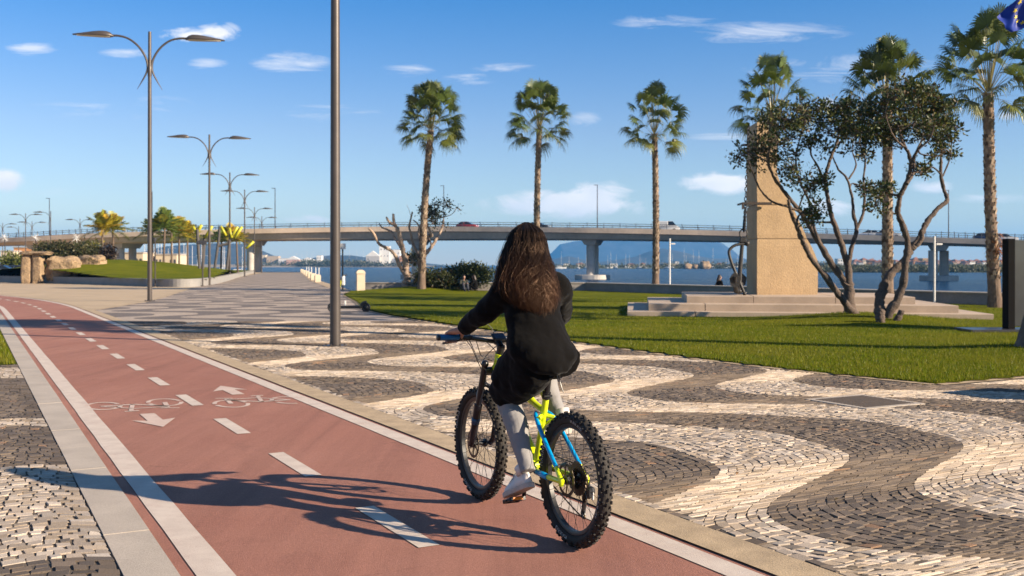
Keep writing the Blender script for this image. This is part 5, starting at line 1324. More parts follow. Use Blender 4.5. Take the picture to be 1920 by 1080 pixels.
# stem, bar, grips, levers, display
mb = MB(); mb.tube([HTt, (.905, 0, .985)], .023, 14); mb.tube([(.908, 0, .975), (.902, 0, .998)], .025, 12); mb.tube([(.905, 0, .988), (.95, 0, 1.02)], .021, 12); mb.bbox((.952, 0, 1.022), (.04, .05, .045), .008)
smooth_angle(mb.build('stem', m_black, bike), 40)
barp = [(.898, .41, 1.058), (.915, .27, 1.056), (.94, .12, 1.036), (.953, .04, 1.022), (.953, -.04, 1.022), (.94, -.12, 1.036), (.915, -.27, 1.056), (.898, -.41, 1.058)]
mb = MB(); bp = cr(barp, 6); mb.tube(bp, .0125, 12); hb = mb.build('handlebar', m_black, bike, smooth=True)
for s in (1, -1):
    mb = MB(); gp = cr([(.913, s * .275, 1.056), (.905, s * .34, 1.057), (.8985, s * .405, 1.058)], 6); n = len(gp)
    mb.tube(gp, [.0165 + .0015 * (k % 2) for k in range(n)], 12); mb.build('grip', m_grip, hb, smooth=True)
    mb = MB(); mb.tube([(.8985, s * .405, 1.058), (.8975, s * .418, 1.058)], [.0185, .017], 12); mb.tube([(.9135, s * .262, 1.056), (.9125, s * .275, 1.056)], .019, 12); mb.build('grip_collar', m_black, hb, smooth=True)
    mb = MB(); mb.tube([(.92, s * .235, 1.05), (.955, s * .22, 1.04)], .014, 8); mb.tube(cr([(.955, s * .215, 1.04), (.975, s * .25, 1.032), (.968, s * .31, 1.022), (.955, s * .36, 1.02)], 4), .0065, 6); mb.bbox((.93, s * .205, 1.05), (.035, .05, .03), .006); mb.build('brake_lever', m_black, hb)
mb = MB(); MT = Matrix.Translation((.925, .005, 1.048)) @ Matrix.Rotation(math.radians(-32), 4, 'Y')
mb.bbox((0, 0, 0), (.062, .086, .020), .006, MT); mb.bbox((.012, -.0, -.02), (.03, .03, .03), .004, MT); dsp = mb.build('display', m_black, bike)
mb = MB(); mb.bbox((0, 0, .0108), (.050, .072, .003), .001, MT); mb.build('screen', m_screen, dsp)
for pts in ([(.955, .215, 1.04), (1.03, .14, .98), (1.05, .075, .86), (1.0, .05, .76), (.95, .04, .74)], [(.955, .2, 1.045), (1.05, .05, 1.02), (1.045, -.03, .95), (.96, -.035, .89)], [(.955, -.215, 1.04), (1.06, -.08, 1.0), (1.05, .05, .90), (.99, .06, .80), (1.06, .08, .62), (1.15, .08, .46)], [(.93, .20, 1.06), (.99, .12, 1.14), (1.0, .02, 1.10), (.97, .0, 1.0)], [(.93, .205, 1.05), (.92, .17, .97), (.90, .14, .90), (.92, .10, .855), (.95, .04, .85)], [(.94, .15, 1.035), (.93, .13, .96), (.96, .10, .93), (.955, .035, .90)]):
    mb = MB(); mb.tube(cr(pts, 6), .0026, 5); mb.build('cable', m_black, bike, smooth=True)
# drive train
mb = MB(); cz = .175; PL = Vector((.392, .10, .180)); PR = BBp * 2 - Vector((.392, 0, .180)); PR.y = -.10
mb.tube([BBp + Vector((0, .07, 0)), PL], [.018, .012], 8, flat=.7); crk = mb.build('crank_arm', m_black, bike, smooth=True)
mb = MB(); mb.tube([BBp + Vector((0, -.07, 0)), PR], [.018, .012], 8, flat=.7); mb.tube([BBp + Vector((0, -.072, 0)), BBp + Vector((0, .072, 0))], .013, 10); mb.build('crank_arm', m_black, bike, smooth=True)
for c, s, pit in ((PL, 1, -.35), (PR, -1, 0.0)):
    MP = Matrix.Translation(c + Vector((0, s * .06, 0))) @ Matrix.Rotation(-pit, 4, 'Y')
    mb = MB(); mb.tube([c, c + Vector((0, s * .115, 0))], .007, 8)
    for xx in (-.043, .043): mb.bbox((xx, 0, 0), (.014, .10, .024), .003, MP)
    for yy in (-.045, .0, .045): mb.bbox((0, yy, 0), (.086, .012, .018), .003, MP)
    pd_ = mb.build('pedal', m_black, bike)
    for xx in (-.052, .052): mb = MB(); mb.bbox((xx, 0, 0), (.006, .062, .016), .002, MP); mb.build('reflector', m_orange, pd_)
def cog(mb, c, r, y, n, th=.003):
    mb.loft([[(r * .62 * math.cos(a), y, r * .62 * math.sin(a)), (r * (1 + (.05 if k % 2 else -.03)) * math.cos(a), y, r * (1 + (.05 if k % 2 else -.03)) * math.sin(a)), (r * (1 + (.05 if k % 2 else -.03)) * math.cos(a), y + th, r * (1 + (.05 if k % 2 else -.03)) * math.sin(a)), (r * .62 * math.cos(a), y + th, r * .62 * math.sin(a))] for k, a in enumerate(np.linspace(0, 2 * PI, n + 1)[:-1])], loop=True, M=Matrix.Translation(c))
mb = MB(); cog(mb, BBp, .068, -.055, 64); mb.build('chainring', m_black, bike)
mb = MB()
for k in range(9): cog(mb, Vector((0, 0, HZ)), .090 - .007 * k, -.024 - .0042 * k, 60 - 4 * k, .0022)
mb.build('cassette', m_gold, bike)
mb = MB(); mb.tube([(0, -.08, .352), (-.005, -.085, .30)], .014, 8); mb.bbox((-.005, -.082, .275), (.06, .035, .06), .01); mb.tube([(.0, -.07, .27), (.018, -.068, .155)], [.016, .012], 8, flat=.5)
mb.ball((-.012, -.095, .285), .026)
for zz, xx in ((.245, .005), (.16, .018)): cog(mb, Vector((xx, 0, zz)), .022, -.070, 22, .006)
mb.build('derailleur', m_black, bike); 
mb = MB(); mb.bbox((-.03, -.098, .262), (.016, .01, .045), .004); mb.build('derailleur_badge', m_white, bike)
mb = MB(); 
if True:
    P = cr([(.43, -.0535, .284), (.22, -.056, .21), (.02, -.066, .138), (-.002, -.067, .158), (.024, -.066, .2), (-.014, -.066, .238), (.01, -.058, .268), (-.045, -.048, .305), (-.066, -.045, .355), (-.045, -.045, .402), (0, -.045, .421), (.2, -.05, .42), (.43, -.0535, .42), (.48, -.0535, .398), (.498, -.0535, .352), (.48, -.0535, .306), (.43, -.0535, .284)], 9)
    for i in range(len(P) - 1): 
        mb.tube([P[i], P[i + 1]], .0062 if i % 2 else .0046, 5, flat=.55)
mb.build('chain', m_gold, bike)

# ------------------------------------------------------------------ the cyclist
m_skin = mat('skin', (0.43, 0.235, 0.165), 0.5, var=.08, vscale=20, bmp=.0006, bscale=300)
m_coat = mat('black_wool_coat', (0.0042, 0.0036, 0.0034), 0.85, var=.2, vscale=4, spec=.06, bmp=.016, bscale=5); m_coat.node_tree.nodes['Principled BSDF'].inputs['Sheen Weight'].default_value = .06
m_trs = mat('grey_trousers', (0.235, 0.225, 0.22), 0.75, var=.05, vscale=6, bmp=.0012, bscale=250)
m_shoe = mat('white_leather', (0.66, 0.60, 0.55), 0.5, var=.06, vscale=14, bmp=.0008, bscale=120)
m_sole = mat('shoe_sole', (0.50, 0.43, 0.37), 0.7, var=.12, vscale=20)
man = thing('person', 'woman with long dark hair in a black coat and grey trousers riding the bike away', 'person', BIKE_LOC, BIKE_RZ)
Hc = Vector((.565, 0, 1.612))
mb = MB()
mb.ball(Hc, (.098, .076, .112), 20, 14); mb.ball(Hc + Vector((.035, 0, -.062)), (.062, .054, .055), 16, 10)
mb.tube([Hc + Vector((.092, 0, .012)), Hc + Vector((.104, 0, -.012)), Hc + Vector((.112, 0, -.030)), Hc + Vector((.094, 0, -.036))], [.008, .010, .014, .010], 8)
mb.tube([Hc + Vector((.088, -.022, -.066)), Hc + Vector((.096, 0, -.065)), Hc + Vector((.088, .022, -.066))], [.006, .010, .006], 8); mb.ball(Hc + Vector((.080, 0, -.096)), (.020, .022, .018))
for s in (1, -1): mb.loft([[Hc + Vector((-.005 + q * .018 * math.cos(a) - .006, s * (.074 + y), -.01 + q * .032 * math.sin(a))) for a in np.linspace(0, 2 * PI, 13)[:-1]] for q, y in ((.8, 0), (1, .008), (.9, .016))])
mb.tube([(.45, 0, 1.36), (.50, 0, 1.45), Hc + Vector((-.015, 0, -.06))], [.075, .055, .056], 14)
mb.tube([(.30, .02, .98), (.36, .03, 1.12), (.42, .02, 1.28), (.46, 0, 1.38)], [.09, .085, .10, .075], 16)
for s in (1, -1):
    S_, E_, W_ = Vector((.455, s * .165, 1.355)), Vector((.635, s * .262, 1.205)), Vector((.848, s * .288, 1.098))
    mb.tube([Vector((.46, s * .06, 1.37)), S_, S_.lerp(E_, .5), E_, E_.lerp(W_, .35), W_], [.06, .052, .044, .037, .036, .025], 12)
    yc = s * .318
    # palm laid over the grip
    mb.loft([[Vector((x, yc + dy + s * .042 * w_ * math.cos(a), z + .5 * t_ * math.sin(a))) for a in np.linspace(0, 2 * PI, 13)[:-1]] for x, z, w_, t_, dy in ((.842, 1.100, .58, .040, -s * .026), (.862, 1.098, .78, .042, -s * .014), (.885, 1.093, 1.0, .036, -s * .004), (.906, 1.087, 1.04, .028, 0), (.918, 1.080, .95, .020, 0))])
    for k, (o, ln, r) in enumerate(((-.030, 1.0, .0092), (-.0105, 1.08, .0096), (.0095, 1.02, .0092), (.029, .86, .0080))):
        y = yc + s * o; q = ln
        P = cr([(.905, y, 1.085), (.928, y + s * .001, 1.083), (.942 + .004 * q, y + s * .002, 1.062), (.938, y + s * .002, 1.036), (.916 - .006 * q, y, 1.026)], 4)
        mb.tube(P, [r * 1.12 if i in (4, 8, 12) else r * (1 - .012 * i) for i in range(len(P))], 9)
    P = cr([(.862, yc - s * .036, 1.092), (.880, yc - s * .052, 1.078), (.898, yc - s * .056, 1.058), (.916, yc - s * .048, 1.040)], 4); mb.tube(P, [.0135 - .0004 * i for i in range(len(P))], 9)
for s, hip, kn, an_ in ((1, (.27, .085, .97), (.555, .118, .715), (.285, .125, .365)), (-1, (.29, -.06, .97), (.655, -.115, .925), (.40, -.14, .60))):
    h, k, a = Vector(hip), Vector(kn), Vector(an_)
    mb.tube([Vector((.30, s * .03, 1.0)), h, h.lerp(k, .5), k, k.lerp(a, .35), a], [.06, .06, .055, .048, .048, .034], 12)
body = remeshed(mb, 'body', m_skin, man, .0052, 3)
for s in (1, -1):
    mb = MB(); mb.ball(Hc + Vector((.086, s * .031, .004)), .0125, 12, 8); mb.build('eye', m_screen, man, smooth=True)
    mb = MB(); mb.tube([Hc + Vector((.095, s * .014, .026)), Hc + Vector((.094, s * .032, .031)), Hc + Vector((.080, s * .05, .026))], [.003, .004, .002], 6); mb.build('eyebrow', m_coat, man, smooth=True)
# trousers
mb = MB()
mb.ball((.31, .02, 1.0), (.10, .12, .10))
for s, hip, kn, an_ in ((1, (.28, .095, .96), (.555, .118, .715), (.283, .125, .352)), (-1, (.30, -.065, .97), (.655, -.115, .925), (.405, -.14, .615))):
    h, k, a = Vector(hip), Vector(kn), Vector(an_)
    mid = k.lerp(a, .3) + Vector((-.02, 0, 0))
    P = cr([h, h.lerp(k, .5) + Vector((0, 0, -.005)), k, mid, k.lerp(a, .62), a], 5); n = len(P)
    mb.tube(P, [interp(i / (n - 1), [0, .2, .4, .5, .62, .8, .95, 1], [.075, .075, .070, .066, .066, .053, .043, .041]) * (1 + .022 * math.sin(i * 2.3)) for i in range(n)], 16)
    for j in range(4): 
        c = k.lerp(a, .80 + .055 * j); mb.tube([c - (a - k).normalized() * .012, c, c + (a - k).normalized() * .012], [.038, .0435 + .001 * (j % 2), .038], 14)
trs = remeshed(mb, 'trousers', m_trs, man, .0055, 3, [('CLOUDS', .09, .012), ('CLOUDS', .045, .003)])
# shoes
def shoe(heel, toe, s):
    heel, toe = Vector(heel), Vector(toe); fx = (toe - heel).normalized(); ly = Vector((0, 1, 0)); ly = (ly - fx * ly.dot(fx)).normalized(); up = fx.cross(ly)
    Lg = (toe - heel).length; M = Matrix(((fx.x, ly.x, up.x, heel.x), (fx.y, ly.y, up.y, heel.y), (fx.z, ly.z, up.z, heel.z), (0, 0, 0, 1)))
    def ring(t, z, k=1.0):
        w = interp(t, [-.01, .05, .25, .5, .72, .9, 1.0], [.012, .030, .034, .036, .044, .034, .010]) * k
        return w
    mb = MB(); rings = []
    for t in np.linspace(0, 1, 15):
        x = -.02 + (Lg + .03) * t; w = ring(t, 0) ; H = interp(t, [0, .06, .2, .36, .5, .7, .88, 1], [.055, .085, .098, .088, .070, .050, .040, .018]); tp = interp(t, [0, .2, .4, .7, 1], [.75, .62, .62, .72, .6])
        rings.append([(x, w * math.cos(a) * (1 if math.sin(a) < 0 else 1 - (1 - tp) * math.sin(a)), .024 + (H * math.sin(a) if math.sin(a) > 0 else .004 * math.sin(a))) for a in np.linspace(0, 2 * PI, 17)[:-1]])
    mb.loft(rings, M=M); mb.tube([(.028, 0, .085), (.035, 0, .118), (.04, 0, .128)], [.041, .040, .042], 14, M=M)
    o = mb.build('shoe', m_shoe, man, smooth=True)
    mb = MB(); K = 25
    outl = []
    for i, t in enumerate(np.linspace(0, 1, K)): outl.append((-.024 + (Lg + .038) * t, ring(t, 0) + .005))
    poly = outl + [(x, -w) for x, w in outl[::-1]]
    mb.loft([[(x * (1 if z else 1), y * q, z) for x, y in poly] for z, q in ((0, .95), (.006, 1), (.022, 1.0), (.027, .97))], M=M)
    smooth_angle(mb.build('sole', m_sole, o), 40)
    mb = MB()
    for k in range(5): 
        x = Lg * (.40 + .07 * k); zt = .024 + interp(.40 + .07 * k, [.36, .5, .7], [.088, .070, .050]) + .002; mb.tube([(x, -.022, zt - .012), (x + .006, 0, zt), (x, .022, zt - .012)], .003, 5, M=M)
    mb.build('laces', m_white, o)
shoe((.265, .13, .268), (.478, .16, .172), 1); shoe((.352, -.145, .535), (.60, -.152, .528), -1)
# coat
mb = MB(); NR = 22
def ell(x, y, z, a, b, tilt=0.0, dent=0.0): return [(x + b * math.cos(t), y + a * math.sin(t) * (1 - dent * max(0, -math.cos(t))), z + b * math.cos(t) * tilt) for t in np.linspace(0, 2 * PI, NR + 1)[:-1]]
mb.loft([ell(.285, .02, .925, .135, .115, .30), ell(.280, .025, .945, .160, .145, .28), ell(.285, .036, .985, .192, .158, .1), ell(.312, .045, 1.045, .192, .145, -.1), ell(.355, .04, 1.12, .172, .125, -.25), ell(.40, .035, 1.21, .170, .115, -.3), ell(.435, .025, 1.295, .180, .112, -.35), ell(.46, .012, 1.36, .178, .095, -.35), ell(.478, .0, 1.405, .125, .08, -.3), ell(.50, 0, 1.445, .075, .07, -.3), ell(.512, 0, 1.475, .07, .066, -.3)])
for s in (1, -1):
    S_, E_, W_ = Vector((.45, s * .155 + .012, 1.352)), Vector((.635, s * .265, 1.198)), Vector((.842, s * .286, 1.100))
    P = cr([Vector((.45, s * .07, 1.355)), S_, S_.lerp(E_, .5) + Vector((0, 0, -.01)), E_, E_.lerp(W_, .45), E_.lerp(W_, .84)], 5); n = len(P)
    mb.tube(P, [interp(i / (n - 1), [0, .2, .4, .6, .8, 1], [.09, .088, .075, .066, .058, .050]) * (1 + .03 * math.sin(i * 2.1)) for i in range(n)], 14)
# left front of the coat draping over the thigh, right side over the raised thigh
P = cr([(.30, .09, .97), (.40, .115, .885), (.50, .125, .80), (.585, .13, .725)], 5); n = len(P)
mb.tube(P, [interp(i / (n - 1), [0, .3, .7, 1], [.125, .115, .10, .09]) for i in range(n)], 16)
mb.tube(cr([(.36, .09, .95), (.48, .12, .88), (.585, .145, .745)], 4), [.11] * 5 + [.085] * 4, 12); mb.tube(cr([(.285, .115, 1.03), (.40, .14, .93), (.52, .15, .82)], 4), [.10] * 5 + [.095] * 4, 12); mb.tube(cr([(.27, .08, .945), (.38, .10, .855), (.50, .115, .77)], 4), [.12] * 5 + [.10] * 4, 12)
mb.ball((.285, -.055, .985), (.145, .115, .085), 16, 10)
P = cr([(.30, -.09, .97), (.45, -.11, .95), (.60, -.115, .945)], 5); mb.tube(P, [.12, .118, .116, .114, .112, .11, .107, .104, .102, .10, .095], 14)
mb.bbox((.56, .255, .93), (.02, .02, .02), .004) if False else None
coat = remeshed(mb, 'coat', m_coat, man, .0085, 18, [('CLOUDS', .16, .030), ('CLOUDS', .055, .009)])

# hair
def hw(z): return np.interp(z, [1.16, 1.20, 1.25, 1.30, 1.35, 1.40, 1.45, 1.50, 1.55, 1.60, 1.65, 1.69, 1.715, 1.735], [.030, .065, .115, .150, .168, .172, .164, .150, .133, .117, .102, .080, .052, .012])
def hy(z): return np.interp(z, [1.16, 1.22, 1.30, 1.42, 1.52, 1.62, 1.7], [.03, .04, .055, .055, .04, .012, .0])
def hc(z): return np.interp(z, [1.16, 1.25, 1.32, 1.40, 1.47, 1.55, 1.65, 1.735], [.375, .395, .425, .455, .485, .525, .552, .560])
def hd(z): return np.interp(z, [1.16, 1.25, 1.32, 1.40, 1.47, 1.55, 1.62, 1.68, 1.735], [.10, .128, .142, .142, .132, .122, .112, .092, .012])
mb = MB(); rings = []
for z in np.linspace(1.24, 1.734, 22):
    rings.append([(hc(z) + .9 * hd(z) * math.cos(t) * (1.0 if math.cos(t) < 0 else .75 if z > 1.5 else .25), hy(z) + .93 * hw(z) * math.sin(t), z) for t in np.linspace(0, 2 * PI, 25)[:-1]])
mb.loft(rings)
m_hair = tint_mat('dark_brown_hair', 0.33, 0.5, fine=0.0); m_hair.node_tree.nodes['Principled BSDF'].inputs['Specular Tint'].default_value = (1.0, .62, .42, 1)
def hair_lod():
    n, K = 5200, 26
    R = np.random.default_rng(5)
    th = R.uniform(-1, 1, n) * PI * .56                     # angle round the back of the head (0 = straight back)
    th = np.sign(th) * np.abs(th / (PI * .56)) ** .9 * PI * .56
    zt = 1.735 - R.random(n) ** 1.6 * .20                   # root height
    edge = np.abs(np.sin(th))
    ze = np.where(R.random(n) < .8, R.uniform(1.165, 1.275, n), R.uniform(1.25, 1.40, n)) + .10 * edge ** 2 + R.normal(0, .012, n)
    inn = 1 - R.random(n) ** 2.2 * .22
    u = np.linspace(0, 1, K)[None, :]
    z = zt[:, None] + (ze - zt)[:, None] * u
    fly = (R.random(n) < .045)
    inn = np.where(fly, R.uniform(1.02, 1.12, n), inn)
    # locks share a wave
    lock = R.integers(0, 130, n); lp = R.uniform(0, 2 * PI, 130)[lock]; la = R.uniform(.008, .019, 130)[lock]; lf = R.uniform(1.5, 2.3, 130)[lock]
    lth = R.uniform(-PI * .58, PI * .58, 130)[lock]
    thk = th[:, None] + (lth - th)[:, None] * np.clip(u - .15, 0, 1) * .86
    amp = la[:, None] * np.clip((u - .38) / .4, 0, 1)
    ph = lp[:, None] + lf[:, None] * 2 * PI * (1.74 - z) / .42 * .75 + R.normal(0, .22, n)[:, None]
    y = hy(z) + inn[:, None] * hw(z) * np.sin(thk) * 1.02 + amp * np.sin(ph)
    x = hc(z) - inn[:, None] * hd(z) * np.cos(thk) * 1.02 - .5 * amp * np.cos(ph)
    y += .018 * np.sin(u * 2.5 + R.normal(0, 1, n)[:, None]) * u
    curl = np.clip((u - .82) / .18, 0, 1) ** 2; y += curl * R.normal(0, .013, n)[:, None]; x += curl * R.normal(-.005, .010, n)[:, None]; z = z + curl * np.abs(R.normal(0, .018, n))[:, None]
    P = np.stack([x, y, z], -1)
    T = np.gradient(P, axis=1); T /= np.linalg.norm(T, axis=2)[..., None]
    out = np.stack([-np.cos(thk), np.sin(thk), 0 * thk], -1)
    sd_ = np.cross(T, out); sd_ /= np.linalg.norm(sd_, axis=2)[..., None] + 1e-9
    o2 = np.cross(sd_, T)
    rad = (R.uniform(.0006, .0016, n)[:, None] * np.interp(u, [0, .1, .7, 1], [.8, 1, .9, .25]))[..., None]
    ringv = np.stack([P + rad * (sd_ * math.cos(a) + o2 * math.sin(a) * .8) for a in (PI / 2, PI / 2 + 2.094, PI / 2 + 4.189)], 2)     # n,K,3,3
    V = ringv.reshape(-1, 3)
    i = np.arange(n)[:, None, None] * K * 3 + np.arange(K - 1)[None, :, None] * 3; j = np.arange(3)[None, None, :]; j2 = (j + 1) % 3
    Fq = np.stack([i + j, i + j2, i + 3 + j2, i + 3 + j], -1).reshape(-1, 4)
    t = np.clip((u - .35) / .6, 0, 1)[..., None]; tone = np.where(R.random(n) < .14, R.uniform(1.6, 2.4, n), R.uniform(.45, 1.2, n))[:, None, None]  # some strands painted brighter to stand in for warm glossy highlights
    c = (np.array([.013, .0085, .0065]) * (1 - t) + np.array([.037, .0155, .008]) * t) * tone
    c = np.repeat(c[:, :, None, :], 3, 2).reshape(-1, 3)
    return V, Fq, c
hb_ = remeshed(mb, 'hair', mat('hair_base', (.010, .007, .006), .4, var=.3, vscale=20), man, .008, 2)
V, Fq, Cc = hair_lod(); np_mesh('hair_strands', V, Fq, m_hair, hb_, smooth=True, cols=Cc)
# ================================================================== LEFT GARDEN, PEOPLE, VEHICLES, FAR SHORES
from mathutils import noise as mnoise
m_grey = mat('grey_planter_wall', (0.27, 0.255, 0.24), 0.85, var=0.08, vscale=1.0, fine=0.1, fscale=15)
wallpx = [(-60, 527), (0, 529), (120, 532), (240, 536), (300, 538), (345, 538.3), (375, 537.2), (402, 533), (425, 527.5), (450, 519.5), (478, 511.5)]
wp = [g(px, py) for px, py in wallpx]; wps = cr(wp, 6)
t = thing('planter_wall', 'low curved grey wall holding the grassy mound', 'wall', (wp[4].x, wp[4].y, 0))
mb = MB(); rings = []
for i, p in enumerate(wps):
    tt = (wps[min(i + 1, len(wps) - 1)] - wps[max(i - 1, 0)]).normalized(); nn = Vector((-tt.y, tt.x, 0))
    rings.append([p + Vector((0, 0, -.05)), p + Vector((0, 0, .55)), p + nn * .4 + Vector((0, 0, .55)), p + nn * .4 + Vector((0, 0, -.05))][::-1])
mb.loft(rings); mb.build('wall', m_grey, t, loc=t.location)
def mound_z(x, y): return .47 + 1.5 * np.exp(-((x + 37.5) ** 2 / 95 + (y - 97) ** 2 / 200)) + .25 * np.exp(-((x + 30) ** 2 / 60 + (y - 88) ** 2 / 90))
mpoly = [(p.x, p.y) for p in wps] + [(-62, 225), (-95, 180), (-90, 110)]
gx, gy = np.meshgrid(np.linspace(-95, -21, 150), np.linspace(70, 226, 170))
V = np.stack([gx.ravel(), gy.ravel(), mound_z(gx.ravel(), gy.ravel())], 1); idx = np.arange(gx.size).reshape(gx.shape)
q = np.stack([idx[:-1, :-1].ravel(), idx[:-1, 1:].ravel(), idx[1:, 1:].ravel(), idx[1:, :-1].ravel()], 1)
q = q[inpoly(V[q][:, :, 0].mean(1), V[q][:, :, 1].mean(1), mpoly)]
tag(np_mesh('grass_mound', V, q, m_lawn, smooth=True), kind='structure')
m_rock = mat('tan_boulder', (0.38, 0.265, 0.155), 0.9, var=0.2, vscale=1.8, c2=(.17, .115, .07), bmp=.12, bscale=4, fine=.15, fscale=12)  # tan stone with random darker mottling
def rock(name, label, loc, d, seed, rz=0.0, k=.30, sq=.55, group=None):
    mb = MB(); R = []; nr, ns = 18, 26
    for i in range(nr + 1):
        a = -PI / 2 + PI * i / nr; ring = []
        for j in range(ns):
            b = 2 * PI * j / ns
            v = Vector((math.copysign(abs(math.cos(a) * math.cos(b)) ** sq, math.cos(b)), math.copysign(abs(math.cos(a) * math.sin(b)) ** sq, math.sin(b)), math.copysign(abs(math.sin(a)) ** sq, math.sin(a))))
            v *= 1 + k * mnoise.fractal(v * 1.6 + Vector((seed * 3.1, 0, 0)), 1, 2, 5)
            ring.append((v.x * d[0] / 2, v.y * d[1] / 2, v.z * d[2] / 2 + d[2] * .45))
        R.append(ring)
    mb.loft(R); o = mb.build(name, m_rock); smooth_angle(o, 28); o.location = loc; o.rotation_euler = (0, 0, rz)
    return tag(o, label, 'rock', group)
def P0(px, Y, z=0.0): return (at(px, 497, Y).x, Y, z)
rock('boulder', 'large pitted tan boulder at the edge of the mound', P0(116, 84.6, .3), (2.75, 1.9, 1.9), 1, .1)
rock('boulder', 'smooth wedge shaped tan boulder right of the larger one', P0(168, 88.5, 1.0), (2.9, 1.7, 1.35), 2, -.2)
rock('boulder', 'small stone wedged between the two big boulders', P0(143, 87.5, 1.1), (.9, .9, .8), 3, .5)
dol = thing('dolmen', 'dolmen of two upright stones under a flat capstone', 'dolmen', P0(66, 83.6))
for px, w, sd_ in ((52, .78, 4), (71, .80, 5)):
    o = rock('upright_stone', None, ((px - 66) * .0437, 0, -.1), (w, .85, 2.55), sd_, 0, .22, .4); o.parent = dol
    for kx in ('label', 'category'): 
        if kx in o: del o[kx]
o = rock('capstone', None, (.1, 0, 2.33), (2.3, 1.3, .32), 6, 0, .22, .45); o.parent = dol
for kx in ('label', 'category'):
    if kx in o: del o[kx]
PAL_H = [(.055, .065, .022), (.085, .075, .03), (.10, .085, .035), (.045, .05, .02)]
for i, (px, Y, w, h, lab) in enumerate(((100, 101, 1.5, 1.35, 'brownish hedge shrub left end above the boulders'), (130, 101, 1.7, 1.3, 'brownish hedge shrub in the middle above the boulders'), (163, 102, 1.5, 1.2, 'brownish hedge shrub next to the dark round bush'))):
    x, y, z = P0(px, Y, 1.0); shrub('hedge_shrub', lab, 'shrub', (x, y, z), [(-.5 * w, 0, h * 1.15, w * .7, .7, h * .85), (.5 * w, .2, h * 1.1, w * .7, .7, h * .85)], PAL_H, 5200, .26, seed=40 + i, group='hedge behind the boulders')
x, y, z = P0(203, 95.5, 1.85); shrub('shrub', 'dark purple round bush on top of the mound', 'shrub', (x, y, z), [(0, 0, .75, .72, .72, .72)], [(.035, .022, .02), (.05, .03, .022), (.02, .016, .015)], 3200, .16, seed=44)
x, y, z = P0(174, 108, 1.0); shrub('shrub', 'bright yellow green bush above the hedge', 'shrub', (x, y, z), [(0, 0, 2.0, .95, .8, 1.0), (.3, 0, 1.2, 1.0, .8, .8)], [(.30, .27, .015), (.18, .19, .02), (.36, .30, .03)], 2600, .26, seed=45)
x, y, z = P0(18, 150, 0); shrub('shrub', 'yellow green bush by the parked cars at the left edge', 'shrub', (x, y, z), [(0, 0, 1.6, 1.9, 1.5, 1.5), (1.6, 0, 1.3, 1.2, 1, 1.2)], [(.13, .14, .02), (.09, .11, .02)], 2600, .4, seed=46)
# feather palms
def feather_palm(label, base, H, fl_, seed, pal, nf=26, group='feather palms on the mound', r=.11):
    R = random.Random(seed); t = thing('feather_palm', label, 'palm tree', base, 0, group)
    V, Fc, Cc = palm_trunk(R, H, (R.uniform(-.2, .2), 0), r, r * .9, boots=False, flare=1.3); add_tinted('trunk', V, Fc, [Vector(c) * .62 for c in Cc], m_trunk, t)
    V, Fc, Cc = [], [], []
    for k in range(nf):
        f = k / (nf - 1); az = k * 2.39996 + R.uniform(-.3, .3); el = math.radians(interp(f, [0, .5, 1], [88, 58, 8])) + R.uniform(-.1, .1)
        hdv = Vector((math.cos(az), math.sin(az), 0)); side = Vector((-hdv.y, hdv.x, 0)); d = hdv * math.cos(el) + Vector((0, 0, math.sin(el)))
        pts = []; l = 1.35 * fl_ * R.uniform(.85, 1.1)
        for i in range(11):
            u = i / 10; p = Vector((0, 0, H)) + d * (l * u); p.z -= l * (.20 + .28 * f) * u ** 2.2; pts.append(p)
        col = Vector(R.choice(pal)) * R.uniform(.8, 1.2)
        for i in range(10):
            a, b = pts[i], pts[i + 1]; j = len(V); w = .03; V.extend([a - side * w, a + side * w, b + side * w, b - side * w]); Fc.append((j, j + 1, j + 2, j + 3)); Cc.extend([tuple(col)] * 4)
            fw = (b - a).normalized()
            for m in range(3):
                u = (i + m / 3) / 10
                if u < .12: continue
                ll = l * .30 * math.sin(PI * min(1, u * .9 + .1)) ** .6 * R.uniform(.85, 1.1)
                c = a.lerp(b, m / 3)
                for s in (1, -1):
                    dd = (side * s * .85 + fw * .55 + Vector((0, 0, R.uniform(-.1, .35)))).normalized(); e = c + dd * ll; e.z -= ll * .25
                    j = len(V); ww = fw * .035; V.extend([c - ww, c + ww, c.lerp(e, .6) + ww * 1.1, e]); V[-2].z += .02; Fc.append((j, j + 1, j + 2, j + 3)); q_ = R.uniform(.8, 1.2); Cc.extend([tuple(col * q_)] * 4)
    add_tinted('crown', V, Fc, Cc, m_leaf, t); return t
PY = [(.38, .29, .02), (.26, .24, .025), (.42, .27, .03), (.2, .21, .025)]; PG = [(.12, .18, .025), (.17, .20, .03), (.26, .24, .03), (.10, .14, .02)]
for i, (px, Y, py, fl_, pal, lab) in enumerate(((193, 106, 432, 1.9, PY, 'yellowing feather palm behind the boulders, left one'), (212, 108, 434, 1.9, PY, 'yellowing feather palm behind the boulders, right one'), (306, 112, 428, 2.1, PG, 'tallest green feather palm behind the nearest lamp'), (322, 116, 436, 1.8, PG, 'green feather palm just right of the tallest'), (336, 118, 442, 2.2, PY, 'yellowish feather palm left of the yellow pipe sculptures'),
                                   (352, 122, 446, 1.8, PY, 'short golden feather palm against the bridge'), (430, 126, 447, 1.7, PY, 'golden feather palm between the lamp rows'), (446, 129, 452, 1.6, PY, 'small golden feather palm nearest the water'), (414, 130, 452, 1.5, PG, 'small green feather palm behind the second sculpture'), (285, 118, 438, 1.7, PG, 'green feather palm left of the nearest lamp'))):
    p = at(px, py, Y); feather_palm(lab, (p.x, Y, .5), p.z - .5, fl_, 60 + i, pal)
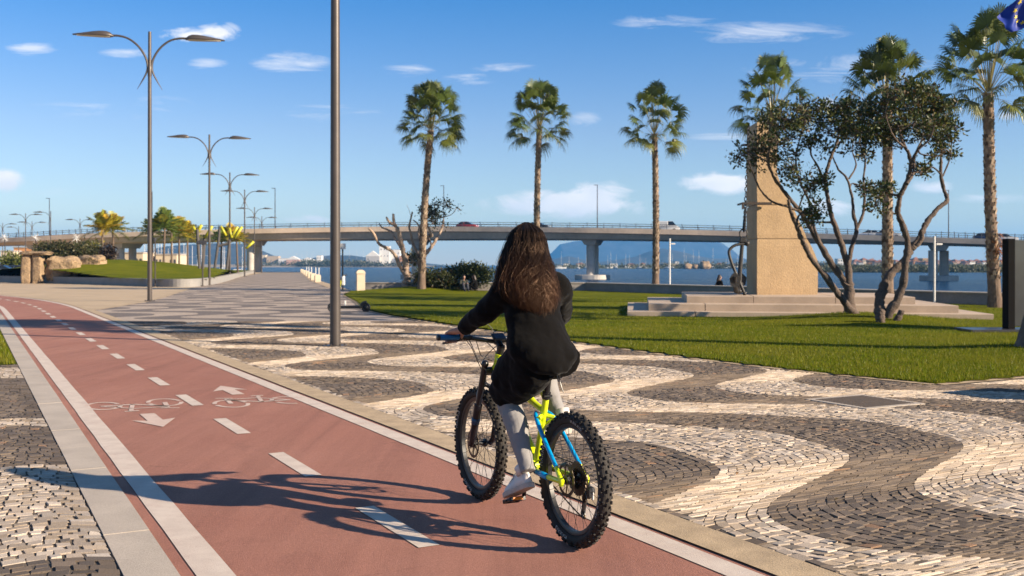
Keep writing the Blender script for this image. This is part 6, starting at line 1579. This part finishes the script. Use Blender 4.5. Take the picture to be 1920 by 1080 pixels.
# yellow pipe sculptures
m_pipe = mat('yellow_pipe', (0.44, 0.41, 0.02), 0.4, var=.05); m_dkw = mat('weathered_post', (0.09, 0.08, 0.075), 0.8, var=.15)
def sculpture(label, Y, posts, pipes):
    c = at(posts[0][0][0], 497, Y); t = thing('pipe_sculpture', label, 'sculpture', (c.x, Y, .5), 0, 'yellow pipe sculptures in the garden')
    for pp in posts: mb = MB(); mb.tube([at(px, py, Y + dy) for px, py, dy in pp], .14, 8); mb.build('post', m_dkw, t, loc=t.location)
    for a, b in pipes: mb = MB(); mb.tube([at(*a[:2], Y + a[2]), at(*b[:2], Y + b[2])], .13, 8); mb.build('pipe', m_pipe, t, loc=t.location, smooth=True)
sculpture('post sculpture with crossed yellow pipes right of the second lamp', 92, [[(374, 506, 0), (371, 450, 0), (370, 430, 0)], [(380, 505, .5), (384, 440, .4)]], [((362, 425, 0), (372, 442, .2)), ((378, 422, 0), (368, 440, .3)), ((384, 446, .2), (398, 424, 0)), ((372, 428, .2), (377, 424, 0))])
sculpture('leaning post sculpture with fanned yellow pipes near the fourth lamp', 104, [[(402, 507, 0), (410, 450, 0), (412, 424, 0)], [(425, 506, 0), (432, 440, .2)], [(408, 462, 0), (432, 455, .2)]], [((414, 424, 0), (424, 442, .1)), ((446, 425, 0), (432, 447, .1)), ((454, 425, .2), (440, 447, 0)), ((435, 446, 0), (430, 428, .2)), ((476, 453, .3), (461, 466, 0))])
def sign_post(px, ybase, ytop, label, w, h):
    b = g(px, ybase); Y = b.y; top = at(px, ytop, Y).z; t = thing('sign_post', label, 'sign', (b.x, Y, 0), 0, 'thin dark sign posts')
    mb = MB(); mb.tube([(0, 0, 0), (0, 0, top)], .05, 8); mb.tube([(0, 0, 0), (0, 0, .06)], .13, 10); mb.build('post', m_lamp, t)
    mb = MB(); mb.bbox((0, -.07, top - h / 2), (w, .06, h), .01); mb.build('panel', m_steel, t)
sign_post(380, 537, 451, 'thin post carrying a dark panel in front of the planter wall', .62, .28)
sign_post(291, 538, 446, 'thin post with a small box at its top behind the nearest lamp', .14, .3)
p = at(643.5, 462, 60.5); t = thing('sign', 'small white square sign on a post behind the foreground lamp post', 'sign', (p.x, 60.3, 0))
mb = MB(); mb.tube([(0, 0, -.05), (0, 0, p.z + .15)], .045, 8); mb.build('post', m_lamp, t); mb = MB(); mb.bbox((.03, -.06, p.z), (.32, .03, .34), .006); mb.build('panel', m_white, t)
# starburst ornaments hung on three of the left lamps
for px, Y in ((8, 204), (66, 200), (143, 196)):
    c = at(px, 446, Y); t = thing('light_ornament', 'white starburst ornament of thin rods hung in front of the bridge', 'ornament', (c.x, Y, c.z), 0, 'white starburst ornaments on the left lamps')
    R = random.Random(px); mb = MB()
    for k in range(26):
        u = Vector((R.gauss(0, 1), R.gauss(0, .5), R.gauss(0, 1))).normalized(); mb.tube([u * .1, u * R.uniform(.7, 1.1)], [.04, .02], 4)
    mb.ball((0, 0, 0), .15, 8, 6); mb.build('rods', m_white, t)
    mb = MB(); mb.tube([(0, .3, .2), (0, .3, -c.z)], .1, 8); mb.build('post', m_lamp, t)
# ------------------------------------------------------------------ vehicles
m_tint = mat('dark_car_glass', (0.015, 0.018, 0.022), 0.08, var=.05, spec=.6); m_rim = mat('wheel_rim', (.35, .35, .36), .35, metal=.8, var=.05); m_rubber = mat('car_tyre', (.02, .02, .02), .85, var=.1)
m_red_l = mat('tail_light', (.35, .01, .01), .3, var=.05); m_hl = mat('head_light', (.7, .7, .68), .2, var=.05)
def make_car(label, paint, loc, rz, group, van=False):
    t = thing('car', label, 'car', loc, rz, group)
    prof = [(-2.05, .30), (-2.12, .55), (-2.08, .90), (-1.95, .98), (1.15, .98), (1.85, .84), (2.08, .66), (2.12, .40), (2.0, .28)] if not van else [(-2.3, .3), (-2.35, .6), (-2.32, 1.15), (1.5, 1.15), (2.1, 1.0), (2.3, .7), (2.3, .35)]
    mb = MB(); rings = []
    for y, k in ((-.86, .93), (-.80, 1.0), (.80, 1.0), (.86, .93)): rings.append([(x * k, y, .3 + (z - .3) * (k if abs(y) > .82 else 1)) for x, z in prof])
    mb.loft(rings[::-1]); smooth_angle(mb.build('body', paint, t), 30)
    top = [(-1.85, .97, .80), (-1.30, 1.42, .62), (.05, 1.47, .62), (1.05, .97, .78)] if not van else [(-2.28, 1.14, .82), (-2.2, 1.95, .74), (1.0, 1.95, .74), (1.75, 1.14, .80)]
    mb = MB(); mb.loft([[(x, w * s, z) for x, z, w in top] for s in (-1, 1)][::-1]); mb.build('window', m_tint, t)
    mb = MB(); (x1, z1, w1), (x2, z2, w2) = top[1], top[2]
    mb.loft([[(x1 - .05, -w1, z1 - .02), (x2 + .06, -w2, z2 - .02), (x2 + .06, w2, z2 - .02), (x1 - .05, w1, z1 - .02)], [(x1, -w1 + .06, z1 + .04), (x2, -w2 + .06, z2 + .03), (x2, w2 - .06, z2 + .03), (x1, w1 - .06, z1 + .04)]])
    for s in (1, -1): mb.tube([(-.55, s * .80, .97), (-.5, s * (w1 + .012), z1)], .045, 6)
    mb.build('roof', paint, t)
    if van: mb = MB(); mb.bbox((-1.0, 0, 1.55), (2.3, 1.66, .82), .05); mb.build('cargo_panel', paint, t)
    for x in (-1.32, 1.30):
        for s in (1, -1):
            mb = MB(); M = Matrix.Translation((x, s * .78, .32)) @ Matrix.Rotation(PI / 2, 4, 'X')
            mb.lathe([(.2, -.1), (.32, -.09), (.32, .09), (.2, .1)], 18, M); w = mb.build('wheel', m_rubber, t)
            mb = MB(); mb.lathe([(.19, -.105), (.19, .105)], 14, M); mb.build('rim', m_rim, w)
    for s in (1, -1):
        mb = MB(); mb.bbox((2.05 if not van else 2.26, s * .6, .68), (.12, .32, .14), .03); mb.build('headlight', m_hl, t)
        mb = MB(); mb.bbox((-2.07 if not van else -2.32, s * .66, .78), (.10, .28, .16), .03); mb.build('tail_light', m_red_l, t)
    return t
paints = {n: mat(n + '_car_paint', c, .25, var=.02, coat=.6) for n, c in (('red', (.28, .03, .025)), ('black', (.02, .02, .023)), ('white', (.62, .61, .6)), ('silver', (.38, .38, .39)), ('navy', (.03, .04, .09)))}
for px, pn, lab, van in ((868, 'red', 'dark red car driving over the bridge', False), (1018, 'black', 'black car on the bridge just right of the cyclist', False), (1245, 'white', 'white van on the bridge right of the third palm', True), (1626, 'white', 'first of two white cars on the bridge behind the twisted trees', False), (1650, 'silver', 'silver car on the bridge following the white one', False), (1848, 'navy', 'dark blue car on the bridge left of the tall right palm', False), (1886, 'white', 'white car on the bridge above the information totem', False), (330, 'black', 'dark car on the bridge above the left palms', False)):
    (p, nn, tt), _z = frame_at(px); k = 2.6 if px != 1626 else 7.4
    q = Vector((p.x, p.y, p.z - 1.22)) + nn * (k + .4); make_car(lab, paints[pn], q, math.atan2(tt.y, tt.x) + (0 if k < 5 else PI), 'cars crossing the bridge', van)
for px, Y, pn, lab, rz in ((8, 142, 'black', 'black parked car at the left edge beyond the low posts', .1), (36, 147, 'navy', 'navy parked car left of the dolmen', .15), (-22, 140, 'silver', 'silver parked car at the far left', .1), (46, 156, 'white', 'white parked car half hidden by the dolmen', .2)):
    make_car(lab, paints[pn], P0(px, Y, .004), rz, 'cars parked beyond the plaza')
bo = None
for px in (2, 8, 18, 23, 34, 58):
    loc = P0(px, 112, 0.004)
    if bo is None:
        bo = thing('metal_bollard', 'slim dark bollards in front of the parked cars', 'bollard', loc, 0, 'slim dark bollards on the left'); mb = MB(); mb.tube([(0, 0, 0), (0, 0, .95)], .055, 10); mb.build('post', m_dark, bo); mb = MB(); mb.ball((0, 0, .97), .075, 10, 6); mb.build('knob', m_dark, bo)
    else: dup(bo, loc)
# ------------------------------------------------------------------ other people
def figure(label, loc, rz, J, coat_m, leg_m, hair_m, hair_long=False, group=None):
    t = thing('person', label, 'person', loc, rz, group); V3 = lambda n: Vector(J[n])
    mb = MB(); h = V3('head'); mb.ball(h, (.095, .078, .115), 14, 10); mb.ball(h + Vector((.1, 0, -.02)), .018, 8, 6); mb.tube([V3('neck') - Vector((0, 0, .06)), V3('neck'), h - Vector((0, 0, .05))], .055, 10)
    mb.tube([V3('hip'), V3('hip').lerp(V3('neck'), .5), V3('neck')], [.11, .10, .07], 12)
    for s in 'lr':
        mb.tube([V3('sh' + s), V3('el' + s), V3('ha' + s)], [.05, .04, .03], 8); w = V3('ha' + s); d = (w - V3('el' + s)).normalized()
        mb.ball(w + d * .05, (.035, .03, .04), 8, 6)
        for k in range(4): mb.tube([w + d * .06 + Vector((0, (k - 1.5) * .02, 0)), w + d * (.13 - .008 * abs(k - 1.2)) + Vector((0, (k - 1.5) * .021, -.01))], .010, 6)
        mb.tube([w + d * .03 + Vector((.02, 0, 0)), w + d * .08 + Vector((.05, 0, 0))], .011, 6)
        mb.tube([V3('hip') + Vector((0, .08 if s == 'l' else -.08, 0)), V3('kn' + s), V3('an' + s)], [.09, .055, .04], 10)
    remeshed(mb, 'body', m_skin, t, .012, 2)
    mb = MB(); n = V3('neck'); hp = V3('hip')
    mb.tube([hp - (n - hp) * .12, hp, hp.lerp(n, .55), hp.lerp(n, .88), n], [.155, .17, .165, .15, .075], 16)
    for s in 'lr': mb.tube([V3('sh' + s).lerp(n, .4), V3('sh' + s), V3('el' + s), V3('ha' + s)], [.08, .075, .062, .05], 10)
    remeshed(mb, 'jacket', coat_m, t, .014, 3, [('CLOUDS', .15, .02)])
    mb = MB()
    for s in 'lr': mb.tube([hp + Vector((0, .08 if s == 'l' else -.08, 0)), V3('kn' + s), V3('an' + s)], [.115, .08, .06], 12)
    remeshed(mb, 'trousers', leg_m, t, .014, 2)
    for s in 'lr':
        mb = MB(); a = V3('an' + s); mb.tube([a + Vector((-.05, 0, -.03)), a + Vector((.06, 0, -.05)), a + Vector((.19, 0, -.065))], [.045, .05, .035], 10); mb.build('shoe', m_black, t, smooth=True)
    mb = MB(); mb.ball(h + Vector((-.018, 0, .022)), (.105, .09, .118), 14, 10)
    if hair_long: mb.tube([h + Vector((-.05, 0, 0)), h + Vector((-.085, 0, -.14)), h + Vector((-.10, 0, -.30))], [.09, .10, .06], 12)
    remeshed(mb, 'hair', hair_m, t, .012, 2)
    return t
m_hairm = mat('brown_hair', (.03, .016, .010), .45, var=.2, vscale=20); m_jean = mat('dark_denim', (.03, .035, .05), .85, var=.15, vscale=8); m_olive = mat('olive_jacket', (.03, .032, .02), .85, var=.15, vscale=8)
walk = dict(head=(.02, 0, 1.62), neck=(0, 0, 1.46), hip=(0, 0, .95), shl=(0, .19, 1.40), shr=(0, -.19, 1.40), ell=(-.10, .24, 1.13), elr=(.06, -.24, 1.13), hal=(-.02, .25, .90), har=(.20, -.24, .94), knl=(.18, .09, .52), knr=(-.02, -.09, .50), anl=(.22, .09, .10), anr=(-.26, -.09, .14))
figure('woman with brown hair in a dark coat walking behind the sea wall', (at(1349, 497, 52.6).x, 52.6, -.75), 0.25, walk, m_coat, m_jean, m_hairm, True)
sit = dict(head=(.10, 0, .77), neck=(.04, 0, .60), hip=(0, 0, .14), shl=(.05, .18, .55), shr=(.05, -.18, .55), ell=(.20, .22, .34), elr=(.20, -.22, .34), hal=(.40, .12, .40), har=(.40, -.12, .38), knl=(.38, .12, .44), knr=(.40, -.12, .42), anl=(.62, .10, .09), anr=(.66, -.12, .09))
figure('seated person in a dark olive jacket, left of the pair by the shrub', P0(869, 57.0, .06), -PI / 2 + .3, sit, m_olive, m_jean, m_hairm)
figure('seated person in black, right of the pair by the shrub', P0(891, 57.1, .06), PI * .9, sit, m_coat, m_coat, m_hairm, True)

# ------------------------------------------------------------------ far shores: houses, sheds, yachts, rocks
m_win = mat('dark_window', (.05, .055, .065), .2, var=.1); m_tile = mat('red_roof_tile', (.30, .12, .065), .85, var=.15, vscale=.5, fine=.15, fscale=4)
wallm = {n: mat(n + '_wall', c, .9, var=.06, vscale=.2) for n, c in (('ochre', (.50, .30, .11)), ('cream', (.56, .47, .34)), ('pink', (.50, .31, .24)), ('white', (.68, .66, .62)), ('orange', (.48, .23, .09)), ('grey', (.40, .38, .36)), ('tan', (.44, .34, .23)))}
roofm = mat('flat_roof', (.38, .35, .32), .9, var=.1, vscale=.3)
win_me = {}
def window_mesh(w, h):
    k = (round(w, 2), round(h, 2))
    if k not in win_me:
        mb = MB(); mb.box((0, -.03, 0), (w, .10, h)); me = bpy.data.meshes.new('window'); me.from_pydata([tuple(v) for v in mb.v], [], mb.f); me.materials.append(m_win); win_me[k] = me
    return win_me[k]
def building(label, px, Y, wpx, top, wall, roof='hip', z0=0.0, depth=9.0, nwin=4, floors=2, cat='house', name='house', group=None, rz=0.0, base_py=None, door=True):
    w = wpx * Y / F; H = at(px, top, Y).z - z0
    t = thing(name, label, cat, (at(px, 497, Y).x, Y, z0), rz, group)
    rh = min(2.2, H * .28) if roof == 'hip' else (.3 if roof == 'flat' else H * .35)
    hw_ = H - rh
    mb = MB(); mb.box((0, 0, (hw_ - 2) / 2), (w, depth, hw_ + 2)); mb.build('wall', wallm[wall], t)
    mb = MB()
    if roof == 'hip':
        o = .4; q = min(w, depth) * .45
        mb.loft([[(-w / 2 - o, -depth / 2 - o, hw_), (w / 2 + o, -depth / 2 - o, hw_), (w / 2 + o, depth / 2 + o, hw_), (-w / 2 - o, depth / 2 + o, hw_)], [(-w / 2 + q, -.2, H), (w / 2 - q, -.2, H), (w / 2 - q, .2, H), (-w / 2 + q, .2, H)]]); mb.build('roof', m_tile, t)
        if w > 6: mb2 = MB(); mb2.box((w * .18, .8, H - .2), (.7, .7, 1.4)); mb2.build('chimney', wallm[wall], t)
    elif roof == 'flat':
        mb.box((0, 0, hw_ + .15), (w + .3, depth + .3, .3)); mb.build('roof', roofm, t)
    elif roof == 'shed':
        mb.loft([[(-w / 2 - .2, y, hw_), (w / 2 + .2, y, hw_), (w / 2 + .2, y, hw_ + .25), (0, y, H), (-w / 2 - .2, y, hw_ + .25)] for y in (depth / 2 + .2, -depth / 2 - .2)]); mb.build('roof', wallm['white'], t)
    ww, wh = min(1.3, w / nwin * .45), min(1.6, hw_ / floors * .45)
    for f in range(floors):
        for k in range(nwin):
            if f == 0 and door and k == nwin // 2: continue
            wo = bpy.data.objects.new('window', window_mesh(ww, wh)); link(wo, t); wo.location = (-w / 2 + w * (k + .5) / nwin, -depth / 2, hw_ * (f + .52) / floors)
    if door: mb = MB(); mb.box((-w / 2 + w * (nwin // 2 + .5) / nwin, -depth / 2 - .03, min(2.2, hw_ * .4) / 2), (min(1.2, w / nwin * .5), .1, min(2.2, hw_ * .4))); mb.build('door', m_win, t)
    return t
R_ = random.Random(12)
town = [(1577, 18, 488, 'white', 'flat', 880), (1604, 14, 489, 'pink', 'hip', 930), (1619, 12, 486.5, 'cream', 'hip', 960), (1634, 16, 488, 'orange', 'hip', 920), (1649, 10, 490, 'ochre', 'hip', 900), (1612, 9, 492, 'white', 'hip', 870), (1642, 9, 492.5, 'tan', 'hip', 860), (1700, 10, 489, 'ochre', 'hip', 940), (1716, 15, 485.5, 'orange', 'hip', 950), (1731, 11, 487, 'ochre', 'flat', 930), (1744, 16, 486.5, 'cream', 'hip', 960), (1755, 10, 489.5, 'pink', 'hip', 900),
        (1722, 9, 491.5, 'cream', 'hip', 870), (1736, 8, 492, 'pink', 'hip', 860), (1776, 14, 488, 'white', 'hip', 930), (1790, 10, 489, 'pink', 'hip', 910), (1804, 12, 489, 'cream', 'hip', 950), (1818, 12, 490, 'white', 'hip', 900), (1831, 10, 488.5, 'tan', 'hip', 940), (1842, 9, 491, 'white', 'hip', 880), (1853, 11, 489, 'pink', 'hip', 930), (1866, 10, 490.5, 'cream', 'hip', 890), (1877, 11, 489, 'ochre', 'hip', 930), (1889, 10, 490, 'white', 'hip', 900), (1900, 12, 488, 'orange', 'hip', 940), (1912, 9, 490, 'cream', 'hip', 890), (1810, 8, 492.5, 'pink', 'hip', 850), (1835, 8, 493, 'cream', 'hip', 845), (1784, 8, 492.5, 'tan', 'hip', 850), (1679, 12, 490, 'tan', 'hip', 930)]
near_ = [(1577, 'just right of the monument'), (1612, 'between the monument and the first trunks'), (1642, 'between the two twisted trees'), (1690, 'behind the palm between the twisted trees'), (1722, 'seen right of the second twisted tree'), (1745, 'left of the white pole'), (1784, 'beside the right bridge pier'), (1815, 'right of the bridge pier'), (1840, 'left of the tall right palm'), (1880, 'right of the tall right palm'), (1910, 'behind the information totem')]
seen = {}
for (px, w, top, wl, rf, Y) in town:
    where = min(near_, key=lambda q: abs(q[0] - px))[1]; key = (wl, where); seen[key] = seen.get(key, 0) + 1
    size = 'small' if w < 10 else 'broad' if w > 13 else 'mid sized'
    lab = f'{size} {wl} {"red roofed" if rf == "hip" else "flat roofed"} far shore house {where}'
    if seen[key] > 1: lab = f'lower {lab}' 
    building(lab, px, Y, w, top - 3.0, wl, rf, z0=1.0, nwin=3 if w < 11 else 4, group='houses of the far town', rz=R_.uniform(-.3, .3))
for (px, w, top, wl, rf, Y, nm, lab, fl2, nw) in ((485, 30, 478, 'cream', 'flat', 1480, 'warehouse', 'long cream warehouse on the left far shore nearest the lamps', 2, 6), (513, 22, 480, 'tan', 'flat', 1470, 'warehouse', 'brown warehouse right of the cream one', 1, 4), (533, 18, 484, 'white', 'flat', 1460, 'warehouse', 'white shed with dark front between the brown and peach sheds', 1, 5), (551, 24, 480.5, 'pink', 'shed', 1450, 'warehouse', 'peach shed with white gable roof on the far left shore', 1, 4), (578, 26, 483, 'white', 'shed', 1440, 'warehouse', 'wide low white shed left of the foreground lamp post', 1, 4), (600, 9, 479, 'white', 'flat', 1460, 'silo_building', 'small white tower building left of the foreground lamp post', 2, 2),
                                             (700, 25, 470.5, 'grey', 'shed', 1440, 'factory', 'pale grey factory hall with dark doors left of the bare tree', 1, 2), (722, 19, 461.5, 'white', 'flat', 1450, 'factory', 'tall plain white factory block behind the bare tree', 3, 3), (741, 20, 468, 'white', 'flat', 1455, 'factory', 'lower white factory block right of the tall one', 2, 3), (758, 16, 480, 'orange', 'flat', 1450, 'factory', 'orange factory annex at the right end', 2, 3),
                                             (62, 44, 463, 'orange', 'flat', 262, 'house', 'terracotta building under the bridge behind the dolmen', 1, 5), (28, 24, 470, 'cream', 'flat', 258, 'house', 'cream building behind the parked cars', 1, 4), (250, 60, 473, 'cream', 'flat', 232, 'house', 'long low cream building under the bridge behind the yellow palms', 1, 8), (322, 40, 476, 'cream', 'flat', 236, 'house', 'low cream building behind the tall feather palms', 1, 6)):
    building(lab, px, Y, w, top, wl, rf, z0=.3 if Y > 500 else 0.0, depth=14 if Y > 500 else 8, nwin=nw, floors=fl2, name=nm, cat='building', group='harbour sheds and low buildings')
for i, (px, w, top, wl, Y) in enumerate(((1062, 12, 494, 'white', 830), (1088, 16, 493, 'cream', 860), (1118, 9, 490.5, 'white', 850), (1150, 14, 494, 'white', 840), (1182, 12, 493.5, 'tan', 870), (1205, 9, 492.5, 'cream', 850), (1262, 16, 494, 'cream', 860), (1350, 12, 492.5, 'ochre', 880), (1375, 10, 494, 'cream', 850), (1268, 7, 490, 'white', 890))):
    building(f'{"white" if wl == "white" else wl} waterfront house of the far marina, number {["first", "second", "third", "fourth", "fifth", "sixth", "seventh", "eighth", "ninth", "tenth"][i]} from the left'.replace('number ', ''), px, Y, w, top, wl, 'hip' if i % 3 else 'flat', z0=.2, nwin=3, floors=1, group='waterfront houses of the far marina')
# yachts
m_hull = mat('white_hull', (.70, .69, .67), .35, var=.04); m_mast = mat('aluminium_mast', (.66, .65, .63), .4, var=.05)
def make_yacht(L_, H, loc, rz, label, group):
    t = thing('sailing_yacht', label, 'yacht', loc, rz, group)
    mb = MB(); rings = []
    for u in np.linspace(0, 1, 9):
        w = 1.5 * math.sin(PI * min(1, .25 + .75 * (1 - u)) * .5 + 0) * (1 if u < .9 else .5) * (1 - u ** 3 * .95); x = -L_ / 2 + L_ * u; sh = .9 + .35 * u * u
        rings.append([(x, -w, sh), (x, -w * .7, -.1), (x, 0, -.4), (x, w * .7, -.1), (x, w, sh)])
    mb.loft(rings); smooth_angle(mb.build('hull', m_hull, t), 40)
    mb = MB(); mb.loft([[(x, -w, z) for x, z in ((-2.6, 1.0), (-2.2, 1.55), (.9, 1.5), (2.2, 1.05))] for w in (-.85, .85)]); mb.build('cabin', m_hull, t)
    mb = MB(); mb.tube([(.5, 0, 1.0), (.5, 0, H)], [.075, .055], 6); mb.tube([(.5, -1.0, H * .62), (.5, 1.0, H * .62)], .05, 5); mb.tube([(.4, 0, 2.1), (-3.4, 0, 2.0)], .10, 6); mb.build('mast', m_mast, t)
    return t
y0 = make_yacht(8.5, 13, (0, 0, -1.2), 0, 'white sailing yachts moored side by side in the far marina', 'yachts in the far marina')
first = True
for px, Y, hs in [(1056 + 13 * i + R_.uniform(-6, 6), R_.uniform(735, 800), R_.uniform(.55, 1.2)) for i in range(29)]:
    loc = (at(px, 497, Y).x, Y, -1.2)
    if first: y0.location = loc; first = False
    else: dup(y0, loc, R_.uniform(-1.9, -1.2), scale=(1, 1, hs))
yl = make_yacht(10, 12, (at(322, 497, 285).x, 285, -1.2), 1.4, 'sailing yachts moored under the bridge behind the feather palms', 'yachts in the left marina')
for px in (330, 338, 346, 355, 362, 370, 384, 393, 402, 412, 421, 433, 262, 272, 281, 240, 250): dup(yl, (at(px + R_.uniform(-3, 3), 497, 285).x, R_.uniform(272, 305), -1.2), R_.uniform(1.1, 1.9), scale=(1, 1, R_.uniform(.55, .9)))
yf = make_yacht(12, 22, (at(575, 497, 1400).x, 1400, -1.2), 1.2, 'tall masted boats moored at the left far shore', 'boats at the left far shore')
for px in (556, 582, 588, 605, 611, 655, 668, 678, 566): dup(yf, (at(px, 497, 1400).x, R_.uniform(1390, 1425), -1.2), R_.uniform(0, 3), scale=(1, 1, R_.uniform(.7, 1.2)))
for px, w, h, lab in ((1289, 6, 4.5, 'pale rock on the far shore, leftmost of three'), (1306, 5, 3.8, 'pale rock on the far shore, middle of three'), (1322, 8, 6.2, 'largest pale rock on the far shore'), (1420, 4, 3.2, 'pale rock on the far shore beside the monument')):
    rock('shore_rock', lab, (at(px, 497, 715).x, 715, -1.6), (w, w * .8, h), px, .3, .22, .8, 'pale rocks on the far shore')
# woods on the far banks
def wood(name, label, spec, pal, lsize, n_each=14, seed=1):
    R = np.random.default_rng(seed); C = []
    for (px0, px1, Y0, Y1, z0, hmax, n) in spec:
        px = R.uniform(px0, px1, n); Y = R.uniform(Y0, Y1, n); h = hmax * (0.35 + .65 * (0.5 + .5 * np.sin(px * .21 + 1.3 * np.sin(px * .05)) * R.uniform(.4, 1, n)))
        for i in range(n):
            k = R.uniform(0, 1) ** .6; C.append(((px[i] - 960) * Y[i] / F, Y[i], z0 + (Y[i] - Y0) / max(1, Y1 - Y0) * .7 + k * h[i]))
    V, Fq, Cc = leaf_batch(C, n_each, lsize * .75, lsize, pal, R=R, long=1.4)
    return tag(np_mesh(name, V, Fq, m_fol, cols=Cc), label, 'woodland', kind='stuff')
PW = [(.05, .06, .025), (.075, .08, .03), (.035, .045, .02), (.10, .09, .045)]
wood('shore_woodland', 'dark green scrub covering the far right bank', [(1545, 2050, 372, 420, -1.4, 1.3, 1000), (1545, 2050, 430, 520, -.8, 1.1, 1000), (1560, 2050, 700, 840, -.8, 1.3, 600)], PW, .7, seed=3, n_each=22)
wood('shore_woodland', 'low green trees along the middle far shore', [(1230, 1560, 745, 800, -.9, 2.4, 330), (1000, 1230, 770, 820, -1.0, 1.2, 120), (1400, 1560, 740, 800, -.8, 3.4, 200)], PW, 1.3, seed=4)
wood('shore_woodland', 'green scrub along the left far shore', [(560, 690, 1260, 1330, -.5, 6.0, 260), (690, 770, 1260, 1330, -.8, 2.5, 90), (440, 560, 1290, 1340, -.8, 2.2, 80)], PW, 2.2, seed=5)

# a few fallen leaves blown over the paving and the lawn
R = np.random.default_rng(77); n = 90
yy = 4.8 + 20 * R.random(n) ** 1.6; xx = R.uniform(-.5, .52, n) * yy
k = (xx * PN.x + yy * PN.y > 3.9); xx, yy = xx[k], yy[k]
V, Fq, Cc = leaf_batch(np.stack([xx, yy, np.full(len(xx), .027)], 1), 1, .002, .05, [(.22, .12, .05), (.14, .09, .04), (.26, .18, .07)], R=R, flat=.1)
V[:, 2] = np.clip(V[:, 2], .024, .045)
tag(np_mesh('fallen_leaf', V, Fq, m_fol, cols=Cc), 'small dry leaves blown over the paving', 'fallen leaves', kind='stuff')
# ================================================================== sea haze
mb = MB(); mb.box((0, 3750, 113.0), (14800, 7900, 234))
hz = mb.build('haze', None)
m = bpy.data.materials.new('sea_haze'); m.use_nodes = True; nt = m.node_tree; nt.nodes.clear()
ou = nt.nodes.new('ShaderNodeOutputMaterial'); pv = nt.nodes.new('ShaderNodeVolumePrincipled')
pv.inputs['Color'].default_value = (0.13, 0.47, 1.0, 1); pv.inputs['Density'].default_value = 1.4e-4; pv.inputs['Anisotropy'].default_value = 0.1
nt.links.new(pv.outputs[0], ou.inputs['Volume']); hz.data.materials.clear(); hz.data.materials.append(m); tag(hz, 'thin blue haze over the bay', kind='stuff')
try: m.cycles.homogeneous_volume = True
except Exception: pass
